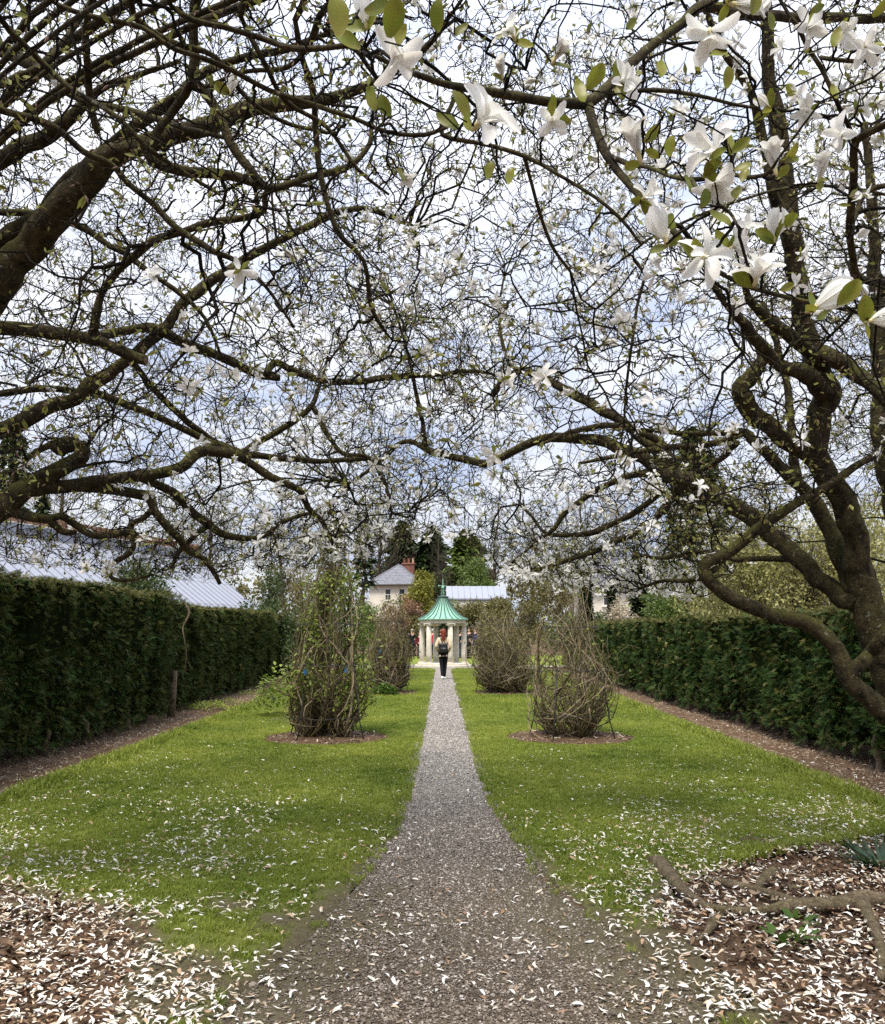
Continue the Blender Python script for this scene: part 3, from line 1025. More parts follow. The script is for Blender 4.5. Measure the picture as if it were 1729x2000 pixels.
# (tree, start depth, end depth, how it starts, cut end?, [(px, py, radius px), ...]) read off the photograph
LIMBS = [
    # ---- right magnolia
    ('R', 6.4, 5.2, 's', 0, [(1688, 1128, 27), (1677, 1106, 26), (1670, 1037, 26), (1650, 985, 26), (1614, 925, 25), (1594, 875, 25), (1603, 820, 25), (1621, 780, 27), (1606, 740, 27), (1590, 700, 24), (1575, 640, 21), (1564, 600, 20), (1554, 500, 21), (1539, 400, 22), (1519, 250, 18), (1504, 150, 15), (1499, 50, 13), (1494, -60, 11)]),
    ('R', 6.3, 5.6, 's', 0, [(1614, 925, 22), (1590, 897, 20), (1564, 873, 20), (1514, 845, 19), (1479, 815, 20), (1459, 783, 21), (1447, 758, 19), (1462, 738, 17), (1482, 712, 15), (1488, 690, 12), (1470, 655, 11), (1439, 615, 10), (1414, 585, 8), (1385, 545, 6)]),
    ('R', 6.0, 5.0, 's', 0, [(1618, 775, 20), (1592, 745, 20), (1564, 730, 18), (1530, 718, 15), (1500, 690, 14), (1470, 655, 13), (1450, 628, 11), (1425, 600, 8)]),
    ('R', 6.0, 5.2, 's', 0, [(1604, 715, 18), (1580, 685, 16), (1550, 660, 15), (1514, 635, 14), (1485, 608, 11), (1460, 575, 8), (1450, 540, 6)]),
    ('R', 6.1, 5.6, 's', 0, [(1606, 690, 19), (1630, 702, 19), (1664, 725, 18), (1700, 752, 17), (1745, 790, 15)]),
    ('R', 6.4, 8.2, 's', 0, [(1672, 1180, 21), (1640, 1160, 21), (1625, 1151, 19), (1590, 1123, 19), (1563, 1096, 20), (1538, 1068, 19), (1511, 1044, 19), (1469, 1016, 19), (1434, 992, 19), (1400, 967, 19), (1365, 950, 20), (1314, 930, 18), (1264, 900, 14), (1214, 875, 13), (1164, 860, 12), (1104, 855, 11), (1054, 860, 10), (1014, 875, 9), (964, 900, 9), (929, 902, 8), (864, 887, 8), (830, 875, 7), (805, 862, 6), (780, 865, 5), (750, 895, 5), (720, 920, 4), (680, 945, 3)]),
    ('R', 7.8, 7.4, 's', 0, [(832, 875, 7), (828, 850, 6), (825, 825, 5), (815, 775, 5), (805, 725, 4), (790, 665, 3), (770, 600, 2.5)]),
    ('R', 7.2, 8.2, 's', 0, [(1299, 925, 13), (1289, 890, 11), (1264, 860, 12), (1224, 830, 11), (1174, 800, 11), (1124, 770, 10), (1074, 745, 9), (1029, 725, 9), (1004, 728, 7), (980, 745, 6), (962, 770, 6), (975, 760, 4)]),
    ('R', 7.2, 7.4, 's', 0, [(1310, 928, 9), (1307, 900, 9), (1298, 872, 9), (1270, 850, 9), (1232, 836, 8), (1190, 830, 7), (1134, 838, 6), (1090, 855, 4), (1050, 870, 3)]),
    ('R', 8.0, 8.0, 's', 0, [(1029, 725, 5), (1000, 715, 4), (980, 665, 4), (975, 600, 3), (985, 540, 2)]),
    ('R', 6.12, 6.1, 't', 0, [(1775, 1425, 24), (1740, 1398, 21), (1698, 1363, 20), (1670, 1342, 20), (1656, 1314, 20), (1643, 1280, 18), (1622, 1252, 17), (1590, 1228, 17), (1556, 1214, 17), (1511, 1203, 15), (1469, 1189, 15), (1434, 1172, 15), (1407, 1151, 15), (1388, 1134, 15), (1376, 1114, 13), (1388, 1097, 13), (1417, 1085, 12), (1441, 1064, 12), (1462, 1047, 12), (1490, 1026, 11), (1528, 1002, 11), (1563, 981, 10), (1590, 964, 9), (1630, 938, 9), (1680, 905, 8), (1750, 870, 7)]),
    ('R', 6.1, 5.95, 's', 0, [(1660, 1320, 17), (1681, 1297, 15), (1701, 1273, 15), (1732, 1238, 14), (1780, 1190, 12)]),
    ('R', 6.4, 6.7, 's', 0, [(1668, 1160, 20), (1655, 1115, 18), (1640, 1075, 18), (1625, 1037, 18), (1605, 1000, 17), (1585, 970, 16), (1556, 940, 14), (1510, 900, 13), (1475, 865, 11), (1455, 843, 10), (1410, 846, 7), (1350, 848, 6), (1290, 842, 5), (1240, 838, 4)]),
    ('R', 6.7, 7.4, 's', 0, [(1450, 845, 8), (1410, 862, 8), (1360, 870, 8), (1310, 872, 7), (1265, 880, 7), (1225, 888, 6), (1180, 895, 5), (1130, 905, 3)]),
    ('R', 6.7, 7.4, 's', 0, [(1440, 865, 7), (1415, 890, 7), (1385, 912, 6), (1350, 925, 5), (1325, 925, 4)]),
    ('R', 6.9, 7.9, 's', 0, [(1335, 945, 10), (1305, 985, 9), (1275, 1015, 8), (1235, 1042, 8), (1195, 1060, 7), (1150, 1080, 6), (1105, 1095, 6), (1060, 1110, 5), (1010, 1112, 4), (975, 1108, 3)]),
    ('R', 6.9, 8.0, 's', 0, [(1300, 940, 8), (1275, 975, 7), (1240, 1000, 7), (1200, 1022, 6), (1160, 1040, 7), (1110, 1045, 5), (1066, 1042, 4), (1040, 1010, 3), (1015, 985, 3)]),
    ('R', 7.0, 7.9, 's', 0, [(1285, 928, 9), (1235, 930, 8), (1190, 945, 7), (1150, 968, 7), (1110, 995, 6), (1085, 1030, 5), (1066, 1045, 4), (1030, 1075, 3), (1000, 1100, 2.5)]),
    ('R', 6.3, 7.0, 's', 0, [(1400, 1110, 7), (1370, 1128, 6), (1330, 1135, 5), (1290, 1135, 4), (1250, 1150, 3)]),
    ('R', 6.3, 7.3, 's', 0, [(1420, 1085, 8), (1390, 1080, 6), (1350, 1078, 5), (1300, 1090, 4), (1250, 1085, 3)]),
    ('R', 6.4, 7.0, 's', 0, [(1560, 1090, 8), (1530, 1092, 7), (1480, 1092, 6), (1430, 1093, 5)]),
    ('R', 7.0, 6.6, 't', 0, [(1800, 1180, 24), (1765, 1080, 22), (1740, 960, 21), (1725, 880, 20), (1719, 750, 19), (1716, 620, 17), (1708, 480, 13), (1700, 360, 10), (1690, 240, 8)]),
    ('R', 6.9, 6.6, 's', 0, [(1556, 935, 12), (1549, 860, 9), (1544, 800, 8), (1534, 740, 8), (1520, 690, 7), (1512, 645, 7), (1490, 590, 5)]),
    ('R', 5.4, 5.0, 's', 0, [(1548, 470, 14), (1510, 370, 12), (1490, 270, 11), (1470, 190, 10), (1445, 140, 9), (1414, 100, 8), (1385, 40, 7), (1370, -40, 5)]),
    # near branch overhead that carries the large flowers
    ('R', 5.0, 2.5, 'n', 0, [(1950, 330, 15), (1900, 140, 14), (1840, 50, 13), (1729, 35, 11), (1664, 33, 11), (1564, 33, 11), (1489, 30, 12), (1424, 22, 12), (1374, 15, 13), (1314, 60, 11), (1254, 105, 11), (1214, 140, 11), (1184, 170, 12), (1149, 200, 13), (1104, 202, 12), (1054, 195, 11), (1014, 188, 11), (954, 178, 10), (904, 170, 9), (864, 160, 8), (800, 140, 7), (740, 112, 5), (690, 85, 4)]),
    ('R', 2.6, 2.3, 's', 0, [(1149, 203, 11), (1164, 260, 10), (1189, 305, 10), (1224, 355, 9), (1264, 400, 8), (1309, 440, 8), (1344, 485, 7), (1384, 520, 6), (1429, 545, 5), (1464, 560, 5), (1514, 575, 5), (1574, 588, 4), (1625, 600, 4), (1680, 612, 3)]),
    ('R', 2.5, 2.2, 's', 0, [(1190, 305, 7), (1230, 322, 6), (1264, 325, 5), (1314, 345, 5), (1364, 350, 6), (1424, 340, 5), (1464, 345, 5), (1500, 338, 4), (1520, 310, 3)]),
    ('R', 2.4, 2.2, 's', 0, [(1350, 350, 5), (1370, 375, 5), (1395, 395, 4), (1425, 415, 4), (1440, 440, 3)]),
    ('R', 2.35, 2.2, 's', 0, [(1424, 340, 5), (1430, 310, 4), (1422, 285, 4), (1418, 265, 3)]),
    ('R', 2.6, 2.8, 's', 0, [(900, 165, 6), (880, 210, 5), (864, 262, 6), (930, 278, 5), (964, 285, 5), (1024, 305, 5), (1089, 340, 4), (1164, 385, 4), (1214, 430, 4), (1254, 480, 3)]),
    ('R', 2.8, 3.3, 's', 0, [(1024, 303, 5), (1039, 360, 4), (1054, 415, 4), (1079, 480, 4), (1114, 530, 3)]),
    ('R', 4.2, 4.4, 'n', 0, [(1262, 470, 3), (1259, 540, 3.4), (1244, 600, 3.4), (1234, 675, 3.2), (1224, 750, 3), (1219, 825, 2.4)]),
    ('R', 4.0, 2.8, 'n', 0, [(1860, 480, 11), (1800, 552, 10), (1729, 552, 9), (1690, 548, 9), (1672, 535, 9), (1662, 490, 8), (1659, 450, 9), (1664, 385, 9), (1669, 325, 9), (1670, 285, 9), (1685, 265, 9), (1729, 245, 9), (1790, 215, 8)]),
    ('R', 3.0, 2.7, 's', 0, [(1670, 275, 6), (1655, 240, 5), (1634, 195, 5), (1604, 130, 5), (1580, 95, 5), (1559, 50, 5), (1545, 34, 5)]),
    ('R', 2.9, 2.7, 's', 0, [(1604, 112, 5), (1640, 118, 5), (1690, 118, 5), (1729, 95, 5), (1770, 70, 4)]),
    ('R', 3.0, 3.4, 's', 0, [(1663, 440, 6), (1690, 380, 6), (1729, 364, 6), (1780, 350, 5)]),
    ('R', 2.9, 3.3, 's', 0, [(1145, 200, 7), (1085, 205, 6), (1140, 195, 5), (1220, 180, 5), (1300, 178, 5), (1380, 190, 4), (1440, 205, 4), (1475, 210, 3)]),
    # ---- left magnolia
    ('L', 5.2, 3.9, 't', 0, [(-250, 880, 44), (-120, 712, 41), (0, 555, 38), (50, 490, 36), (100, 425, 35), (150, 380, 33), (200, 325, 31), (260, 292, 23), (350, 262, 21), (425, 235, 20), (500, 212, 18), (560, 203, 16), (640, 190, 13), (720, 165, 11), (800, 120, 8), (860, 60, 6)]),
    ('L', 5.0, 4.2, 't', 0, [(-60, 520, 22), (0, 482, 21), (75, 425, 20), (150, 345, 17), (190, 305, 15), (220, 280, 13), (270, 240, 14), (350, 187, 13), (380, 155, 12), (450, 118, 9), (550, 98, 8), (650, 60, 6)]),
    ('L', 4.8, 4.2, 't', 0, [(-60, 350, 20), (0, 315, 20), (50, 286, 19), (105, 255, 17), (135, 228, 14), (200, 170, 9), (260, 150, 7), (350, 120, 5)]),
    ('L', 4.6, 3.6, 't', 0, [(-60, 80, 19), (0, 96, 17), (40, 116, 16), (75, 130, 15), (150, 190, 10), (260, 218, 8), (360, 250, 6), (450, 270, 5)]),
    ('L', 3.0, 3.4, 'n', 0, [(-50, 205, 9), (0, 215, 8), (100, 245, 8), (165, 295, 8), (215, 320, 7), (250, 360, 7), (300, 400, 7), (345, 445, 8), (400, 480, 7), (425, 495, 7), (465, 512, 6), (520, 560, 4), (575, 640, 3)]),
    ('L', 5.4, 5.9, 't', 0, [(-60, 408, 9), (0, 412, 8), (65, 418, 8), (150, 440, 8), (215, 480, 7), (260, 505, 7), (310, 545, 6), (350, 572, 6), (400, 620, 4), (430, 690, 3)]),
    ('L', 5.4, 5.5, 't', 1, [(-60, 635, 17), (0, 640, 16), (65, 645, 15), (135, 655, 14), (190, 665, 13), (235, 685, 12), (270, 700, 12), (286, 703, 11)]),
    ('L', 5.5, 4.9, 's', 0, [(178, 662, 10), (182, 630, 10), (195, 580, 9), (220, 540, 9), (260, 500, 9), (310, 465, 9), (350, 455, 8), (415, 435, 8), (480, 425, 8), (515, 412, 7), (520, 380, 6), (560, 360, 5)]),
    ('L', 5.5, 6.5, 's', 1, [(185, 660, 12), (215, 652, 11), (250, 645, 10), (300, 640, 11), (350, 665, 11), (415, 690, 10), (450, 705, 10), (500, 730, 9), (545, 738, 8)]),
    ('L', 6.4, 7.4, 's', 0, [(520, 732, 8), (528, 715, 8), (542, 707, 8), (575, 725, 8), (625, 742, 8), (700, 745, 7), (775, 735, 7), (864, 730, 6), (930, 725, 4), (980, 735, 3)]),
    ('L', 5.5, 6.2, 't', 0, [(-60, 850, 20), (0, 836, 19), (50, 820, 18), (100, 795, 16), (145, 775, 15), (185, 750, 16), (225, 720, 13), (260, 695, 13), (290, 670, 13), (320, 645, 12), (340, 615, 11), (370, 585, 12), (400, 560, 12), (450, 525, 11), (480, 505, 10), (530, 475, 9), (590, 450, 8), (635, 425, 8), (670, 410, 7), (720, 410, 7), (770, 425, 6), (810, 445, 5)]),
    ('L', 5.6, 6.6, 't', 0, [(-60, 775, 9), (0, 770, 8), (75, 760, 8), (150, 765, 8), (200, 770, 9), (260, 795, 8), (310, 815, 8), (370, 845, 8), (410, 865, 8), (450, 877, 9), (475, 886, 8)]),
    ('L', 5.9, 7.6, 's', 0, [(255, 702, 8), (275, 730, 7), (300, 760, 7), (350, 810, 7), (400, 850, 7), (435, 870, 8), (480, 886, 8), (550, 895, 7), (625, 900, 6), (720, 897, 5), (760, 920, 3)]),
    ('L', 6.5, 7.0, 's', 0, [(470, 886, 6), (500, 866, 7), (540, 845, 7), (575, 820, 7), (610, 790, 6), (625, 750, 4), (640, 700, 3)]),
    ('L', 6.2, 6.9, 's', 0, [(610, 790, 6), (640, 850, 5), (670, 885, 5), (720, 893, 4), (750, 940, 4), (765, 1000, 3)]),
    # low limb with the sawn stub
    ('L', 5.2, 5.4, 't', 1, [(-70, 1050, 30), (0, 992, 27), (30, 968, 25), (60, 948, 22), (100, 925, 19), (140, 905, 17), (160, 890, 16), (158, 870, 15), (140, 868, 17), (118, 872, 20), (112, 880, 20)]),
    ('L', 5.3, 6.7, 's', 0, [(60, 955, 18), (110, 953, 15), (150, 948, 14), (185, 942, 14), (240, 934, 13), (300, 928, 12), (350, 912, 12), (385, 888, 13), (420, 882, 12), (460, 886, 11), (490, 905, 9), (520, 928, 9), (560, 945, 8), (590, 962, 7), (605, 995, 6), (630, 1020, 5), (650, 1060, 4)]),
    ('L', 5.2, 5.6, 's', 0, [(10, 990, 14), (52, 1009, 10), (97, 1016, 9), (121, 1010, 8), (149, 1028, 8), (180, 1046, 7), (225, 1044, 7), (258, 1037, 6), (262, 1058, 6), (255, 1080, 6), (225, 1098, 6), (213, 1108, 6), (220, 1130, 4), (250, 1133, 4), (290, 1125, 3)]),
    ('L', 5.25, 5.4, 's', 1, [(97, 1016, 8), (118, 1036, 7), (130, 1040, 7), (146, 1040, 6)]),
    ('L', 5.5, 6.2, 's', 0, [(140, 950, 13), (208, 955, 12), (260, 962, 11), (293, 970, 11), (303, 998, 9), (330, 1030, 9), (354, 1054, 8), (368, 1076, 7), (399, 1092, 6), (416, 1116, 5), (430, 1141, 4)]),
    ('L', 5.9, 7.0, 's', 0, [(270, 930, 10), (310, 948, 9), (340, 962, 9), (363, 985, 9), (380, 1003, 9), (402, 1020, 9), (430, 1040, 8), (461, 1050, 7), (503, 1050, 6), (527, 1040, 6), (548, 1022, 5), (600, 1005, 4), (650, 1000, 3)]),
    ('L', 5.7, 5.9, 's', 0, [(297, 995, 7), (280, 1012, 6), (258, 1024, 6), (258, 1040, 5)]),
    ('L', 5.9, 6.1, 's', 0, [(402, 1030, 7), (375, 1050, 6), (350, 1075, 6), (342, 1088, 5), (341, 1098, 4)]),
    ('L', 5.2, 5.3, 's', 0, [(0, 985, 12), (25, 955, 10), (60, 935, 9), (95, 925, 8), (140, 915, 7)]),
    ('L', 5.3, 5.2, 's', 0, [(20, 950, 7), (35, 915, 7), (60, 888, 6), (95, 870, 8), (112, 866, 10)]),
    # dark near sticks at the top left
    ('L', 3.3, 3.7, 'n', 0, [(372, -60, 11), (380, 15, 12), (376, 60, 11), (379, 120, 12), (372, 165, 13), (395, 175, 12), (430, 225, 11), (450, 280, 10), (490, 330, 10), (525, 366, 9), (575, 355, 8), (625, 340, 8), (690, 320, 7), (722, 280, 6), (725, 250, 5)]),
    ('L', 3.5, 3.8, 's', 0, [(376, 160, 10), (340, 210, 10), (290, 300, 12), (350, 330, 12), (410, 340, 12), (465, 350, 11), (525, 366, 9)]),
    ('L', 3.2, 3.6, 'n', 0, [(165, -50, 8), (168, 60, 8), (170, 125, 8), (175, 200, 8), (190, 260, 6)]),
    ('L', 2.3, 2.7, 'n', 0, [(60, -50, 6), (100, 0, 6), (165, 30, 6), (225, 42, 6), (280, 55, 6), (340, 95, 6), (400, 115, 6), (450, 135, 6), (525, 175, 6), (600, 200, 6), (690, 230, 5), (750, 255, 5), (830, 262, 5), (880, 245, 4)]),
    ('L', 1.9, 2.0, 'n', 0, [(300, -60, 7), (330, 5, 7), (380, 40, 7), (435, 52, 7), (500, 70, 7), (575, 95, 7), (650, 92, 6), (690, 90, 6), (720, 130, 5), (740, 160, 4)]),
    ('L', 2.8, 3.4, 'n', 0, [(560, -40, 8), (575, 40, 7), (590, 110, 7), (610, 175, 7), (620, 300, 7), (640, 400, 6), (665, 460, 6), (710, 510, 5), (725, 600, 5), (750, 645, 4)]),
    ('L', 2.7, 3.0, 'n', 0, [(-50, 20, 7), (20, 60, 7), (80, 120, 7), (140, 175, 6), (230, 230, 6), (290, 290, 6), (350, 330, 5), (430, 380, 4)]),
    ('L', 2.9, 3.5, 'n', 0, [(220, -50, 8), (260, 30, 8), (330, 80, 7), (420, 110, 6), (480, 190, 5), (560, 240, 5), (640, 260, 4)]),
    ('L', 3.4, 3.6, 'n', 0, [(-50, 150, 12), (0, 165, 10), (40, 145, 8), (75, 130, 7), (140, 60, 6), (190, -20, 5)]),
    ('L', 2.4, 2.9, 'n', 0, [(440, -50, 7), (470, 30, 7), (520, 130, 6), (560, 200, 6), (640, 250, 5), (700, 330, 4), (760, 380, 3)]),
    ('L', 2.6, 3.1, 'n', 0, [(640, -50, 9), (625, 30, 8), (600, 90, 7), (560, 130, 6), (480, 140, 5), (400, 170, 4)]),
]


def nearest_px(p, tree, maxd=70):
    px = np.array(NPX)
    d = np.hypot(px[:, 0] - p[0], px[:, 1] - p[1]) + np.array([0 if t == tree else 1e4 for t in NT])
    d = d + np.where(np.array(NP_)[:, 1] < 1, 1e4, 0)
    k = int(np.argmin(d))
    return (k, d[k])


for li, (tk, d0, d1, how, cut, pts) in enumerate(LIMBS):
    pts = np.array(pts, float)
    seg = np.concatenate([[0], np.cumsum(np.hypot(*np.diff(pts[:, :2], axis=0).T))])
    t = seg / seg[-1]
    if how == 's':
        k, dd = nearest_px(pts[0], tk)
        if dd < 70:
            d0 = float(NP_[k][1])
    dep = d0 + (d1 - d0) * t ** 0.9
    dep = dep + 0.10 * np.sin(t * 9 + li) * t * (1 - t) * 2
    C = np.array([list(at(x, y, D)) + [r * D / FPX * 0.93] for (x, y, r), D in zip(pts, dep)])
    if how == 't':                         # runs back to its trunk outside the frame
        tr = [c for c in TRUNK[tk][0]]
        zt = max(0.5, C[0, 2] - 0.55)
        tr = np.array(tr)
        k = int(np.argmin(np.abs(tr[:, 2] - zt)))
        base = np.array([np.interp(zt, tr[:, 2], tr[:, j]) for j in range(3)] + [C[0, 3] * 1.15])
        mid = 0.5 * (base + C[0])
        mid[2] -= 0.06
        C = np.vstack([base, mid, C]) if np.linalg.norm(base[:3] - C[0, :3]) > 0.35 else np.vstack([base, C])
    elif how == 'n':                       # a branch of the crown overhead: reaches back to the tree above the frame
        top = np.array([3.3, 5.2, 4.2]) if tk == 'R' else np.array([-3.5, 5.2, 3.9])
        v = top - C[0, :3]
        m1 = np.concatenate([C[0, :3] + v * 0.45 + np.array([0, 0, 0.25]), [C[0, 3] * 1.25]])
        C = np.vstack([np.concatenate([top, [C[0, 3] * 1.5]]), m1, C])
    R = catmull(C, 0.045)
    jit = np.array([noise.noise_vector(Vector(p) * 5.0 + Vector((li, 0, 0))) for p in R[:, :3]]) * (R[:, 3:4] * 0.5)
    if not cut:
        R[2:-1, :3] += jit[2:-1]
    limb_mesh('limb', R, tk, 12 if R[:, 3].max() > 0.05 else 8, bool(cut))
    add_nodes(R if not cut else R[: max(3, int(len(R) * .9))], tk)

# ---- roots on the right, lying half out of the litter
ROOTS = [
    [(1800, 1700, 34), (1760, 1765, 24), (1729, 1775, 20), (1690, 1772, 18), (1640, 1780, 14), (1560, 1785, 14), (1480, 1792, 11), (1400, 1790, 9), (1365, 1775, 11), (1330, 1748, 14), (1308, 1722, 14), (1290, 1700, 12), (1272, 1690, 7)],
    [(1580, 1785, 11), (1540, 1772, 10), (1500, 1757, 10), (1470, 1748, 10), (1430, 1738, 8), (1385, 1730, 6), (1350, 1720, 4)],
    [(1478, 1752, 10), (1485, 1738, 11), (1500, 1724, 12), (1514, 1714, 11)],
    [(1680, 1775, 15), (1695, 1800, 13), (1710, 1830, 14), (1722, 1870, 15), (1726, 1905, 14), (1718, 1930, 10)],
    [(1560, 1655, 5), (1590, 1655, 8), (1620, 1662, 7), (1650, 1668, 5)],
    [(1590, 1672, 4), (1620, 1668, 7), (1645, 1668, 6)],
    [(1410, 1800, 5), (1395, 1815, 9), (1380, 1835, 7), (1360, 1848, 4)],
    [(1640, 1770, 6), (1600, 1757, 7), (1570, 1748, 7), (1540, 1742, 5)],
    [(1445, 1650, 4), (1470, 1648, 7), (1498, 1654, 5)],
]
for c in ROOTS:
    rows_ = []
    for x, y, r in c:
        g = gnd(x, y)
        rad = r * g[1] / FPX
        rows_.append([g[0], g[1], rad * 0.50 + 0.020, rad * (0.9 + 0.25 * math.sin(x * 0.05))])
    if c is ROOTS[0]:
        rows_ = [[3.40, 6.33, 0.16, 0.10], [3.25, 6.0, 0.10, 0.08]] + rows_
    R = catmull(rows_, 0.04)
    limb_mesh('root', R, 'R', 10, False, M['root'], 0.15)
RL = [[(40, 1795, 6), (70, 1785, 7), (105, 1790, 6), (125, 1775, 5)], [(-20, 1770, 9), (20, 1775, 8), (60, 1790, 6), (90, 1815, 4)]]
for c in RL:
    rows_ = []
    for x, y, r in c:
        g = gnd(x, y)
        rows_.append([g[0], g[1], 0.02, r * g[1] / FPX])
    limb_mesh('root', catmull(rows_, 0.04), 'L', 8, False, M['root'], 0.15)

# ------------------------------------------------------------------ branchlets and twigs fill the crowns
YB_X = np.array([-400, 0, 200, 330, 450, 600, 700, 790, 860, 930, 1000, 1100, 1300, 1400, 1480, 1560, 2200])
YB_Y = np.array([1090, 1095, 1120, 1135, 1130, 1105, 1085, 1060, 1045, 1070, 1120, 1150, 1160, 1150, 1090, 1020, 1020])


def sample_targets(n):
    out = []
    tot = 0
    while tot < n:
        m = int(n * 2.5) + 100
        X = RNG.uniform(-6.6, 6.6, m)
        Y = RNG.uniform(1.75, 11.0, m)
        cxx = np.where(X < 0, -3.4, 3.3)
        rr = np.hypot((X - cxx) / 5.4, (Y - 6.0) / 5.4)
        zh = 3.1 + 3.1 * np.sqrt(np.clip(1 - rr ** 2, 0, 1))
        zl = 1.95 + 0.9 * (Y < 3.2) * (3.2 - Y) + 0.35 * np.exp(-(X / 1.3) ** 2)
        Z = zl + (zh - zl) * RNG.random(m)
        P = np.stack([X, Y, Z], -1)
        q = proj(P)
        ok = (rr < 1.0) & (q[:, 1] < np.interp(q[:, 0], YB_X, YB_Y))
        ok &= np.linalg.norm(P - np.array([0, 0, CAM_Z]), axis=1) > 1.9
        # left out: what the frame (and a step aside) cannot show
        ok &= (np.abs(q[:, 0] - 864) < 1250) & (q[:, 1] > -420)
        P = P[ok]
        g = np.array([noise.noise(Vector(p) * 0.75 + Vector((3, 1, 7))) for p in P])
        hi = proj(P)[:, 1]
        keep = RNG.random(len(P)) < np.clip(0.56 + 2.6 * g + 0.35 * (hi < 350), 0.05, 1)
        out.append(P[keep])
        tot += int(keep.sum())
    return np.vstack(out)[:n]


def fringe(n):
    """the low hanging skirts of both crowns"""
    out = []
    for x0, x1, y0, y1, d0, d1, sh in ((940, 1400, 1040, 1158, 6.6, 8.6, .5), (430, 720, 990, 1112, 6.0, 7.8, .25), (-60, 400, 1030, 1120, 5.2, 6.8, .25)):
        for _ in range(int(n * sh)):
            px, py = RNG.uniform(x0, x1), y1 - (y1 - y0) * RNG.random() ** 1.3
            if py < np.interp(px, YB_X, YB_Y) + 4:
                out.append(at(px, py, RNG.uniform(d0, d1)))
    return np.array(out)


def crooked(A, B, K, amp):
    """zigzag polylines from A to B"""
    n = len(A)
    t = np.linspace(0, 1, K)[None, :, None]
    D = B - A
    L = np.linalg.norm(D, axis=1)[:, None, None]
    P = A[:, None] + D[:, None] * t
    up = np.array([0, 0, 1.0])
    sag = RNG.normal(0.07, 0.10, (n, 1, 1)) * L * np.sin(t * PI) * up
    lat = RNG.normal(0, 0.095, (n, 1, 3)) * L * np.sin(t * PI)
    zz = RNG.normal(0, amp, (n, K, 3)) * L
    zz[:, 0] = 0
    return P + sag + lat + zz


nodes = np.array(NP_)
ndir = np.array(ND_)
ndir /= np.linalg.norm(ndir, axis=1, keepdims=True) + 1e-9
nrad = np.array(NR)
ntree = np.array([0 if t == 'L' else 1 for t in NT])
BATCH = [(300, 9, 0.030, (0.0105, 0.0045)), (1000, 8, 0.035, (0.0070, 0.0032)), (4200, 7, 0.05, (0.0052, 0.0030)), (13500, 6, 0.055, (0.0039, 0.0025)), (9000, 5, 0.065, (0.0030, 0.0022))]
tips, tipdir, tiptree = [], [], []
twig_nodes, twig_tree = [], []
for bi, (n, K, amp, (ra, rb)) in enumerate(BATCH):
    T = sample_targets(n)
    if bi in (1, 2, 3):
        T = np.vstack([T, fringe((110, 280, 600)[bi - 1])])
    kd = kdtree.KDTree(len(nodes))
    for k, p in enumerate(nodes):
        kd.insert(p, k)
    kd.balance()
    idx = np.empty(len(T), int)
    dist = np.empty(len(T))
    for k, p in enumerate(T):
        _, j, dd = kd.find(p)
        idx[k] = j
        dist[k] = dd
    ok = (dist > 0.04) & (dist < (2.2, 1.1, 0.7, 0.5, 0.4)[bi])
    T, idx = T[ok], idx[ok]
    A = nodes[idx]
    P = crooked(A, T, K, amp)
    # a twig leaves its parent at an acute angle and bends over towards its own tip
    D_ = T - A
    Ld = np.linalg.norm(D_, axis=1, keepdims=True)
    cosd = (ndir[idx] * D_).sum(1, keepdims=True) / (Ld + 1e-9)
    tq = np.linspace(0, 1, K)[None, :, None]
    P = P + (ndir[idx] * Ld * np.clip(cosd + 0.35, 0, 1) * 0.9)[:, None] * (tq * (1 - tq) ** 2)
    r0 = np.minimum(ra, nrad[idx] * 0.8)
    Rr = r0[:, None] + (np.minimum(rb, r0) - r0)[:, None] * np.linspace(0, 1, K)[None]
    tr = ntree[idx]
    for w, tk in enumerate('LR'):
        sel = tr == w
        if bi == 0:
            for p, r in zip(P[sel], Rr[sel]):
                V, F = tube_arrays(p[None], r[None], 6)
                link('branch', np_mesh('branch', V, F, M['twig'], True), TREE[tk])
        else:
            V, F = tube_arrays(P[sel], Rr[sel], 4 if bi < 3 else 3)
            link('twigs', np_mesh('twigs', V, F, M['twig'], True), TREE[tk])['kind'] = 'stuff'
    nodes = np.vstack([nodes, P[:, 1:].reshape(-1, 3)])
    nrad = np.concatenate([nrad, Rr[:, 1:].ravel()])
    gd = np.gradient(P, axis=1)[:, 1:].reshape(-1, 3)
    ndir = np.vstack([ndir, gd / (np.linalg.norm(gd, axis=1, keepdims=True) + 1e-9)])
    ntree = np.concatenate([ntree, np.repeat(tr, K - 1)])
    if bi >= 2:
        tips.append(P[:, -1])
        tipdir.append(P[:, -1] - P[:, -2])
        tiptree.append(tr)
        twig_nodes.append(P[:, 1:-1].reshape(-1, 3))
        twig_tree.append(np.repeat(tr, K - 2))
tips, tipdir, tiptree = np.vstack(tips), np.vstack(tipdir), np.concatenate(tiptree)
tipdir /= np.linalg.norm(tipdir, axis=1, keepdims=True) + 1e-9
twig_nodes, twig_tree = np.vstack(twig_nodes), np.concatenate(twig_tree)
print('twig nodes', len(twig_nodes), 'tips', len(tips))


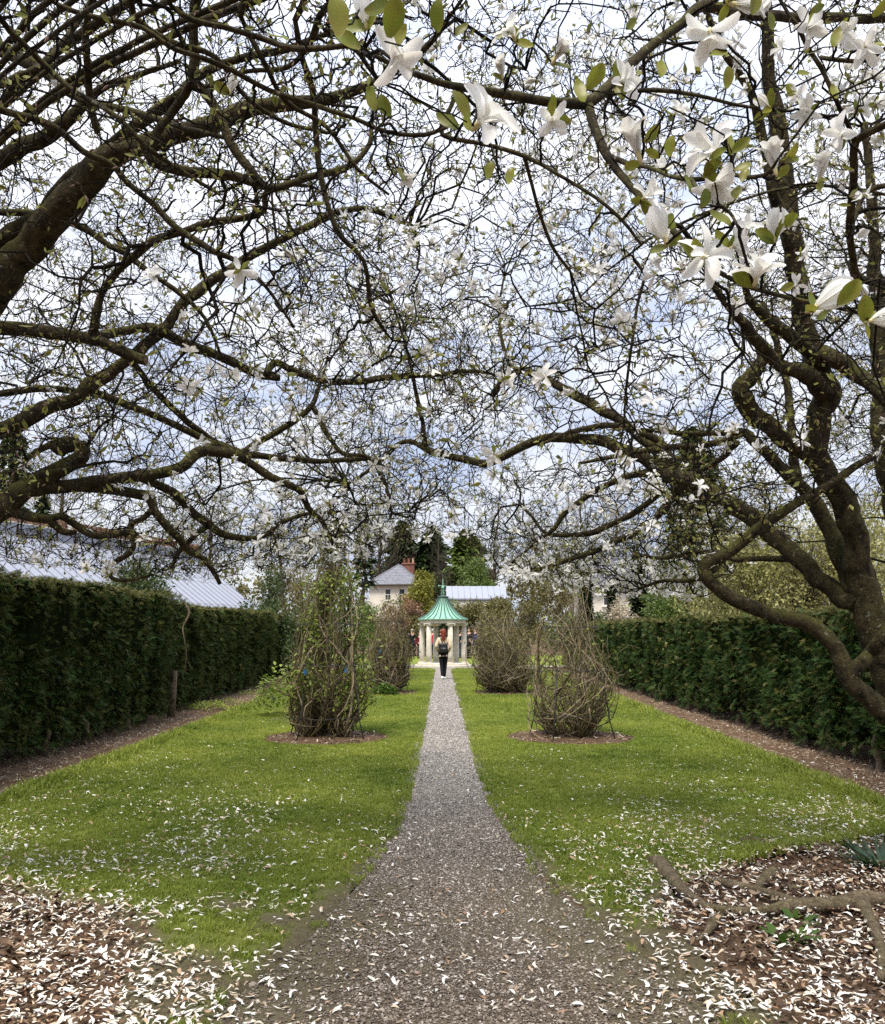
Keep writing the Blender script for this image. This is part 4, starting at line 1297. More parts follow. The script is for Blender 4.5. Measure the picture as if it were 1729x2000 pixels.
# ------------------------------------------------------------------ spurs, buds, young leaves, blossoms
def leaf_rows(V, F, o, d, n, L, W, fold=0.25, curl=0.2, nu=4):
    """one leaf blade from o along d, facing n"""
    o, d, n = np.array(o, float), np.array(d, float), np.array(n, float)
    d = d / np.linalg.norm(d)
    s = np.cross(d, n)
    s = s / (np.linalg.norm(s) + 1e-9)
    n = np.cross(s, d)
    b = len(V)
    for i in range(nu + 1):
        t = i / nu
        w = W * 0.5 * math.sin(PI * (0.06 + 0.90 * t)) ** 0.8
        c = o + d * L * t + n * curl * L * math.sin(t * 2.2) * t
        V += [tuple(c - s * w + n * fold * w), tuple(c), tuple(c + s * w + n * fold * w)]
    for i in range(nu):
        q = b + i * 3
        F += [(q, q + 3, q + 4, q + 1), (q + 1, q + 4, q + 5, q + 2)]


def spur_mesh(name, seed):
    """short crooked spur along +X ending in a bud with a few opening leaflets"""
    r = random.Random(seed)
    mb = MB()
    p = [(0, 0, 0), (0.35, r.uniform(-.1, .1), r.uniform(0, .12)), (0.65, r.uniform(-.15, .15), r.uniform(0, .2)), (1, r.uniform(-.1, .1), r.uniform(.1, .3))]
    mb.tube(p, [.045, .035, .03, .03], 3, False)
    k0 = len(mb.f)
    e = Vector(p[-1])
    q = [e, e + Vector((.18, 0, .06)), e + Vector((.42, 0, .14))]
    mb.tube(q, [.03, .075, .012], 4, True)
    k1 = len(mb.f)
    V, F = [], []
    for j in range(r.choice((0, 1, 2, 2, 3))):
        an = r.uniform(0, 6.28)
        leaf_rows(V, F, e, (0.8, math.cos(an) * .7, math.sin(an) * .7), (-0.3, math.cos(an), math.sin(an)), r.uniform(.45, .95), r.uniform(.22, .4), nu=2)
    mb.add(V, F)
    me = bpy.data.meshes.new(name)
    me.from_pydata(mb.v, [], mb.f)
    for m in (M['twig'], M['bud_scale'], M['bud']):
        me.materials.append(m)
    me.polygons.foreach_set('material_index', [0] * k0 + [1] * (k1 - k0) + [2] * (len(mb.f) - k1))
    me.update()
    return me


spurs = [spur_mesh('bud_spur', s) for s in range(7)]
nsel = RNG.choice(len(twig_nodes), 26000, replace=False)
for w, tk in enumerate('LR'):
    s1 = nsel[twig_tree[nsel] == w]
    s2 = np.nonzero(tiptree == w)[0]
    pts = np.vstack([twig_nodes[s1], tips[s2]])
    d = np.vstack([RNG.normal(0, 1, (len(s1), 3)) + np.array([0, 0, .5]), tipdir[s2]])
    scatter('buds', pts, euler_from_dir(d, RNG.uniform(0, 6.28, len(pts))), RNG.uniform(0.022, 0.055, len(pts)), spurs, TREE[tk])


def tepal(V, F, d, up, L, W, cup, recurve, nu=6, nv=5, base=0.12, twist=0.0):
    """one broad magnolia tepal from the flower's centre along d; up is its inner face"""
    d, up = np.array(d, float), np.array(up, float)
    d = d / np.linalg.norm(d)
    s = np.cross(d, up)
    s /= np.linalg.norm(s)
    up = np.cross(s, d)
    b = len(V)
    for i in range(nu):
        t = i / (nu - 1)
        w = W * (base + (1 - base) * math.sin(PI * min(1, 0.80 * t ** 1.25 + 0.0)) ** 0.9) * (0.62 if i == nu - 1 else 1)
        lift = 0.16 * L * math.sin(PI * t) * -1 + recurve * L * t * t
        lift = -lift
        for j in range(nv):
            q = (j / (nv - 1) - 0.5) * 2
            tw = twist * t
            ss, uu = q * w * 0.5, cup * w * 0.5 * q * q
            c = d * (L * t * (1 - 0.12 * abs(recurve) * t)) + up * lift + s * (ss * math.cos(tw) - uu * math.sin(tw)) + up * (uu * math.cos(tw) + ss * math.sin(tw))
            V.append(tuple(c))
    for i in range(nu - 1):
        for j in range(nv - 1):
            k = b + i * nv + j
            F.append((k, k + nv, k + nv + 1, k + 1))


def blossom_petals(seed, kind, nu=6, nv=5):
    """list of (V, F), one per tepal; axis +X, unit = tepal length"""
    r = random.Random(seed)
    res = []
    n = {'open': 8, 'cup': 7, 'star': 8, 'bud': 5}[kind]
    for k in range(n):
        inner = k >= n * 0.55
        an = 2 * PI * k / (n * 0.55) + r.uniform(-.35, .35) + (0.5 if inner else 0)
        op = {'open': (0.85, 1.45) if not inner else (0.35, 0.75), 'cup': (0.25, 0.5) if not inner else (0.1, 0.28),
              'star': (1.1, 1.75) if not inner else (0.6, 1.2), 'bud': (0.06, 0.16)}[kind]
        th = r.uniform(*op)
        d = (math.cos(th), math.sin(th) * math.cos(an), math.sin(th) * math.sin(an))
        up = (math.sin(th), -math.cos(th) * math.cos(an), -math.cos(th) * math.sin(an))
        V, F = [], []
        tepal(V, F, d, up, r.uniform(0.85, 1.1), r.uniform(0.38, 0.5) * (0.8 if kind == 'star' else 1), r.uniform(0.35, 0.8), r.uniform(-0.12, 0.3) if kind != 'bud' else -0.25, nu, nv, twist=r.uniform(-.6, .6) if kind != 'bud' else 0.2)
        res.append((V, F))
    return res


def blossom_mesh(name, seed, kind, leaves=2):
    mb = MB()
    for V, F in blossom_petals(seed, kind, 4, 3):
        mb.add(V, F)
    k = len(mb.f)
    V, F = [], []
    r = random.Random(seed + 99)
    for j in range(leaves):
        an = r.uniform(0, 6.28)
        leaf_rows(V, F, (-.1, 0, 0), (r.uniform(-.2, .7), math.cos(an), math.sin(an)), (1, -math.cos(an), -math.sin(an)), r.uniform(.4, .75), r.uniform(.2, .36), nu=3)
    mb.add(V, F)
    me = bpy.data.meshes.new(name)
    me.from_pydata(mb.v, [], mb.f)
    me.materials.append(M['petal'])
    me.materials.append(M['young'])
    me.polygons.foreach_set('material_index', [0] * k + [1] * (len(mb.f) - k))
    me.polygons.foreach_set('use_smooth', [True] * len(mb.f))
    me.update()
    return me


small_blossoms = [blossom_mesh('blossom', 10 + s, ('open', 'cup', 'open', 'star', 'bud', 'cup', 'star', 'open')[s], (2, 1, 2, 1, 2, 2, 0, 3)[s]) for s in range(8)]
q = proj(tips)
w = np.full(len(tips), 0.22)


def boost(x0, x1, y0, y1, f):
    global w
    k = (q[:, 0] > x0) & (q[:, 0] < x1) & (q[:, 1] > y0) & (q[:, 1] < y1)
    w = np.where(k, np.maximum(w, f), w)


boost(950, 1390, 1090, 1170, 4.5)
boost(1000, 1420, 980, 1090, 0.9)
boost(430, 760, 980, 1115, 1.8)
boost(800, 1150, 1000, 1100, 0.8)
boost(330, 1300, 420, 980, 1.2)
boost(1150, 1729, 0, 640, 2.2)
boost(700, 1180, 0, 350, 0.5)
w = np.where((tips[:, 1] < 2.9), w * 0.08, w)
w = np.where((q[:, 0] < 430) & (q[:, 1] < 900), w * 0.35, w)
w = np.where((q[:, 0] < -150) | (q[:, 0] > 1880) | (q[:, 1] < -150), w * 0.12, w)
cl = np.array([noise.noise(Vector(p) * 1.3 + Vector((9, 2, 4))) for p in tips])
w = w * np.clip(0.6 + 2.4 * cl, 0.05, 3)
NB = 2300
sel = RNG.choice(len(tips), NB, replace=False, p=w / w.sum())
bs = RNG.uniform(0.042, 0.066, NB) * np.where(q[sel, 1] > 1000, 1.22, 1.0)
bd = tipdir[sel] * 0.6 + RNG.normal(0, 0.45, (NB, 3)) + np.array([0, 0, 0.35])
brot = euler_from_dir(bd, RNG.uniform(0, 6.28, NB))
bk = RNG.choice(8, NB, p=[.2, .12, .2, .14, .08, .08, .08, .1])
bscore = np.where((q[sel, 0] > 0) & (q[sel, 0] < 1729) & (q[sel, 1] > 0), bs / tips[sel, 1], 0)
for wv, tk in enumerate('LR'):
    mine = np.nonzero(tiptree[sel] == wv)[0]
    order = mine[np.argsort(-bscore[mine])]
    top, rest = order[:270], order[270:]
    for k in top:
        o = link('blossom', small_blossoms[bk[k]], TREE[tk])
        o.matrix_parent_inverse = PINV[TREE[tk].name]
        o.location = tips[sel[k]]
        o.rotation_euler = tuple(brot[k])
        o.scale = (bs[k],) * 3
    if len(rest):
        scatter('blossoms', tips[sel[rest]], brot[rest], bs[rest], small_blossoms, TREE[tk], pick=bk[rest])

# ---- the large near flowers and their young leaves (parts of the right magnolia)
HERO = [  # px, py, diameter px, kind, facing (towards: x right, y away, z up), depth
    (952, 222, 165, 'open', (.55, -.55, .35), 2.15), (1240, 268, 95, 'cup', (-.25, -.2, 1), 2.35), (1385, 285, 135, 'open', (-.7, -.5, .25), 2.25),
    (1510, 305, 75, 'cup', (-.15, -.1, 1), 2.3), (1290, 440, 75, 'bud', (-.35, -.1, 1), 2.4), (1517, 440, 62, 'bud', (0.1, -.1, 1), 2.4),
    (1385, 492, 150, 'star', (.2, -.8, .1), 2.25), (1480, 528, 115, 'open', (.1, -.5, .8), 2.25), (1628, 582, 95, 'bud', (.9, -.2, .45), 2.15),
    (1385, 70, 120, 'open', (-.2, -.4, -.8), 2.35), (1400, 365, 110, 'open', (.1, -.5, -.7), 2.35), (1440, 478, 75, 'open', (.5, -.6, .1), 2.5),
    (1560, 185, 78, 'star', (.3, -.8, -.1), 2.9), (1640, 262, 80, 'open', (-.6, -.6, -.1), 2.7), (1606, 325, 62, 'cup', (.1, -.5, .9), 2.9),
    (1268, 378, 85, 'open', (.4, -.7, .2), 2.7), (1490, 198, 36, 'bud', (-.8, -.2, .5), 2.8), (1222, 158, 90, 'open', (.5, -.6, -.3), 2.6),
    (1582, 55, 85, 'open', (.1, -.6, -.5), 2.7), (1655, 60, 70, 'open', (.3, -.6, -.5), 2.7), (1468, 10, 90, 'cup', (.8, -.3, -.3), 2.5),
    (1690, 92, 75, 'open', (-.3, -.6, -.4), 2.7), (775, 115, 125, 'open', (.5, -.5, -.75), 1.7), (712, 20, 62, 'bud', (-.1, -.3, .9), 1.7),
    (1000, 60, 85, 'open', (-.3, -.6, .4), 2.6), (1078, 240, 78, 'open', (.1, -.6, -.8), 2.7), (978, 128, 52, 'cup', (-.2, -.4, .8), 2.8),
    (1726, 620, 60, 'bud', (.9, -.2, .2), 2.1), (1095, 95, 62, 'cup', (.4, -.4, .6), 2.6), (452, 162, 40, 'bud', (0.1, -.1, 1), 2.9),
    (792, 345, 42, 'cup', (.2, -.4, -.6), 3.0), (1325, 215, 58, 'open', (.4, -.6, .2), 3.2), (1460, 440, 55, 'open', (-.3, -.7, .2), 2.8), (1295, 330, 60, 'open', (-.3, -.7, .2), 2.9),
]
hero_leaf = []
for s in range(4):
    V, F = [], []
    leaf_rows(V, F, (0, 0, 0), (1, 0, 0), (0, 0, 1), 1.0, (0.50, 0.58, 0.46, 0.54)[s], fold=(0.35, .5, .25, .4)[s], curl=(-.3, .25, -.42, .3)[s], nu=7)
    me = bpy.data.meshes.new('leaf')
    me.from_pydata(V, [], F)
    me.polygons.foreach_set('use_smooth', [True] * len(F))
    me.materials.append(M['young'])
    hero_leaf.append(me)


def place_leaf(p, d, nrm, L, s):
    d = Vector(d).normalized()
    n_ = Vector(nrm)
    y = n_.cross(d).normalized()
    z = d.cross(y)
    Mx = Matrix((d, y, z)).transposed().to_4x4()
    o = link('leaf', hero_leaf[s % 4], TREE['R'])
    o.matrix_parent_inverse = PINV[TREE['R'].name]
    o.location = p
    o.rotation_euler = Mx.to_euler()
    o.scale = (L,) * 3
    return o


M['stamen'] = plain('stamen', (0.55, 0.48, 0.25), 0.7, 0.2)
rh = random.Random(4)
kdn = kdtree.KDTree(len(nodes))
for k, p in enumerate(nodes):
    kdn.insert(p, k)
kdn.balance()
for hi_, (px, py, dia, kind, face, D) in enumerate(HERO):
    c = Vector(at(px, py, D))
    span = {'open': 1.75, 'cup': 1.15, 'star': 2.0, 'bud': 1.05}[kind]
    L = dia * D / FPX / span
    fv = Vector(face).normalized()
    base = c - fv * L * (0.35 if kind in ('open', 'star') else 0.5)
    root = link('blossom', MB().lathe([(0.02, -.18), (.07, -.08), (.075, 0.05), (.06, .18), (.01, .26)], 8).mesh('blossom', M['stamen'], True), TREE['R'])
    # the cone stands on the flower's axis (+Z of the cone mesh is turned to the facing direction)
    Mx = Matrix.Translation(base) @ fv.to_track_quat('Z', 'Y').to_matrix().to_4x4() @ Matrix.Diagonal((L, L, L, 1))
    root.data.transform(Mx)
    ax = Matrix.Translation(base) @ fv.to_track_quat('X', 'Z').to_matrix().to_4x4() @ Matrix.Rotation(rh.uniform(0, 6.28), 4, 'X') @ Matrix.Diagonal((L, L, L, 1))
    for V, F in blossom_petals(300 + hi_, kind, 7, 5):
        me = bpy.data.meshes.new('petal')
        me.from_pydata(V, [], F)
        me.polygons.foreach_set('use_smooth', [True] * len(F))
        me.materials.append(M['petal'])
        me.transform(ax)
        link('petal', me, root)
    # stalk back to the nearest branch
    co, j, dd = kdn.find(base - fv * L * 0.2)
    if dd < 0.6:
        A, B = np.array(co)[None], np.array(base - fv * L * 0.1)[None]
        P = crooked(A, B, 7, 0.02)
        V, F = tube_arrays(P, np.linspace(0.0045, 0.0038, 7)[None], 6)
        link('stalk', np_mesh('stalk', V, F, M['twig'], True), TREE['R'])
    for j in range(rh.choice((1, 2, 2, 3))):
        an = rh.uniform(0, 6.28)
        t1 = fv.orthogonal().normalized()
        t2 = fv.cross(t1)
        out = t1 * math.cos(an) + t2 * math.sin(an)
        dirn = (out * rh.uniform(.5, 1) + fv * rh.uniform(-.1, .8)).normalized()
        place_leaf(base - fv * L * 0.15, dirn, Vector((rh.uniform(-1, 1), -1, rh.uniform(-.9, 1))), rh.uniform(0.045, 0.07), j + hi_)
LEAVES = [(1294, 130, 48, 2.3, 80), (1160, 150, 58, 2.2, 60), (1135, 172, 60, 2.2, 100), (998, 348, 38, 2.6, 70), (785, 338, 42, 2.7, 95), (958, 336, 40, 2.7, 70), (1635, 68, 52, 2.3, 75),
          (1418, 155, 46, 2.6, 88), (1405, 100, 42, 2.3, 20), (895, 212, 70, 2.1, 125), (874, 232, 60, 2.1, 140), (1268, 262, 48, 2.3, 60), (1275, 300, 36, 2.3, 150), (1313, 288, 44, 2.35, 75),
          (1433, 275, 60, 2.2, 75), (1447, 286, 42, 2.2, 30), (1402, 297, 38, 2.2, 200), (1372, 390, 44, 2.3, 80), (1412, 420, 52, 2.25, 130), (1450, 332, 40, 2.3, 10), (1438, 372, 46, 2.3, 80),
          (1390, 335, 42, 2.3, 110), (1317, 428, 56, 2.35, 60), (1535, 432, 44, 2.4, 40), (1590, 588, 50, 2.15, 80), (1655, 572, 62, 2.1, 50), (1632, 175, 38, 2.7, 95), (1540, 298, 44, 2.3, 70),
          (1548, 310, 34, 2.3, 20), (1466, 8, 60, 2.4, 85), (1600, 15, 40, 2.5, 20), (1715, 12, 50, 2.2, 60), (1540, 560, 36, 2.4, 20), (1345, 490, 48, 2.4, 140), (1350, 355, 44, 2.35, 80),
          (655, 40, 90, 1.6, 100), (735, 12, 70, 1.6, 170), (765, 35, 80, 1.6, 80), (545, 62, 62, 1.9, 130), (858, 35, 62, 1.9, 85), (900, 55, 40, 2.2, 50), (680, 85, 60, 1.7, 150), (722, 190, 60, 2.3, 120),
          (755, 210, 50, 2.4, 110), (1235, 45, 40, 2.6, 45), (985, 75, 36, 2.6, 10), (1100, 95, 40, 2.6, 40), (1500, 45, 44, 2.5, 100), (1570, 140, 34, 2.7, 20), (1455, 345, 34, 2.4, 60), (1610, 615, 36, 2.3, 30)]
for k, (px, py, Lp, D, ang) in enumerate(LEAVES):
    c = Vector(at(px, py, D))
    an = math.radians(ang)
    dirn = Vector((math.cos(an), rh.uniform(-.3, .3), math.sin(an)))
    L = Lp * D / FPX
    base = c - dirn.normalized() * L * 0.5
    place_leaf(base, dirn, Vector((rh.uniform(-.9, .9), -1, rh.uniform(-.9, .9))), L, k)
    co, j, dd = kdn.find(base)
    if 0.01 < dd < 0.5:
        P = crooked(np.array(co)[None], np.array(base)[None], 6, 0.02)
        V, F = tube_arrays(P, np.linspace(0.003, 0.0018, 6)[None], 5)
        link('leaf_stalk', np_mesh('leaf_stalk', V, F, M['twig'], True), TREE['R'])
# ------------------------------------------------------------------ clipped yew hedges
def yew_sprig(name, mat, seed):
    """flat yew spray along +X with side branchlets and pointed needles"""
    r = random.Random(seed)
    V, F = [], []

    def axis(o, ang, L, n, el):
        ca, sa = math.cos(ang), math.sin(ang)
        for i in range(n):
            t = (i + 0.5) / n
            x, y = o[0] + ca * L * t, o[1] + sa * L * t
            z = o[2] + el * L * t * t
            for s in (-1, 1):
                a2 = ang + s * r.uniform(0.7, 1.1)
                ln = L * 0.30 * (1.15 - 0.6 * t) * r.uniform(.8, 1.15)
                b = len(V)
                wx, wy = -math.sin(a2) * 0.026, math.cos(a2) * 0.026
                V.extend([(x - wx, y - wy, z), (x + wx, y + wy, z), (x + math.cos(a2) * ln, y + math.sin(a2) * ln, z + r.uniform(-.06, .05))])
                F.append((b, b + 1, b + 2))
        b = len(V)
        V.extend([(o[0], o[1] - .012, o[2]), (o[0], o[1] + .012, o[2]), (o[0] + ca * L * 1.1, o[1] + sa * L * 1.1, o[2] + el * L * 1.1)])
        F.append((b, b + 1, b + 2))
    axis((0, 0, 0), 0, 1.0, 8, r.uniform(-.25, .05))
    axis((.25, 0, 0), r.uniform(.5, .8), .55, 5, r.uniform(-.2, .1))
    axis((.4, 0, 0), -r.uniform(.5, .8), .5, 5, r.uniform(-.2, .1))
    me = bpy.data.meshes.new(name)
    me.from_pydata(V, [], F)
    me.materials.append(mat)
    return me


M['yew'] = leafy('yew_green', (0.012, 0.036, 0.010), (0.070, 0.125, 0.026), 0.1, 0.6, 0.15, by='rnd')
M['yew_old'] = leafy('yew_olive', (0.014, 0.024, 0.005), (0.095, 0.105, 0.020), 0.1, 0.65, 0.12, by='rnd')
M['yew_tip_lit'] = leafy('yew_tip_highlight', (0.07, 0.075, 0.016), (0.17, 0.155, 0.045), 0.15, 0.6, 0.3, by='rnd')  # yellowish tips that double as painted highlights on the hedge
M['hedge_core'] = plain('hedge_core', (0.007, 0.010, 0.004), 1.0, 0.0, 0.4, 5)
SPR_G = [yew_sprig('yew_sprig', M['yew'], s) for s in range(3)]
SPR_O = [yew_sprig('yew_sprig_olive', M['yew_old'], 20 + s) for s in range(3)]
SPR_T = [yew_sprig('yew_sprig_tip_highlight', M['yew_tip_lit'], 40 + s) for s in range(2)]


def hedge(label, xf, side, y0, y1, h, thick, seed, green=0.5, dens=250, base=0.28, spr=0.10, gaps=(), tip_lit_f=0.08):
    """side -1: hedge stands left of its face (face looks to +X)"""
    nrm = -side
    root = empty('yew_hedge', (xf + side * thick / 2, (y0 + y1) / 2, 0), label, 'hedge', 'clipped yew hedges along the garden')
    top = lambda y: h + 0.10 * nz(y, 3.1, 0.7, seed) + 0.05 * nz(y, 1.0, 3.0, seed)

    def bulge(y, z):
        # the single shrubs of the row still show as rounded bodies
        return 0.10 * abs(math.sin((y + 0.4 * nz(y, 0, .6, seed)) * PI / 1.05)) + 0.09 * nz(y, z, 1.1, seed + 2) + 0.05 * nz(y, z, 3.2, seed + 4) - 0.10

    def low(y):
        return base + 0.16 * nz(y, 0, 1.4, seed + 6) + 0.12 * (1 - abs(math.sin(y * PI / 1.05)))

    ny, nzv = int((y1 - y0) / 0.12) + 2, 16
    Y = np.linspace(y0, y1, ny)
    V, F = [], []
    for y in Y:
        b, t = max(0.05, low(y)), top(y)
        prof = [(xf + side * thick, b)]
        for k in range(nzv):
            z = b + (t - b) * k / (nzv - 1)
            tuck = -0.10 * smooth(np.array(z), 0.7, b) if z < 0.7 else 0
            prof.append((xf + nrm * (bulge(y, z) - 0.10 + float(tuck)), z - 0.06 * (k == nzv - 1)))
        prof += [(xf + side * thick * 0.5, t - 0.05), (xf + side * thick, t - 0.07)]
        V += [(x, y, z) for x, z in prof]
    np_ = nzv + 3
    for i in range(ny - 1):
        for k in range(np_):
            k2 = (k + 1) % np_
            F.append((i * np_ + k, i * np_ + k2, (i + 1) * np_ + k2, (i + 1) * np_ + k))
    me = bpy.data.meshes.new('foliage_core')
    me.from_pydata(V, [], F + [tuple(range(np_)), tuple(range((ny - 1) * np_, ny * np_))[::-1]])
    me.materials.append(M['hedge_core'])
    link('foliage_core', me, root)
    # sprays on the face, top and both ends
    pts, dirs, pk, sc = [], [], [], []
    y = y0
    while y < y1:
        dl = 1.0
        dn = dens * min(1.0, (13.0 / max(y, 8)) ** 0.8)
        for _ in range(int(dn * h * dl)):
            yy = y + random.random() * dl
            b, t = max(0.05, low(yy)), top(yy)
            z = b - 0.05 + (t - b + 0.05) * random.random()
            if any(g0 < yy < g1 and z < gz and random.random() < 0.93 for g0, g1, gz in gaps):
                continue
            n1 = nz(yy, z, 1.3, seed + 11) + 0.25 * nz(yy, z, 5, seed + 12)
            if n1 < -0.20 and random.random() < 0.75:
                continue
            pts.append((xf + nrm * (bulge(yy, z) - 0.13 + 0.10 * random.random()), yy, z))
            dirs.append((nrm * random.uniform(.35, 1.1), random.gauss(0, .7), random.gauss(-0.05, .65)))
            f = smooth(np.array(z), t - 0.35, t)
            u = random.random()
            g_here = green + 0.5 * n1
            pk.append(2 if u < 0.40 * f + tip_lit_f + 0.35 * max(0.0, n1 - 0.25) else (0 if random.random() < g_here else 1))  # more pale tips near the top and on swells: lit foliage put into colour
            sc.append(spr * random.uniform(.6, 1.25) * (1.0 + 0.016 * max(0, yy - 12)))
        for _ in range(int(dn * 0.75 * thick * dl)):
            yy = y + random.random() * dl
            x = xf + side * thick * random.random()
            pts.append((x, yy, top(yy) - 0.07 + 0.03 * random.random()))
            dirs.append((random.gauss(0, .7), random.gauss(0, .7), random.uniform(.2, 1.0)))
            pk.append(2 if random.random() < 0.75 else 1)  # top mostly in the pale tip colour, painted as if catching light
            sc.append(spr * 0.75 * random.uniform(.6, 1.25) * (1.0 + 0.016 * max(0, yy - 12)))
        y += dl
    for ye, s in ((y0, -1), (y1, 1)):
        for _ in range(int(dens * 0.7 * thick * h)):
            pts.append((xf + side * thick * random.random(), ye + s * 0.02, base + (h - base) * random.random()))
            dirs.append((random.gauss(0, .5), s, random.gauss(-.1, .5)))
            pk.append(0 if random.random() < green else 1)
            sc.append(spr * random.uniform(.6, 1.25))
    pts, dirs, pk, sc = np.array(pts), np.array(dirs), np.array(pk), np.array(sc)
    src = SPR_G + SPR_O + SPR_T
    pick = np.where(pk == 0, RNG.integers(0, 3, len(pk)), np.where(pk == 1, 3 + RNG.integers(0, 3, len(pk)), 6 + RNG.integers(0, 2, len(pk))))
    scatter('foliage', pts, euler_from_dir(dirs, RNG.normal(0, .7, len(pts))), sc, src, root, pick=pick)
    # the bare feet of the yews
    k = 0
    y = y0 + 0.4
    r = random.Random(seed)
    while y < y1 - 0.2:
        if y < 27:
            for _ in range(r.choice((0, 1, 1))):
                x0, yy = xf + side * r.uniform(0.12, 0.35), y + r.uniform(-.18, .18)
                R = catmull([(x0 + nrm * r.uniform(0, .14), yy + r.uniform(-.1, .1), -0.06, r.uniform(.06, .09)), (x0, yy, 0.10, r.uniform(.035, .055)),
                             (x0 + r.uniform(-.06, .06), yy + r.uniform(-.06, .06), 0.32, .035), (x0 + side * .12, yy, 0.55, .025)], 0.07)
                V, F = tube_arrays(R[None, :, :3], R[None, :, 3] * (1 + 0.25 * RNG.normal(0, 1, (1, len(R)))), 8)
                link('stem', np_mesh('stem', V, F, M['wood'], True), root)
        y += 1.05
    return root


random.seed(21)
ha = hedge('tall dark clipped yew hedge with bare stems along its foot, nearest on the left', -5.0, -1, 7.2, 16.8, 2.34, 1.3, 3, 0.42, 680, 0.16, 0.098)
hb = hedge('tall dark yew hedge section beyond the pale stake, behind the leafy rose', -5.28, -1, 17.5, 28.0, 2.22, 1.3, 5, 0.3, 620, 0.14, 0.105)
hc = hedge('far dark yew hedge section standing back on the left of the garden', -5.6, -1, 28.3, 40.0, 2.1, 1.3, 6, 0.4, 420, 0.15, 0.13)
hd = hedge('head high clipped yew hedge of rounded bushes behind the bare rose', 5.1, 1, 6.5, 31.0, 1.92, 1.3, 8, 0.8, 680, 0.14, 0.105, gaps=((10.8, 11.4, 0.55),), tip_lit_f=0.10)
he = hedge('far clipped yew hedge section closing the right side of the garden', 5.4, 1, 31.5, 40.0, 1.85, 1.3, 9, 0.6, 420, 0.15, 0.13)
mb = MB()
p = (-5.08, 16.98)
mb.tube([(p[0] - .02, p[1], -.05), (p[0], p[1], 0.4), (p[0] + .01, p[1], 0.9)], [.075, .07, .065], 9)
o = mb.build('wooden_stake', M['wood'], None, True)
tag(o, 'pale round wooden stake standing in the gap of the tall hedge', 'stake')
# dead whippy stem caught in the hedge gap
R = catmull([(-5.02, 17.35, 0.75, .008), (-4.97, 17.4, 1.15, .010), (-5.04, 17.45, 1.5, .010), (-5.1, 17.55, 1.72, .015), (-5.0, 17.6, 2.0, .022), (-5.1, 17.6, 2.18, .018)], 0.08)
V, F = tube_arrays(R[None, :, :3], R[None, :, 3], 6)
link('dead_stem', np_mesh('dead_stem', V, F, M['wood'], True), hb)


# ------------------------------------------------------------------ climbing roses on hooped frames
M['iron'] = plain('dark_iron', (0.018, 0.018, 0.018), 0.55, 0.4, 0.3, 20)
M['cane_d'] = bark('cane_dark', (0.06, 0.042, 0.026), (0.19, 0.14, 0.09), 0.25, 0.1, 18)
M['cane_p'] = bark('cane_pale', (0.22, 0.165, 0.10), (0.52, 0.43, 0.29), 0.1, 0.1, 18)
M['cane_g'] = bark('cane_green', (0.10, 0.09, 0.035), (0.24, 0.20, 0.09), 0.1, 0.1, 18)
M['rose_leaf'] = leafy('rose_leaf', (0.11, 0.17, 0.025), (0.28, 0.33, 0.06), 0.35)
M['rose_olive'] = leafy('rose_leaf_olive', (0.11, 0.12, 0.02), (0.21, 0.20, 0.045), 0.35)
M['label_blue'] = plain('label_blue', (0.015, 0.085, 0.19), 0.4, 0.4, 0.1)


def smooth_walk(n, K, s):
    w_ = RNG.normal(0, 1, (n, K)).cumsum(1)
    w_ = w_ - w_[:, :1]
    return w_ * s


def leaf_cloud(V, F, centres, L, seed, per=1):
    r = random.Random(seed)
    for c in centres:
        for _ in range(per):
            d = Vector((r.gauss(0, 1), r.gauss(0, 1), r.gauss(0.1, .6))).normalized()
            leaf_rows(V, F, c, d, (r.gauss(0, .5), r.gauss(0, .5), 1), L * r.uniform(.6, 1.3), L * r.uniform(.4, .6), nu=2, fold=.2)


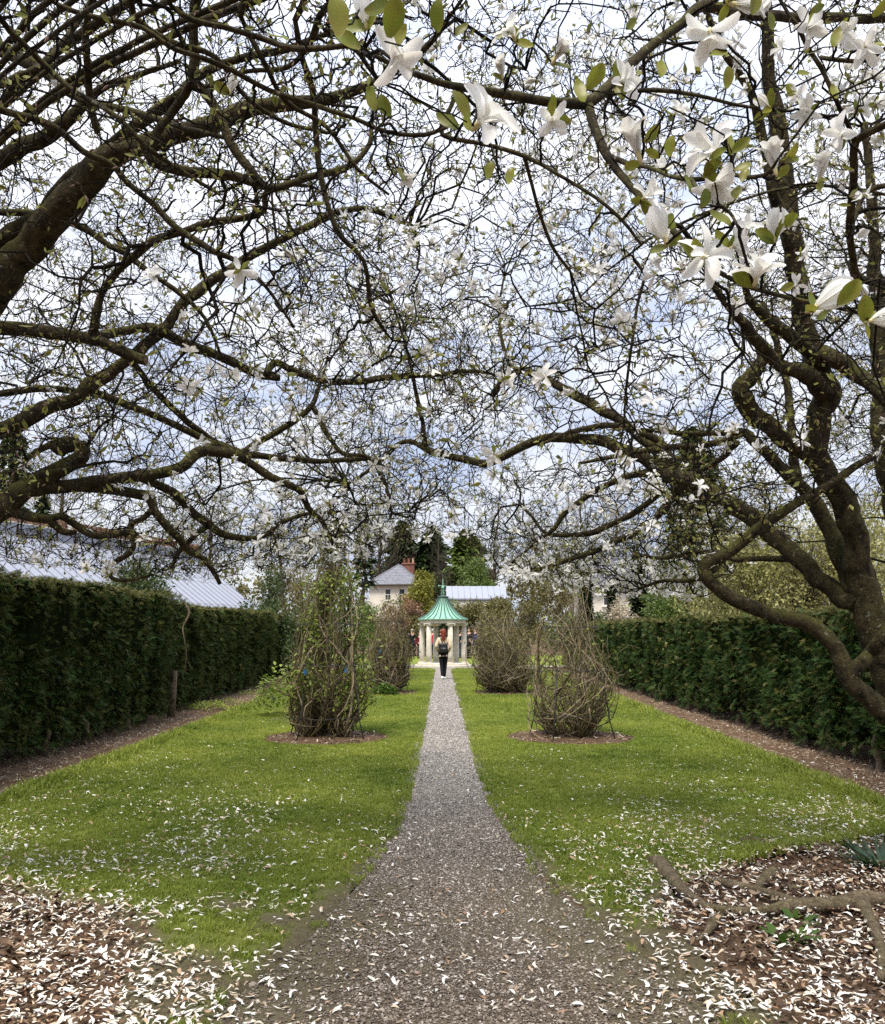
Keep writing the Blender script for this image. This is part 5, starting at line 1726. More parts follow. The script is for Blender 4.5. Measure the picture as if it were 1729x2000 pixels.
def rose_tower(label, cx, cy, rad, H, seed, lean=(0, 0), n_up=150, n_arch=60, n_shoot=420, leaves=900, leaf_mat='rose_leaf', leaf_lo=0.5, pale=0.5, hoops=(0.36, 0.95, 1.6), tags=(), core=(0, 0), top_w=0.45, detail=1.0):
    rr = random.Random(seed)
    global RNG
    keep, RNG = RNG, np.random.default_rng(seed)
    root = empty('climbing_rose', (cx, cy, 0), label, 'rose bush', 'climbing roses on hooped frames in round beds')
    # frame
    fr = MB()
    link_h = []
    for k in range(4):
        an = PI / 4 + k * PI / 2 + 0.25
        x, y = cx + rad * 0.95 * math.cos(an), cy + rad * 0.95 * math.sin(an)
        m = MB().tube([(x + 0.10 * math.cos(an), y + .10 * math.sin(an), -0.05), (x, y, 0.3), (cx + (x - cx) * .97, cy + (y - cy) * .97, hoops[0] + .04), (cx + (x - cx) * .8, cy + (y - cy) * .8, hoops[1] + .04)], 0.010, 6)
        m.build('frame_leg', M['iron'], root, True)
    for hz in hoops:
        rr_ = rad * np.interp(hz / H, (0, .12, .28, .45, .62, .8, 1.0), (0.8, 0.98, 1.0, 0.85, (0.8 + top_w) / 2, top_w, top_w * .7))
        pts = [(cx + lean[0] * 0.2 * hz + rr_ * math.cos(2 * PI * k / 40), cy + rr_ * math.sin(2 * PI * k / 40), hz + 0.01 * math.sin(k)) for k in range(41)]
        MB().tube(pts, 0.006, 5, False).build('hoop', M['iron'], root, True)
    # canes
    K = 16
    groups = []
    t = np.linspace(0, 1, K)[None]
    n = n_up
    ca0 = RNG.uniform(0, 6.28)
    clump = RNG.integers(0, 3, n)
    ca = ca0 + np.array([0.0, 2.3, 4.1])[clump]
    r0 = np.abs(RNG.normal(0.0, 0.075, n))
    an = RNG.uniform(0, 2 * PI, n)
    foot = 0.5 if leaves > 1000 else 0.36
    bx = cx + core[0] + foot * rad * np.cos(ca) + r0 * np.cos(an)
    by = cy + core[1] + foot * rad * np.sin(ca) + r0 * np.sin(an)
    u_ = RNG.random(n)
    hgt = np.where(u_ < 0.24, RNG.uniform(0.45, 1.25, n), np.where(u_ < 0.64, RNG.uniform(0.48, 0.75, n) * H, RNG.uniform(0.72, 1.0, n) * H))
    ctrl = []
    aa = ca + RNG.normal(0, 0.9, n)
    for q_, (zf, jf) in enumerate(((0.22, 1.0), (0.5, 1.0), (0.78, 1.0), (1.0, 1.0))):
        z_ = hgt * (zf + RNG.normal(0, 0.05, n) * (q_ < 3))
        env = rad * (np.interp(z_ / H, (0, .12, .28, .45, .62, .8, 1.0), (0.62, 0.88, 1.03, 0.96, (0.95 + top_w) / 2, top_w * 1.05, top_w * 0.7)))
        rr2 = env * np.sqrt(RNG.uniform(0.08, 1.0, n)) * np.where(RNG.random(n) < .10, 1.25, 1.0)
        ctrl.append(np.stack([cx + lean[0] * z_ + rr2 * np.cos(aa), cy + lean[1] * z_ + rr2 * np.sin(aa), z_], -1))
        aa = aa + RNG.normal(0, 0.75, n)
    B0 = np.stack([bx, by, np.zeros(n)], -1)
    Cp = np.stack([B0] + ctrl, 1)                     # (n,5,3)
    tt = np.linspace(0, 3.9999, K)
    P = np.empty((n, K, 3))
    Ce = np.concatenate([2 * Cp[:, :1] - Cp[:, 1:2], Cp, 2 * Cp[:, -1:] - Cp[:, -2:-1]], 1)
    for k, tv in enumerate(tt):
        b_, f_ = int(tv), tv - int(tv)
        p0, p1, p2, p3 = Ce[:, b_], Ce[:, b_ + 1], Ce[:, b_ + 2], Ce[:, b_ + 3]
        P[:, k] = 0.5 * (2 * p1 + (p2 - p0) * f_ + (2 * p0 - 5 * p1 + 4 * p2 - p3) * f_ ** 2 + (3 * p1 - p0 - 3 * p2 + p3) * f_ ** 3)
    wob = RNG.normal(0, 0.016, (n, K, 3))
    wob[:, 0] = 0
    P += wob
    P[:, :, 2] = np.maximum(P[:, :, 2], 0.0)
    rad0 = np.where(RNG.random(n) < 0.15, RNG.uniform(0.013, 0.022, n), RNG.uniform(0.0045, 0.011, n))
    groups.append((P, rad0[:, None] * (1.1 - 0.75 * t)))
    # arching canes wound round the frame
    n = n_arch
    s0 = RNG.uniform(0, 2 * PI, n)
    sweep = RNG.uniform(0.5, 1.9, n) * RNG.choice([-1, 1], n)
    zb = RNG.uniform(0.02, 0.4, n)
    zt = np.clip(RNG.uniform(0.3, 1.3, n), 0, H * .7)
    ang = s0[:, None] + sweep[:, None] * t + smooth_walk(n, K, 0.05)
    R_ = rad * (0.30 + 0.72 * np.sin(np.clip(t * 1.15, 0, 1) * PI / 2)) * RNG.uniform(.8, 1.15, n)[:, None]
    z_ = zb[:, None] + (zt - zb)[:, None] * t + 0.16 * np.sin(t * PI) * RNG.normal(0.3, 1, n)[:, None]
    P2 = np.stack([cx + core[0] * (1 - t) + R_ * np.cos(ang) + lean[0] * z_, cy + core[1] * (1 - t) + R_ * np.sin(ang) + lean[1] * z_, np.maximum(z_, 0.02)], -1)
    groups.append((P2, RNG.uniform(0.006, 0.013, n)[:, None] * (1.1 - 0.6 * t)))
    allP = np.concatenate([g[0] for g in groups])
    allR = np.concatenate([g[1] for g in groups])
    which = RNG.random(len(allP))
    mats_ = (('cane_d', which < 0.36 * (1.4 - pale)), ('cane_p', which > 1 - 0.5 * pale))
    kd_ = mats_[0][1]
    kp_ = mats_[1][1] & ~kd_
    for mt, k in (('cane_d', kd_), ('cane_p', kp_), ('cane_g', ~kd_ & ~kp_)):
        if k.any():
            V, F = tube_arrays(allP[k], allR[k], 5)
            link('canes', np_mesh('canes', V, F, M[mt], True), root)['kind'] = 'stuff'
    # side shoots: straight thin spikes from the canes
    n = n_shoot
    i, j = RNG.integers(0, len(allP), n), RNG.integers(4, K, n)
    A = allP[i, j]
    out = A - np.array([cx, cy, 0])
    out[:, 2] = 0
    out /= np.linalg.norm(out, axis=1, keepdims=True) + 1e-6
    D = out * RNG.uniform(0.0, 1.0, (n, 1)) + RNG.normal(0, .45, (n, 3)) + np.array([0, 0, .5])
    D /= np.linalg.norm(D, axis=1, keepdims=True)
    B = A + D * (RNG.gamma(2.2, 0.07, n))[:, None]
    Ps = crooked(A, B, 5, 0.03)
    V, F = tube_arrays(Ps, np.linspace(0.0042, 0.0020, 5)[None] * np.ones((n, 1)) * (1.0 if cy < 20 else 1.5), 3)
    link('side_shoots', np_mesh('side_shoots', V, F, M['cane_p'] if pale > .4 else M['cane_g'], True), root)['kind'] = 'stuff'
    ends = Ps[:, -1]
    # leaves
    if leaves:
        c = np.vstack([ends, allP[:, 6:].reshape(-1, 3)])
        cl_ = np.array([noise.noise(Vector(p) * 1.9 + Vector((seed, 0, 0))) for p in c])
        c = c[(c[:, 2] > leaf_lo) & (cl_ > -0.05)]
        c = c[RNG.integers(0, len(c), leaves)] + RNG.normal(0, .05, (leaves, 3))
        V, F = [], []
        leaf_cloud(V, F, c, 0.075 if cy < 20 else 0.085, seed)
        link('leaves', np_mesh('leaves', V, F, M[leaf_mat]), root)['kind'] = 'stuff'
    for (tx, tz) in tags:
        m = MB().box((tx - .024, cy - rad * 1.02 - .004, tz - .034), (tx + .024, cy - rad * 1.02, tz + .024))
        m.box((tx - .004, cy - rad * 1.02 - .003, tz + .026), (tx + .004, cy - rad * 1.02 + .02, tz + .065))
        m.build('plant_tag', M['label_blue'], root)
    RNG = keep
    return root


ra_ = rose_tower('tall climbing rose thick with fresh green leaves in the nearer bed beside the tall hedge', -1.78, 13.9, 0.66, 3.35, 101, (0.03, 0.0), 150, 30, 400, 3000, 'rose_leaf', 0.55, 0.55, (0.36, 1.13, 1.75), ((-2.02, 1.05), (-1.42, 1.07)), core=(-0.05, 0), top_w=0.42)
rb_ = rose_tower('bare tangled climbing rose bending round its hoops in the nearer right bed', 1.98, 13.95, 0.66, 2.75, 102, (0.0, 0.0), 125, 44, 420, 170, 'rose_leaf', 0.5, 1.0, (0.40, 1.05, 1.7), (), core=(0.05, 0), top_w=0.5)
rc_ = rose_tower('upright brown climbing rose with a blue tag in the middle bed left of the path', -1.45, 23.8, 0.62, 2.7, 103, (0.05, 0), 180, 22, 500, 700, 'rose_olive', 0.8, 0.6, (0.36, 1.2, 1.9), ((-1.62, 1.12),), top_w=0.55)
rd_ = rose_tower('sprawling climbing rose leaning towards the path from the middle right bed', 1.66, 23.8, 0.85, 2.35, 104, (-0.10, 0), 260, 60, 700, 700, 'rose_olive', 0.6, 0.75, (0.5, 1.2, 1.8), (), core=(0.15, 0), top_w=0.75)
re_ = rose_tower('twiggy climbing rose in the farthest left bed by the pavilion', -2.0, 33.0, 0.62, 2.2, 105, (0, 0), 170, 30, 600, 500, 'rose_olive', 0.5, 0.75, (0.5, 1.2, 1.8), (), top_w=0.7)
rf_ = rose_tower('twiggy climbing rose in the farthest right bed by the pavilion', 2.1, 33.0, 0.66, 2.4, 106, (0, 0), 170, 30, 600, 900, 'rose_olive', 0.5, 0.6, (0.5, 1.2, 1.8), (), top_w=0.7)
# dark dead core column inside the leafy rose
R = catmull([(-1.95, 13.95, 0, .10), (-1.93, 13.95, 0.7, .075), (-1.9, 13.95, 1.5, .085), (-1.82, 13.95, 2.2, .10), (-1.72, 13.95, 2.7, .06)], 0.08)
V, F = tube_arrays(R[None, :, :3], R[None, :, 3], 8)
link('old_stem', np_mesh('old_stem', V, F, M['cane_d'], True), ra_)


# low plants ---------------------------------------------------------
def leaf_plant(name, label, cat, x, y, r, h, n, L, mat, seed, strap=False):
    rr = random.Random(seed)
    V, F = [], []
    for _ in range(n):
        an, q = rr.uniform(0, 6.28), math.sqrt(rr.random())
        if strap:
            bx, by = x + .3 * r * q * math.cos(an), y + .3 * r * q * math.sin(an)
            leaf_rows(V, F, (bx, by, 0.0), (math.cos(an) * .75, math.sin(an) * .75, rr.uniform(.6, 1.4)), (-math.cos(an), -math.sin(an), .6), L * rr.uniform(.7, 1.2), L * .09, curl=-.5, nu=5)
        else:
            z = h * (1 - q * q * .7) * rr.uniform(.3, 1)
            leaf_rows(V, F, (x + r * q * math.cos(an), y + r * q * math.sin(an), z), (rr.gauss(math.cos(an), .6), rr.gauss(math.sin(an), .6), rr.gauss(.1, .4)), (0, 0, 1), L * rr.uniform(.6, 1.2), L * .55, nu=3)
    o = link(name, np_mesh(name, V, F, mat))
    return tag(o, label, cat)


M['weed'] = leafy('weed_leaf', (0.14, 0.20, 0.02), (0.30, 0.34, 0.05), 0.35)
M['herb'] = leafy('herb_leaf', (0.045, 0.10, 0.015), (0.11, 0.18, 0.03), 0.35)
M['strap'] = leafy('strap_leaf', (0.02, 0.055, 0.018), (0.06, 0.12, 0.045), 0.2, 0.35, 0.5)
leaf_plant('weed_clump', 'yellow green weeds spreading at the foot of the hedge past the stake', 'plant', *gnd(405, 1388)[:2], 0.45, 0.22, 500, .055, M['weed'], 1)
leaf_plant('weed_clump', 'thin straggle of weeds along the bare strip behind the leafy rose', 'plant', *gnd(500, 1360)[:2], 0.5, 0.18, 300, .05, M['weed'], 2)
leaf_plant('weed_clump', 'small yellow green weeds in the strip before the tall hedge gap', 'plant', *gnd(440, 1376)[:2], 0.4, 0.15, 260, .045, M['weed'], 6)
leaf_plant('leafy_plant', 'bright green leafy plant at the foot of the brown rose with the blue tag', 'plant', -1.48, 22.95, 0.34, 0.34, 420, .09, M['herb'], 3)
leaf_plant('leafy_plant', 'small green clump beside the path left of the sprawling rose', 'plant', *gnd(942, 1314)[:2], 0.32, 0.3, 160, .1, M['herb'], 4)
leaf_plant('leafy_shrub', 'pale leafed sapling growing between the hedge and the leafy rose', 'shrub', -3.2, 17.4, 0.42, 1.0, 420, .11, M['rose_leaf'], 5)
leaf_plant('strap_leaf_clump', 'dark strap leaved clump growing in the petal litter at the right edge', 'plant', *gnd(1722, 1698)[:2], 0.2, 0.2, 70, .25, M['strap'], 7, True)
leaf_plant('seedling', 'tuft of green seedling leaves in the litter between the roots', 'plant', *gnd(1552, 1812)[:2], 0.09, 0.05, 16, .10, M['herb'], 8)
leaf_plant('seedling', 'flat green rosette in the litter nearer than the roots', 'plant', *gnd(1546, 1848)[:2], 0.10, 0.04, 20, .10, M['herb'], 9)
# ------------------------------------------------------------------ the pavilion
M['stone'] = plain('pale_stone', (0.56, 0.52, 0.43), 0.8, 0.2, 0.16, 5, 0.15)
a = Mat('verdigris', 0.6, 0.3)
n1 = a.noise(5, 5, 0.6)
a.col(a.mix(a.gate(n1, 0.3, 0.7), (0.16, 0.36, 0.27), (0.28, 0.50, 0.38)))
M['copper'] = a.m
M['copper_d'] = plain('dark_copper', (0.05, 0.085, 0.07), 0.6, 0.3, 0.25, 8)
pav = empty('garden_pavilion', (GZB[0], GZB[1], 0), 'small round stone temple with six columns and a green copper bell roof', 'pavilion')
c = GZB
MB().lathe([(1.34, 0.0), (1.34, 0.07), (1.31, 0.085), (1.31, 0.088)], 48, c).build('step', M['stone'], pav)
MB().lathe([(1.22, 0.09), (1.22, 0.15), (1.19, 0.165)], 48, c).build('plinth', M['stone'], pav)
for k in range(6):
    an = math.radians(20 + 60 * k) - PI / 2
    x, y = c[0] + 1.0 * math.cos(an), c[1] + 1.0 * math.sin(an)
    col = MB().lathe([(0.128, 0.23), (0.132, 0.6), (0.128, 1.0), (0.112, 1.86)], 20, (x, y)).build('column', M['stone'], pav, True)
    MB().lathe([(0.175, 0.167), (0.175, 0.195), (0.155, 0.20), (0.16, 0.215), (0.14, 0.228)], 20, (x, y)).build('base', M['stone'], col)
    cap = MB().lathe([(0.115, 1.862), (0.125, 1.90), (0.16, 1.935), (0.165, 1.955)], 20, (x, y))
    Mr = Matrix.Translation((x, y, 0)) @ Matrix.Rotation(an, 4, 'Z')
    cap.box((-.17, -.185, 1.957), (.17, .185, 1.998), Mr)
    cap.build('capital', M['stone'], col)
    for s in (-1, 1):
        pts = [(Vector(Mr @ Vector((-.16, s * .15, 1.93)))), (Vector(Mr @ Vector((.16, s * .15, 1.93))))]
        MB().tube(pts, 0.04, 8).build('volute', M['stone'], col)
MB().lathe([(0.84, 2.0), (1.08, 2.0), (1.08, 2.09), (1.10, 2.095), (1.10, 2.16), (0.84, 2.16), (0.84, 2.0)], 48, c, False).build('entablature', M['stone'], pav)
prof = [(1.16, 2.155), (1.165, 2.20), (0.98, 2.28), (0.80, 2.39), (0.66, 2.52), (0.545, 2.66), (0.455, 2.76), (0.38, 2.87), (0.315, 2.98), (0.265, 3.09), (0.215, 3.20)]
MB().lathe(prof, 48, c, False).build('roof', M['copper'], pav, True)
MB().lathe([(1.15, 2.17), (0.2, 2.22)], 48, c, False).build('soffit', M['stone'], pav)
for k in range(24):
    an = 2 * PI * (k + .5) / 24
    pts = [(c[0] + (r + .012) * math.cos(an), c[1] + (r + .012) * math.sin(an), z + .008) for r, z in prof[1:]]
    MB().tube(pts, [0.022] * len(pts), 5).build('roof_seam', M['copper_d'], pav)
MB().lathe([(1.17, 2.148), (1.185, 2.17), (1.185, 2.195), (1.165, 2.203)], 48, c, False).build('gutter', M['copper'], pav)
fin = MB().lathe([(0.20, 3.19), (0.26, 3.21), (0.27, 3.25), (0.20, 3.27), (0.10, 3.30), (0.07, 3.34)], 24, c).build('roof_cap', M['copper_d'], pav, True)
MB().lathe([(0.028, 3.34), (0.028, 3.62), (0.06, 3.63), (0.085, 3.68), (0.06, 3.73), (0.02, 3.75), (0.022, 3.80), (0.004, 4.12)], 14, c).build('finial', M['copper'], pav, True)
for s in range(4):
    a0 = s * PI / 2 + .4
    pts = [(c[0] + r * math.cos(a0), c[1] + r * math.sin(a0), z) for r, z in ((.10, 3.34), (.10, 3.40), (.05, 3.45), (.04, 3.52), (.085, 3.57), (.10, 3.53))]
    MB().tube(pts, 0.012, 5).build('scroll', M['copper'], fin, True)
v = MB().box((c[0] - .22, c[1] - .006, 3.755), (c[0] + .18, c[1] + .006, 3.775))
v.add([(c[0] - .22, c[1] - .005, 3.72), (c[0] - .10, c[1] - .005, 3.765), (c[0] - .22, c[1] - .005, 3.81), (c[0] - .22, c[1] + .005, 3.72), (c[0] - .10, c[1] + .005, 3.765), (c[0] - .22, c[1] + .005, 3.81)], [(0, 1, 2), (3, 5, 4), (0, 3, 4, 1), (1, 4, 5, 2), (2, 5, 3, 0)])
v.build('weathervane', M['copper'], pav)

# ------------------------------------------------------------------ people
M['skin'] = plain('skin', (0.55, 0.33, 0.24), 0.55, 0.35, 0.06)
CL = {}


def cloth(name, col, rough=0.85):
    if name not in CL:
        CL[name] = plain('cloth_' + name, col, rough, 0.2, 0.18, 9)
    return CL[name]


def skin_mesh(name, verts, edges, radii, mat, root=0, sub=2):
    me = bpy.data.meshes.new(name)
    me.from_pydata([tuple(v) for v in verts], edges, [])
    o = bpy.data.objects.new(name, me)
    COL.objects.link(o)
    o.modifiers.new('skin', 'SKIN').use_smooth_shade = True
    sv = me.skin_vertices[0].data
    for k, r in enumerate(radii):
        sv[k].radius = r if isinstance(r, tuple) else (r, r)
        sv[k].use_root = (k == root)
    o.modifiers.new('sub', 'SUBSURF').levels = sub
    dg = bpy.context.evaluated_depsgraph_get()
    ev = o.evaluated_get(dg)
    out = bpy.data.meshes.new_from_object(ev)
    bpy.data.objects.remove(o)
    bpy.data.meshes.remove(me)
    out.name = name
    out.materials.clear()
    out.materials.append(mat)
    return out


def person(label, x, y, yaw, h=1.68, pose='stand', top=('dark', (0.02, 0.02, 0.025)), legs=('black', (0.012, 0.012, 0.014)), shoes=('shoe', (0.02, 0.02, 0.02)), hair=((0.05, 0.03, 0.02), 'short'), coat_len=0.86, fem=False, z0=0.0):
    """pose joints in a 1.70 m body facing -Y (towards the camera), turned by yaw"""
    s = h / 1.70
    sw = 0.165 if fem else 0.19
    J = {
        'pelvis': (0, 0, .93), 'waist': (0, .0, 1.08), 'chest': (0, .0, 1.28), 'neck0': (0, .01, 1.43), 'neck1': (0, -.005, 1.50), 'head0': (0, -.02, 1.56), 'head1': (0, -.015, 1.66),
        'shL': (-sw, .01, 1.39), 'elL': (-sw - .07, .04, 1.12), 'wrL': (-sw - .06, -.05, .89), 'haL': (-sw - .05, -.08, .80),
        'shR': (sw, .01, 1.39), 'elR': (sw + .07, .04, 1.12), 'wrR': (sw + .06, -.05, .89), 'haR': (sw + .05, -.08, .80),
        'hiL': (-.09, 0, .88), 'knL': (-.10, -.01, .49), 'anL': (-.10, .03, .09), 'toL': (-.11, -.13, .04),
        'hiR': (.09, 0, .88), 'knR': (.10, -.01, .49), 'anR': (.10, .03, .09), 'toR': (.11, -.13, .04),
    }
    if pose == 'walk':
        J.update(knL=(-.075, -.10, .50), anL=(-.06, -.10, .10), toL=(-.07, -.26, .06), knR=(.07, -.02, .49), anR=(.05, .16, .13), toR=(.06, .02, .04))
    if pose == 'narrow':
        J.update(knL=(-.06, -.05, .49), anL=(-.035, -.05, .09), toL=(-.04, -.21, .04), knR=(.06, .03, .49), anR=(.035, .10, .12), toR=(.04, -.04, .04),
                 elL=(-sw - .08, .05, 1.12), wrL=(-sw - .01, -.10, .95), haL=(-sw + .02, -.17, .93), elR=(sw + .09, .06, 1.13), wrR=(sw + .03, -.10, .96), haR=(sw, -.17, .94))
    if pose == 'stride':
        J.update(knL=(-.09, -.17, .52), anL=(-.09, -.26, .12), toL=(-.09, -.42, .10), knR=(.09, .10, .48), anR=(.09, .36, .16), toR=(.09, .24, .04),
                 elL=(-sw - .06, .10, 1.13), wrL=(-sw - .02, .10, .90), haL=(-sw - .02, .09, .81), elR=(sw + .05, -.06, 1.13), wrR=(sw, -.24, .98), haR=(sw, -.30, .93))
    if pose == 'camera':
        J.update(elL=(-sw - .10, -.14, 1.20), wrL=(-.07, -.25, 1.46), haL=(-.045, -.24, 1.55), elR=(sw + .10, -.14, 1.20), wrR=(.07, -.25, 1.46), haR=(.045, -.24, 1.55))
    Mx = Matrix.Translation((x, y, z0)) @ Matrix.Rotation(yaw, 4, 'Z') @ Matrix.Scale(s, 4)
    W = lambda n: Mx @ Vector(J[n])
    names = list(J)
    ix = {n: i for i, n in enumerate(names)}
    E = [('pelvis', 'waist'), ('waist', 'chest'), ('chest', 'neck0'), ('neck0', 'neck1'), ('neck1', 'head0'), ('head0', 'head1'), ('chest', 'shL'), ('shL', 'elL'), ('elL', 'wrL'), ('wrL', 'haL'),
         ('chest', 'shR'), ('shR', 'elR'), ('elR', 'wrR'), ('wrR', 'haR'), ('pelvis', 'hiL'), ('hiL', 'knL'), ('knL', 'anL'), ('anL', 'toL'), ('pelvis', 'hiR'), ('hiR', 'knR'), ('knR', 'anR'), ('anR', 'toR')]
    rad = {'pelvis': .115, 'waist': .10, 'chest': .125, 'neck0': .06, 'neck1': .05, 'head0': .078, 'head1': .088, 'shL': .055, 'elL': .04, 'wrL': .028, 'haL': .03, 'shR': .055, 'elR': .04, 'wrR': .028, 'haR': .03,
           'hiL': .08, 'knL': .055, 'anL': .038, 'toL': .03, 'hiR': .08, 'knR': .055, 'anR': .038, 'toR': .03}
    body = skin_mesh('person', [W(n) for n in names], [(ix[a_], ix[b_]) for a_, b_ in E], [rad[n] * s for n in names], M['skin'])
    po = link('person', body)
    tag(po, label, 'person')
    po['kind'] = 'thing'
    # fingers: four and a thumb per hand, short curled chains
    for sd in 'LR':
        hand, wr = Vector(J['ha' + sd]), Vector(J['wr' + sd])
        d = (hand - wr).normalized()
        sx = 1 if sd == 'R' else -1
        side = d.cross(Vector((sx, 0, 0)))
        side = side.normalized() if side.length > .1 else Vector((0, 1, 0))
        for f in range(5):
            off = side * (0.026 * (f - 1.5) if f < 4 else -0.04)
            ln = (.055, .065, .06, .045, .045)[f]
            p0 = hand + off * .8 - d * 0.01
            dd = d if f < 4 else (d + side * -0.8).normalized()
            curl = Vector((-sx, -.3, 0)) * 0.014
            MB().tube([Mx @ p0, Mx @ (p0 + dd * ln * .55 + curl * .5), Mx @ (p0 + dd * ln + curl * 1.6)], [.010 * s, .009 * s, .006 * s], 5).build('finger', M['skin'], po, True)
    # jacket over torso and arms
    tn = ['pelvis', 'waist', 'chest', 'neck0', 'shL', 'elL', 'wrL', 'shR', 'elR', 'wrR']
    hem = (0, 0.0, coat_len)
    vs = [W(n) for n in tn] + [Mx @ Vector(hem)]
    e = [(0, 1), (1, 2), (2, 3), (2, 4), (4, 5), (5, 6), (2, 7), (7, 8), (8, 9), (0, 10)]
    wr_ = (.155, .12) if not fem else (.15, .12)
    rr = [wr_, (.13, .11) if not fem else (.125, .105), (.145, .12), (.07, .065), .068, .058, .045, .068, .058, .045, (.175, .13) if fem else (.165, .125)]
    rr = [tuple(q * s for q in r_) if isinstance(r_, tuple) else r_ * s for r_ in rr]
    link('jacket', skin_mesh('jacket', vs, e, rr, cloth(*top), 0), po)
    # trousers
    ln = ['pelvis', 'hiL', 'knL', 'anL', 'hiR', 'knR', 'anR']
    e = [(0, 1), (1, 2), (2, 3), (0, 4), (4, 5), (5, 6)]
    rr = [(.13, .12), .10, .068, .050, .10, .068, .050]
    rr = [tuple(q * s for q in r_) if isinstance(r_, tuple) else r_ * s for r_ in rr]
    link('trousers', skin_mesh('trousers', [W(n) for n in ln], e, rr, cloth(*legs), 0), po)
    for sd in 'LR':
        an, to = Vector(J['an' + sd]), Vector(J['to' + sd])
        heel = an + Vector((0, .05, -.03))
        me = skin_mesh('shoe', [Mx @ (heel + Vector((0, 0, -.01))), Mx @ (an * .5 + to * .5 + Vector((0, 0, .0))), Mx @ (to + Vector((0, -.02, .005)))], [(0, 1), (1, 2)], [.05 * s, .052 * s, .04 * s], cloth(*shoes), 0)
        link('shoe', me, po)
    # face
    hc_ = Vector((0, -.018, 1.615))
    for sx in (-1, 1):
        MB().lathe([(.001, -.008), (.008, -.006), (.011, 0), (.008, .006), (.001, .008)], 8).build('eye', cloth('eye', (0.03, 0.02, 0.02), .3), po, True).data.transform(Mx @ Matrix.Translation(hc_ + Vector((sx * .032, -.083, .006))))
        MB().lathe([(.002, -.03), (.012, -.02), (.014, 0), (.012, .02), (.002, .03)], 8).build('ear', M['skin'], po, True).data.transform(Mx @ Matrix.Translation(hc_ + Vector((sx * .086, .01, -.01))))
    nb = MB()
    nb.add([(-.014, -.080, 1.585), (.014, -.080, 1.585), (0, -.112, 1.587), (0, -.082, 1.632)], [(0, 1, 2), (0, 2, 3), (1, 3, 2), (0, 3, 1)])
    nb.build('nose', M['skin'], po).data.transform(Mx)
    mo = MB().box((-.024, -.088, 1.556), (.024, -.080, 1.564))
    mo.build('mouth', cloth('lip', (0.35, 0.12, 0.10), .5), po).data.transform(Mx)
    # hair
    hcol, style = hair
    if style != 'bald':
        hm = cloth('hair_%d' % int(hcol[0] * 1000), hcol, 0.5)
        V, F = [], []
        nu, nv = 14, 18
        for i in range(nu + 1):
            t_ = i / nu
            th = t_ * PI * 0.62
            for j in range(nv):
                ph = 2 * PI * j / nv
                back = 0.5 + 0.5 * math.sin(ph)      # +Y is the back of the head
                drop = th * (0.55 + 0.62 * back)
                wob = 1 + 0.05 * math.sin(ph * 7 + i) + 0.04 * math.sin(ph * 13)
                r_ = 0.108 * wob
                px, py, pz = r_ * .92 * math.sin(drop) * math.cos(ph), r_ * 1.08 * math.sin(drop) * math.sin(ph) + .012, .118 * math.cos(drop)
                if style == 'long' and drop > PI * .5:
                    pz -= (drop - PI * .5) * 0.36 * back
                    px *= 1 + .18 * (drop - PI * .5)
                V.append((px, py - .01, pz + 1.625))
        for i in range(nu):
            for j in range(nv):
                j2 = (j + 1) % nv
                F.append((i * nv + j, i * nv + j2, (i + 1) * nv + j2, (i + 1) * nv + j))
        me = np_mesh('hair', V, F, hm, True)
        me.transform(Mx)
        link('hair', me, po)
    return po, Mx


w_po, WM = person('woman with red hair in a cream jacket walking away up the path', 0.03, 30.5, PI, 1.68, 'narrow', ('cream', (0.62, 0.50, 0.34)), ('black', (0.010, 0.010, 0.014)), ('white', (0.8, 0.8, 0.8)), ((0.17, 0.035, 0.018), 'long'), 0.80, True)
# backpack on her back (she faces away, so her back is towards the camera)
bp = empty('backpack', tuple(WM @ Vector((0, .2, 1.0))), 'small black rounded backpack worn by the woman on the path', 'backpack')
M['bag'] = plain('bag_black', (0.012, 0.012, 0.013), 0.4, 0.5, 0.3)
M['silver'] = plain('zip_silver', (0.6, 0.6, 0.6), 0.3, 0.6)


def rounded_block(name, mat, parent, lo, hi, T, r=0.04):
    import bmesh
    bm = bmesh.new()
    bmesh.ops.create_cube(bm, size=1)
    for v_ in bm.verts:
        v_.co = Vector([(lo[k] + hi[k]) / 2 + v_.co[k] * (hi[k] - lo[k]) for k in range(3)])
    bmesh.ops.bevel(bm, geom=list(bm.edges), offset=r, segments=3, affect='EDGES', profile=0.6)
    me = bpy.data.meshes.new(name)
    bm.to_mesh(me)
    bm.free()
    me.polygons.foreach_set('use_smooth', [True] * len(me.polygons))
    me.materials.append(mat)
    me.transform(T)
    return link(name, me, parent)


rounded_block('bag_body', M['bag'], bp, (-.13, .12, .93), (.13, .25, 1.25), WM, .05)
rounded_block('front_pocket', M['bag'], bp, (-.10, .245, .95), (.10, .285, 1.09), WM, .018)
rounded_block('zip', M['silver'], bp, (-.07, .285, 1.075), (.03, .292, 1.085), WM, .002)
for s in (-1, 1):
    MB().tube([WM @ Vector(q) for q in ((s * .03, .17, 1.25), (s * .08, .13, 1.40), (s * .13, .03, 1.46), (s * .14, -.12, 1.36), (s * .14, -.13, 1.15), (s * .15, .0, 1.0), (s * .11, .14, .97))], .014, 6).build('strap', M['bag'], bp, True)
MB().tube([WM @ Vector(q) for q in ((-.03, .17, 1.25), (-.02, .19, 1.30), (.02, .19, 1.30), (.03, .17, 1.25))], .008, 6).build('handle', M['bag'], bp, True)

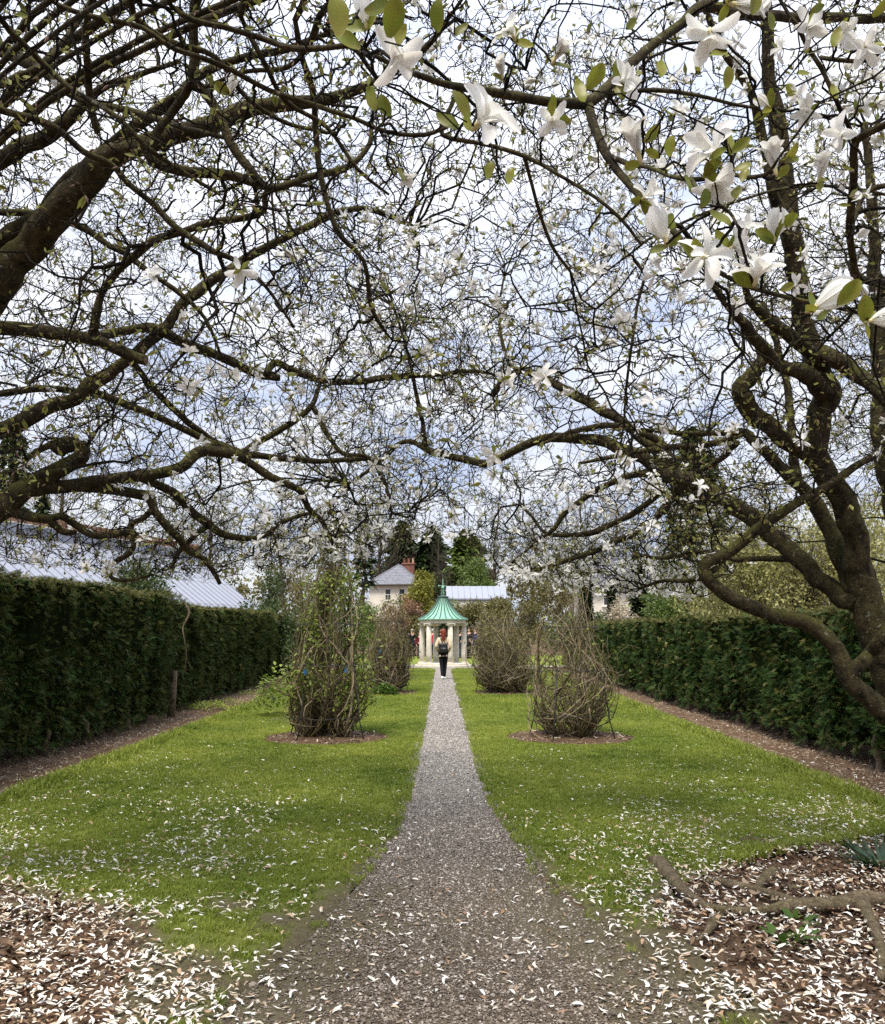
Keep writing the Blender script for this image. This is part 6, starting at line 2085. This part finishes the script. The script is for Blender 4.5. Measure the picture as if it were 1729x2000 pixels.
BY = 53.0
bgp = [
    ('person in a black coat holding a camera up to the face left of the pavilion', 806, 1.72, 'camera', 0.1, ('dark', (0.02, 0.02, 0.025)), ('black', (0.012, 0.012, 0.014)), ((0.35, 0.33, 0.30), 'short'), .75, 0),
    ('person in a dark red jacket standing beside the one with a camera', 820, 1.55, 'stand', 0.5, ('maroon', (0.16, 0.015, 0.03)), ('grey', (0.05, 0.05, 0.06)), ((0.06, 0.04, 0.03), 'short'), .80, 1.0),
    ('person in a bright red jacket glimpsed between the left columns of the pavilion', 846, 1.74, 'stand', 2.6, ('red', (0.42, 0.02, 0.04)), ('denim', (0.05, 0.07, 0.11)), ((0.3, 0.28, 0.26), 'short'), .82, 0.6),
    ('bald person in a black top facing the camera behind the pavilion', 863, 1.76, 'stand', 0.0, ('dark', (0.02, 0.02, 0.025)), ('black', (0.012, 0.012, 0.014)), ((0, 0, 0), 'bald'), .82, 0.0),
    ('person in long black clothes standing just right of the pavilion columns', 916, 1.80, 'stand', -0.6, ('dark', (0.02, 0.02, 0.025)), ('black', (0.012, 0.012, 0.014)), ((0.05, 0.03, 0.02), 'short'), .70, 0.4),
    ('person in a navy jacket striding to the left beside the pavilion', 928, 1.80, 'stride', -1.25, ('navy', (0.012, 0.022, 0.09)), ('grey', (0.05, 0.05, 0.06)), ((0.07, 0.045, 0.03), 'short'), .80, 0.0),
    ('person in dark clothes standing behind the right columns of the pavilion', 899, 1.66, 'stand', 2.2, ('dark', (0.02, 0.02, 0.025)), ('denim', (0.05, 0.07, 0.11)), ((0.05, 0.03, 0.02), 'short'), .80, 1.5),
]
cams = {}
for lab, px, hh, pose, yaw, tp, lg, hr, cl_, dy in bgp:
    yy = BY + dy
    xx = (px - 864.5) / FPX * yy
    po, PM = person(lab, xx, yy, yaw, hh, pose, tp, lg, ('shoe', (0.02, 0.02, 0.02)), hr, cl_)
    if pose == 'camera':
        cm = empty('photo_camera', tuple(PM @ Vector((0, -.2, 1.55))), 'small black camera held up by the person in the black coat', 'camera')
        rounded_block('camera_body', M['bag'], cm, (-.055, -.25, 1.54), (.055, -.19, 1.62), PM, .008)
        ln_ = MB().tube([PM @ Vector((0, -.25, 1.575)), PM @ Vector((0, -.32, 1.575))], .03, 10).build('lens', M['bag'], cm, True)

# ------------------------------------------------------------------ buildings
M['glasspane'] = Mat('washed_glass', 0.35, 0.3).col((0.27, 0.29, 0.34)).m
M['bar'] = plain('glazing_bar', (0.20, 0.20, 0.24), 0.6, 0.3, 0.2, 10)
M['white_paint'] = plain('white_paint', (0.72, 0.70, 0.64), 0.6, 0.3, 0.08, 4)
M['brick_m'] = Mat('red_brick', 0.9, 0.1).m
a = Mat('coping_brick', 0.9, 0.15)
a.col(a.ramp(a.rnd(), [(0, (0.16, 0.07, 0.045)), (0.5, (0.30, 0.15, 0.10)), (1, (0.42, 0.26, 0.19))]))
M['brick'] = a.m
M['dark_glass'] = Mat('window_glass', 0.08, 0.6).col((0.03, 0.035, 0.04)).m
M['render'] = plain('cream_render', (0.66, 0.62, 0.53), 0.85, 0.1, 0.08, 1.5)
M['slate'] = plain('slate', (0.16, 0.165, 0.19), 0.6, 0.35, 0.25, 3, 0.2)

# the long lean-to glasshouse behind the tall hedge
gh = empty('greenhouse', (-11.5, 33, 0), 'long glasshouse with a whitened sloping glass roof behind the tall hedge', 'greenhouse')
rot = math.radians(15)
u = Vector((math.sin(rot), math.cos(rot), 0))
w2 = Vector((math.cos(rot), -math.sin(rot), 0))
P0 = Vector((-13.7, 26.0, 0))
RUN, ZR, ZE = 3.9, 4.55, 1.75
sl = Vector((w2.x * RUN, w2.y * RUN, ZE - ZR))
nbay, bay = 34, 0.46
nrm_ = u.cross(sl).normalized()
if nrm_.z < 0:
    nrm_ = -nrm_


def quad_slab(a_, b_, c_, d_, n_, th):
    m = MB()
    q = [a_, b_, c_, d_]
    m.add(q + [p_ - n_ * th for p_ in q], [(0, 1, 2, 3), (7, 6, 5, 4), (0, 4, 5, 1), (1, 5, 6, 2), (2, 6, 7, 3), (3, 7, 4, 0)])
    return m


base0 = P0 + Vector((0, 0, ZR)) - u * 3.0
for k in range(nbay):
    a0 = base0 + u * (k * bay + .02)
    a1 = base0 + u * ((k + 1) * bay - .02)
    for j in range(3):
        f0, f1 = j / 3 + (0.004 if j else 0), (j + 1) / 3 + 0.006
        lift = nrm_ * (0.012 - 0.006 * j + 0.002 * random.random())
        quad_slab(a0 + sl * f0 + lift, a1 + sl * f0 + lift, a1 + sl * f1 + lift, a0 + sl * f1 + lift, nrm_, .005).build('roof_pane', M['glasspane'], gh)
for k in range(nbay + 1):
    a0 = base0 + u * (k * bay)
    quad_slab(a0 - u * .012 + nrm_ * .022, a0 + u * .012 + nrm_ * .022, a0 + u * .012 + sl + nrm_ * .022, a0 - u * .012 + sl + nrm_ * .022, nrm_, .05).build('glazing_bar', M['bar'], gh)
Lh = nbay * bay
# upright clerestory lights and the brick wall with its coping
for k in range(17):
    a0 = base0 + u * (k * 2 * bay + .05) - w2 * .02
    a1 = base0 + u * ((k + 1) * 2 * bay - .05) - w2 * .02
    up = Vector((0, 0, .42))
    quad_slab(a0 + up * .12, a1 + up * .12, a1 + up, a0 + up, w2, .01).build('clerestory_pane', M['glasspane'], gh)
m = MB()
a0, a1 = base0 - w2 * .03, base0 + u * Lh - w2 * .03
for z in (0.0, .43):
    q = [a0 + Vector((0, 0, z)), a1 + Vector((0, 0, z)), a1 + Vector((0, 0, z + .05)), a0 + Vector((0, 0, z + .05))]
    m.add(q + [p_ - w2 * .06 for p_ in q], [(0, 1, 2, 3), (7, 6, 5, 4), (0, 4, 5, 1), (1, 5, 6, 2), (2, 6, 7, 3), (3, 7, 4, 0)])
m.build('clerestory_frame', M['white_paint'], gh)
m = MB()
q = [a0 - w2 * .1 + Vector((0, 0, -ZR)), a1 - w2 * .1 + Vector((0, 0, -ZR)), a1 - w2 * .1 + Vector((0, 0, .62)), a0 - w2 * .1 + Vector((0, 0, .62))]
m.add(q + [p_ - w2 * .35 for p_ in q], [(0, 1, 2, 3), (7, 6, 5, 4), (0, 4, 5, 1), (1, 5, 6, 2), (2, 6, 7, 3), (3, 7, 4, 0)])
m.build('back_wall', plain('wall_brick', (0.30, 0.17, 0.12), 0.9, 0.1, 0.3, 6), gh)
bm_ = None
for k in range(int(Lh / .26)):
    for j in range(2):
        cpos = a0 - w2 * .27 + u * (.13 + k * .26 + .09 * j) + Vector((0, 0, .665 + .085 * j))
        if bm_ is None:
            T = Matrix((u, w2, Vector((0, 0, 1)))).transposed().to_4x4()
            bm_ = MB().box((-.115, -.2, -.036), (.115, .2, .036), T).mesh('coping_brick', M['brick'])
        o = link('coping_brick', bm_, gh)
        o.matrix_parent_inverse = PINV[gh.name]
        o.location = cpos + Vector((0, 0, random.uniform(-.008, .008)))
# eaves wall and gable end
m = MB()
q = [base0 + sl - Vector((0, 0, ZE)) - w2 * .1, base0 + sl + u * Lh - Vector((0, 0, ZE)) - w2 * .1, base0 + sl + u * Lh - w2 * .1 - Vector((0, 0, .05)), base0 + sl - w2 * .1 - Vector((0, 0, .05))]
m.add(q + [p_ - w2 * .2 for p_ in q], [(0, 1, 2, 3), (7, 6, 5, 4), (0, 4, 5, 1), (1, 5, 6, 2), (2, 6, 7, 3), (3, 7, 4, 0)])
m.build('front_wall', M['white_paint'], gh)
g1 = base0 + u * Lh
m = MB()
q = [g1 - Vector((0, 0, ZR)), g1 + sl - Vector((0, 0, ZE)), g1 + sl - Vector((0, 0, .02)), g1 - Vector((0, 0, .02))]
m.add(q + [p_ - u * .04 for p_ in q], [(0, 1, 2, 3), (7, 6, 5, 4), (0, 4, 5, 1), (1, 5, 6, 2), (2, 6, 7, 3), (3, 7, 4, 0)])
m.build('gable_glass', M['glasspane'], gh)


def house(label, corner, ang, w_, d_, ze, zr, wins, chim=None, hip=True, wallm='render', roofm='slate'):
    """near corner at CORNER; front runs along +X turned by ang, depth along +Y turned by ang"""
    T = Matrix.Translation((corner[0], corner[1], 0)) @ Matrix.Rotation(ang, 4, 'Z')
    root = empty('house', (corner[0], corner[1], 0), label, 'house')
    MB().box((0, 0, 0), (w_, d_, ze), T).build('wall', M[wallm], root)
    ov = 0.45
    ri = min(w_, d_) / 2 if hip else 0
    lo = [(-ov, -ov, ze), (w_ + ov, -ov, ze), (w_ + ov, d_ + ov, ze), (-ov, d_ + ov, ze)]
    if w_ >= d_:
        r0, r1 = (ri, d_ / 2, zr), (w_ - ri, d_ / 2, zr)
        fs = [(0, 1, 5, 4), (1, 2, 5), (2, 3, 4, 5), (3, 0, 4)]
    else:
        r0, r1 = (w_ / 2, ri, zr), (w_ / 2, d_ - ri, zr)
        fs = [(0, 1, 4), (1, 2, 5, 4), (2, 3, 5), (3, 0, 4, 5)]
    if not hip and w_ >= d_:
        r0, r1 = (-ov, d_ / 2, zr), (w_ + ov, d_ / 2, zr)
    vs = [Vector(p_) for p_ in lo + [r0, r1]]
    m = MB()
    m.add([T @ p_ for p_ in vs], fs)
    m.add([T @ (p_ - Vector((0, 0, .14))) for p_ in vs[:4]], [(0, 1, 2, 3)])
    for k in range(4):
        a_, b_ = vs[k], vs[(k + 1) % 4]
        m.add([T @ a_, T @ b_, T @ (b_ - Vector((0, 0, .14))), T @ (a_ - Vector((0, 0, .14)))], [(0, 3, 2, 1)])
    ro = m.build('roof', M[roofm], root)
    # slate courses and hips stand proud of the roof planes
    for f in fs:
        q = [vs[k] for k in f]
        e0, e1 = q[0], q[1]
        top0, top1 = (q[-1], q[2])
        for k in range(1, 12):
            t_ = k / 12
            a_, b_ = e0.lerp(top0, t_), e1.lerp(top1, t_)
            MB().tube([T @ (a_ + Vector((0, 0, .012))), T @ (b_ + Vector((0, 0, .012)))], .014, 4).build('slate_course', M[roofm], ro)
    for a_, b_ in ((4, 5), (0, 4), (3, 4), (1, 5), (2, 5)) if hip else ((4, 5),):
        MB().tube([T @ vs[a_], T @ vs[b_]], .09, 6).build('hip_tile', M[roofm], ro)
    mg = MB()
    mg.tube([T @ Vector((-ov - .05, -ov - .05, ze - .12)), T @ Vector((w_ + ov, -ov - .05, ze - .12))], .07, 6)
    mg.build('gutter', M['iron'], root)
    for (wx, wz, ww, wh) in wins:
        fr = MB()
        fr.box((wx, -.05, wz), (wx + ww, .0 - .003, wz + .07), T).box((wx, -.05, wz + wh - .07), (wx + ww, -.003, wz + wh), T)
        fr.box((wx, -.05, wz + .071), (wx + .07, -.003, wz + wh - .071), T).box((wx + ww - .07, -.05, wz + .071), (wx + ww, -.003, wz + wh - .071), T)
        fr.box((wx + .071, -.04, wz + wh / 2 - .03), (wx + ww - .071, -.003, wz + wh / 2 + .03), T).box((wx + ww / 2 - .025, -.036, wz + .071), (wx + ww / 2 + .025, -.003, wz + wh / 2 - .031), T)
        f = fr.build('window', M['white_paint'], root)
        MB().box((wx + .071, -.02, wz + .071), (wx + ww - .071, -.006, wz + wh - .071), T).build('pane', M['dark_glass'], f)
        MB().box((wx - .1, -.12, wz - .1), (wx + ww + .1, -.004, wz - .003), T).build('sill', M['white_paint'], f)
    if chim:
        cx_, cy_, z1 = chim
        ch = MB().box((cx_ - .7, cy_ - .3, zr - 1.6), (cx_ + .7, cy_ + .3, z1), T).build('chimney', plain('chimney_brick', (0.17, 0.075, 0.055), 0.9, 0.1, 0.3, 3), ro)
        MB().box((cx_ - .8, cy_ - .4, z1 + .002), (cx_ + .8, cy_ + .4, z1 + .14), T).build('chimney_cap', M['brick'], ro)
        for k in range(3):
            MB().lathe([(.14, z1 + .18), (.12, z1 + .65), (.15, z1 + .66), (.15, z1 + .72)], 10).build('chimney_pot', M['brick'], ro).data.transform(T @ Matrix.Translation((cx_ - .55 + .55 * k, cy_, 0)))
    return root


# cream house with a hipped slate roof
cA = at(722, 1143, 105)
house('cream two storey house with a hipped slate roof and red chimney behind the roses', (cA[0], cA[1]), math.radians(-12), 5.6, 6.4, 7.1, 9.6, ((1.9, 5.2, .75, 1.35), (3.6, 5.2, .75, 1.35), (1.9, 1.5, .75, 1.5), (3.6, 1.5, .75, 1.5)), (3.6, 4.6, 9.75))
cB = at(1158, 1143, 70)
house('white house with a grey slate roof behind the hanging white blossom', (cB[0], cB[1]), math.radians(6), 8.5, 6, 5.2, 7.6, ((.8, 3.6, 1.0, 1.3), (4.5, 3.6, 1.0, 1.3)), None, False)
# long low pale roof behind the pavilion
cC = at(872, 1168, 64)
pg = empty('greenhouse', (cC[0], cC[1], 0), 'low pale roofed glasshouse just visible behind the pavilion', 'greenhouse')
for k in range(10):
    x0 = cC[0] + k * .44
    quad_slab(Vector((x0, cC[1], 3.95)), Vector((x0 + .425, cC[1], 3.95)), Vector((x0 + .425, cC[1] + 2.2, 4.95)), Vector((x0, cC[1] + 2.2, 4.95)), Vector((0, -.41, .91)), .02).build('roof_pane', M['glasspane'], pg)
MB().box((cC[0] - .05, cC[1] - .03, 3.83), (cC[0] + 4.45, cC[1] + .05, 3.93)).build('gutter', M['bar'], pg)
MB().box((cC[0], cC[1] + .06, 0), (cC[0] + 4.4, cC[1] + 2.3, 3.8)).build('wall', M['render'], pg)
MB().box((cC[0] - .05, cC[1] + 2.2, 4.60), (cC[0] + 4.45, cC[1] + 2.4, 4.68)).build('ridge', M['white_paint'], pg)

# ------------------------------------------------------------------ trees and shrubs
def crown_quads(centres, sizes, n, L, rng, squash=1.0, droop=0.0, shell=0.55):
    """leaf-sized quads through ellipsoid clumps"""
    k = rng.integers(0, len(centres), n)
    d = rng.normal(0, 1, (n, 3))
    d /= np.linalg.norm(d, axis=1, keepdims=True)
    r = (shell + (1 - shell) * rng.random(n)) * rng.uniform(.8, 1.15, n)
    P = centres[k] + d * r[:, None] * sizes[k]
    a_ = rng.normal(0, 1, (n, 3)) + d * 0.6
    a_[:, 2] -= droop
    a_ /= np.linalg.norm(a_, axis=1, keepdims=True)
    b_ = np.cross(a_, rng.normal(0, 1, (n, 3)))
    b_ /= np.linalg.norm(b_, axis=1, keepdims=True) + 1e-9
    l = L * rng.uniform(.6, 1.4, (n, 1))
    wv = l * rng.uniform(.35, .6, (n, 1))
    V = np.stack([P - a_ * l * .5, P + b_ * wv * .5, P + a_ * l * .5, P - b_ * wv * .5], 1).reshape(-1, 3)
    return V, np.arange(4 * n).reshape(n, 4)


def limbs_of(root, base, top, r0, n, spread, rng, mat, up=0.5, K=7, twig=0, trunk_name='trunk'):
    T = np.linspace(0, 1, 9)[:, None]
    line = np.array(base) + (np.array(top) - np.array(base)) * T
    line[1:-1] += rng.normal(0, .015 * np.linalg.norm(np.array(top) - base), (7, 3)) * np.array([1, 1, .2])
    V, F = tube_arrays(line[None], np.linspace(r0, r0 * .25, 9)[None], 8)
    link(trunk_name, np_mesh(trunk_name, V, F, mat, True), root)
    if n:
        t = rng.uniform(.3, .98, n)
        A = np.stack([np.interp(t, T[:, 0], line[:, k]) for k in range(3)], -1)
        an = rng.uniform(0, 2 * PI, n)
        ln = spread * (1.15 - t) ** .6 * rng.uniform(.5, 1.1, n)
        B = A + np.stack([np.cos(an) * ln, np.sin(an) * ln, ln * rng.uniform(up - .3, up + .5, n)], -1)
        P = crooked(A, B, K, .05)
        r = r0 * .30 * (1.1 - t)
        V, F = tube_arrays(P, r[:, None] * np.linspace(1, .2, K)[None], 4)
        link('limbs', np_mesh('limbs', V, F, mat, True), root)['kind'] = 'stuff'
        if twig:
            i, j = rng.integers(0, n, twig), rng.integers(2, K, twig)
            A2 = P[i, j]
            D = (P[i, -1] - P[i, 0]) * .4 + rng.normal(0, .35, (twig, 3)) * ln[i][:, None] + np.array([0, 0, .25]) * ln[i][:, None]
            B2 = A2 + D * rng.uniform(.3, .9, (twig, 1))
            P2 = crooked(A2, B2, 5, .06)
            V, F = tube_arrays(P2, np.maximum(r[i] * .28, .006)[:, None] * np.linspace(1, .35, 5)[None], 3)
            link('twigs', np_mesh('twigs', V, F, mat, True), root)['kind'] = 'stuff'
            return P2[:, -1]
        return P[:, -1]


LEAFM = {
    'dark': leafy('conifer_dark', (0.010, 0.022, 0.008), (0.040, 0.062, 0.018), 0.15),
    'mid': leafy('evergreen', (0.030, 0.055, 0.014), (0.085, 0.115, 0.030), 0.2),
    'olive': leafy('olive_foliage', (0.085, 0.085, 0.022), (0.20, 0.175, 0.06), 0.25),
    'yellow': leafy('spring_foliage', (0.12, 0.14, 0.018), (0.30, 0.28, 0.045), 0.3),
    'fresh': leafy('fresh_foliage', (0.055, 0.10, 0.018), (0.14, 0.19, 0.035), 0.3),
    'copper': leafy('copper_foliage', (0.16, 0.085, 0.045), (0.36, 0.22, 0.13), 0.2),
    'straw': leafy('willow_foliage', (0.17, 0.17, 0.05), (0.40, 0.38, 0.14), 0.3),
    'pink': leafy('pale_blossom', (0.34, 0.28, 0.18), (0.62, 0.55, 0.42), 0.3),
}


def shrub(name, label, cat, x, y, rx, h, n, L, mat, seed, z0=0.0, clumps=22, bare=0, ry=None, group=None):
    rng = np.random.default_rng(seed)
    root = empty(name, (x, y, 0), label, cat, group)
    ry = ry or rx
    d = rng.normal(0, 1, (clumps, 3))
    d /= np.linalg.norm(d, axis=1, keepdims=True)
    d[:, 2] = np.abs(d[:, 2]) * 2 - 1
    rr = rng.uniform(.45, .82, clumps)[:, None]
    hz = (h - z0) / 2
    C = np.array([x, y, z0 + hz]) + d * rr * np.array([rx, ry, hz])
    S = np.stack([rng.uniform(.3, .48, clumps) * rx, rng.uniform(.3, .48, clumps) * ry, rng.uniform(.25, .4, clumps) * hz], -1)
    n = int(n * 1.6)
    V, F = crown_quads(C, S, n, L, rng, shell=.35)
    V[:, 2] = np.maximum(V[:, 2], 0.02)
    link('crown', np_mesh('crown', V, F, LEAFM[mat]), root)
    limbs_of(root, (x, y, 0), (x + rng.normal(0, .1) * rx, y, z0 + hz * 1.5), 0.05 * rx + .02, 26, rx * .8, rng, M['bark_far'], .7, twig=bare)
    return root


def conifer(name, label, x, y, h, r, n, L, mat, seed, z0=1.0, group=None, power=.8):
    rng = np.random.default_rng(seed)
    root = empty(name, (x, y, 0), label, 'tree', group)
    limbs_of(root, (x, y, 0), (x, y, h * .98), .02 * h + .05, 0, 0, rng, M['bark_far'])
    t = rng.random(n) ** .75
    ph = rng.uniform(0, 2 * PI, n)
    tier = np.floor(t * h * 1.4)
    lob = .72 + .45 * np.sin(ph * 3 + tier * 2.1 + seed) * np.cos(ph * 5 + tier * 1.3) + .12 * np.sin(tier * 3.7 + seed)
    R = r * (1 - t) ** power * np.sqrt(rng.uniform(.25, 1, n)) * lob + .05
    P = np.stack([x + R * np.cos(ph), y + R * np.sin(ph), z0 + (h - z0) * t - .10 * R], -1)
    out = np.stack([np.cos(ph), np.sin(ph), rng.uniform(-.5, .35, n)], -1)
    out += rng.normal(0, .25, (n, 3))
    out /= np.linalg.norm(out, axis=1, keepdims=True)
    b_ = np.cross(out, np.array([0, 0, 1.0]) + rng.normal(0, .5, (n, 3)))
    b_ /= np.linalg.norm(b_, axis=1, keepdims=True)
    l = L * rng.uniform(.6, 1.4, (n, 1))
    V = np.stack([P - out * l * .5, P + b_ * l * .22, P + out * l * .6 - np.array([0, 0, .15]) * l, P - b_ * l * .22], 1).reshape(-1, 3)
    link('crown', np_mesh('crown', V, np.arange(4 * n).reshape(n, 4), LEAFM[mat]), root)
    return root


def bare_tree(label, x, y, h, spread, seed, n=60, twig=700, mat='bark_far', leaves=0, leafm='olive', r0=None, L=.12, group='bare trees beyond the garden'):
    rng = np.random.default_rng(seed)
    root = empty('bare_tree', (x, y, 0), label, 'tree', group)
    ends = limbs_of(root, (x, y, 0), (x + rng.normal(0, .04) * h, y, h), r0 or .016 * h + .05, n, spread, rng, M[mat], .75, twig=twig)
    if leaves:
        C = ends[rng.integers(0, len(ends), leaves)]
        V, F = crown_quads(C, np.full((leaves, 3), .35), leaves, L, rng, shell=.1)
        link('crown', np_mesh('crown', V, F, LEAFM[leafm]), root)
    return root


def X(px, y):
    return (px - 864.5) / FPX * y


def Zp(py, y):
    return at(864, py, y)[2]


# behind the tall hedge, left
shrub('evergreen_shrub', 'rounded evergreen bush rising above the far end of the left hedge', 'shrub', X(523, 31), 31, 1.2, Zp(1088, 31), 5600, .10, 'mid', 1)
shrub('evergreen_shrub', 'loose grey green bush before the glasshouse roof above the tall hedge', 'shrub', X(258, 24), 24, 1.5, Zp(1045, 24), 4600, .10, 'mid', 2)
shrub('bushy_tree', 'small olive tree behind the leafy rose and evergreen bush', 'tree', X(600, 40), 40, 1.6, Zp(1085, 40), 3000, .12, 'olive', 3, clumps=30)
conifer('ivy_tree', 'tall narrow ivy clad tree at the far left beyond the glasshouse', X(12, 42), 42, Zp(845, 42), 1.5, 4200, .28, 'mid', 4, 1.0, power=.35)
conifer('conifer', 'green conifer tip showing under the sawn limb above the glasshouse', X(75, 46), 46, Zp(960, 46), 2.0, 2600, .30, 'dark', 5, 1.0)
# round the pavilion
shrub('copper_shrub', 'coppery brown shrub behind the pavilion left of its roof', 'shrub', X(795, 60), 60, 1.75, Zp(1160, 60), 3200, .16, 'copper', 6, bare=300)
shrub('copper_shrub', 'lower rusty brown shrub between the left rose and the pavilion', 'shrub', X(755, 58), 58, 1.6, Zp(1178, 58), 2600, .16, 'copper', 7, bare=200)
shrub('olive_shrub', 'olive brown shrub behind the pavilion roof on its right', 'shrub', X(915, 61), 61, 2.0, Zp(1158, 61), 6500, .16, 'olive', 8, bare=300)
shrub('olive_shrub', 'mossy green twiggy shrub above the sprawling rose', 'shrub', X(975, 57), 57, 1.6, Zp(1160, 57), 5000, .16, 'olive', 9, bare=300)
shrub('green_shrub', 'fresh green bush right behind the pavilion finial', 'shrub', X(875, 62), 62, 1.8, Zp(1160, 62), 3000, .16, 'fresh', 10)
shrub('dark_shrub', 'dark evergreen bush filling the view between the pavilion columns', 'shrub', X(868, 59), 59, 1.0, Zp(1195, 59), 2600, .15, 'dark', 11)
shrub('olive_shrub', 'brownish hedge bush behind the person in navy', 'shrub', X(1030, 60), 60, 2.0, Zp(1168, 60), 2800, .16, 'olive', 12, bare=300)
shrub('olive_shrub', 'brown leafed bush behind the people at the left of the pavilion', 'shrub', X(812, 59), 59, .9, Zp(1200, 59), 1800, .15, 'olive', 43, bare=200)
shrub('green_shrub', 'mixed green bush beyond the far left hedge end', 'shrub', X(690, 55), 55, 2.2, Zp(1160, 55), 3200, .16, 'fresh', 13)
shrub('green_shrub', 'low green bush in the gap left of the far roses', 'shrub', X(610, 52), 52, 2.2, Zp(1165, 52), 3000, .16, 'mid', 44)
shrub('yellow_tree', 'yellow green spring tree beside the cream house', 'tree', X(820, 85), 85, 1.8, Zp(1100, 85), 3600, .26, 'yellow', 14, z0=1.5)
shrub('green_tree', 'mid green rounded tree beyond the low pale glasshouse', 'tree', X(925, 95), 95, 3.2, Zp(1085, 95), 3800, .30, 'fresh', 15, z0=1)
shrub('green_tree', 'dark green rounded tree beside the conifers beyond the pavilion', 'tree', X(850, 92), 92, 2.2, Zp(1110, 92), 3000, .28, 'mid', 16, z0=.5)
conifer('conifer', 'dark conifer left of the pair rising behind the pavilion', X(785, 128), 128, Zp(1020, 128), 7.0, 7000, 1.1, 'dark', 17, 1.0, power=.8)
conifer('conifer', 'dark broad conifer right of the pair rising behind the pavilion', X(843, 126), 126, Zp(1028, 126), 7.0, 7000, 1.1, 'dark', 18, 1.0, power=.75)
conifer('conifer', 'brown green conifer standing right of the dark pair', X(912, 120), 120, Zp(1035, 120), 5.0, 4200, 1.0, 'fresh', 19, 3.0, power=.5)
conifer('conifer', 'tall thin pine with a brown trunk seen over the cream house', X(712, 95), 95, Zp(1000, 95), 1.6, 800, .7, 'dark', 20, 6.0, power=.4)
conifer('conifer', 'tall brown pine behind the leafy rose', X(652, 80), 80, Zp(1010, 80), 1.5, 900, .6, 'olive', 21, 4.0, power=.4)
bt = [
    ('pale bare tree between the dark conifers and the green tree', 868, 88, 1050, 2.0, 22), ('bare tree reaching up behind the cream house roof', 735, 120, 950, 5.0, 23),
    ('tall bare tree above the hanging blossom right of the pavilion', 960, 115, 985, 4.5, 24), ('pale bare tree beyond the white house', 1040, 110, 1000, 5.0, 25),
    ('bare tree behind the evergreen bush at the left', 560, 75, 1000, 3.0, 26), ('bare tree over the middle of the glasshouse roof', 400, 70, 985, 4.0, 27),
    ('bare tree near the ivy clad tree at the far left', 130, 62, 900, 4.0, 28), ('bare tree right of the white house', 1210, 95, 990, 4.5, 29), ('wide bare tree beyond the dark right conifer', 1120, 100, 960, 5.5, 30),
]
for lab, px, yy, pt, sp, sd_ in bt:
    bare_tree(lab, X(px, yy), yy, Zp(pt, yy), sp, sd_, 70, 800, leaves=500 if sd_ % 2 else 0, L=.25)
# right side
for k, (px, yy, pt, lab) in enumerate(((1246, 38, 1080, 'dark columnar yew standing behind the right hedge'), (1143, 48, 1085, 'dark columnar yew between the bare rose and the white house'), (1196, 52, 1130, 'shorter dark columnar yew in front of the white house'))):
    conifer('columnar_yew', lab, X(px, yy), yy, Zp(pt, yy), .52, 4200, .20, 'dark', 50 + k, .1, power=.22)
conifer('conifer', 'large dark conifer beyond the right hedge behind the long mossy limb', X(1365, 36), 36, Zp(835, 36), 2.3, 4200, .42, 'mid', 31, 1.5, power=.62)
shrub('willow_shrub', 'big straw green twiggy willow bush behind the right hedge', 'shrub', X(1565, 19), 19.5, 3.0, Zp(985, 19), 16000, .085, 'straw', 32, z0=.4, clumps=46, bare=900, ry=2.0)
shrub('willow_shrub', 'lower straw coloured bush peeping over the hedge beside the columnar yew', 'shrub', X(1395, 22), 22, 1.3, Zp(1150, 22), 4200, .08, 'straw', 33, clumps=26, bare=300)
shrub('flowering_shrub', 'pale cream flowering shrub before the white house', 'shrub', X(1205, 34), 34, 1.1, Zp(1152, 34), 2600, .09, 'pink', 34, bare=300)
shrub('green_shrub', 'bright green shrub between the columnar yew and the willow', 'shrub', X(1300, 33), 33, 1.3, Zp(1135, 33), 3200, .12, 'fresh', 35)
shrub('dark_shrub', 'dark green bush under the low hanging blossom on the right', 'shrub', X(1345, 40), 40, 1.7, Zp(1105, 40), 3600, .14, 'mid', 36)
shrub('green_tree', 'olive leafed tree above the dark bush on the right', 'tree', X(1330, 48), 48, 2.4, Zp(1020, 48), 4200, .17, 'olive', 37, z0=.8, clumps=34, bare=500)
shrub('green_tree', 'yellowish leafed tree behind the right magnolia trunk', 'tree', X(1480, 34), 34, 2.6, Zp(900, 34), 5200, .13, 'olive', 38, z0=.8, clumps=38, bare=600)
shrub('green_tree', 'pale green spring tree beyond the willow at the right edge', 'tree', X(1690, 30), 30, 2.6, Zp(880, 30), 5200, .13, 'straw', 39, z0=.8, clumps=38, bare=600)
shrub('green_tree', 'light olive tree left of the white house far off', 'tree', X(1090, 85), 85, 3.0, Zp(1050, 85), 3600, .26, 'olive', 40, z0=1, bare=400)
shrub('dark_shrub', 'dark bush under the white house windows', 'shrub', X(1185, 58), 58, 1.6, Zp(1170, 58), 2400, .15, 'mid', 41)
shrub('dark_shrub', 'low dark green bushes at the end of the right hedge', 'shrub', X(1110, 50), 50, 1.8, Zp(1185, 50), 2600, .14, 'mid', 45)

# far-off wood that closes the view
rng = np.random.default_rng(77)
V_, F_, b0 = [], [], 0
for k in range(60):
    xx = -75 + 150 * (k + rng.random()) / 60
    yy = 135 + rng.uniform(-6, 18)
    hh = rng.uniform(10, 16)
    C = np.array([xx, yy, hh * .55]) + rng.normal(0, 1, (8, 3)) * np.array([1.5, 1.5, hh * .18])
    V, F = crown_quads(C, np.full((8, 3), 1.8) * np.array([1, 1, 1.5]), 420, .7, rng, shell=.1)
    V_.append(V)
    F_.append(F + b0)
    b0 += len(V)
tag(link('distant_wood', np_mesh('distant_wood', np.vstack(V_), np.vstack(F_), LEAFM['olive'])), kind='stuff')
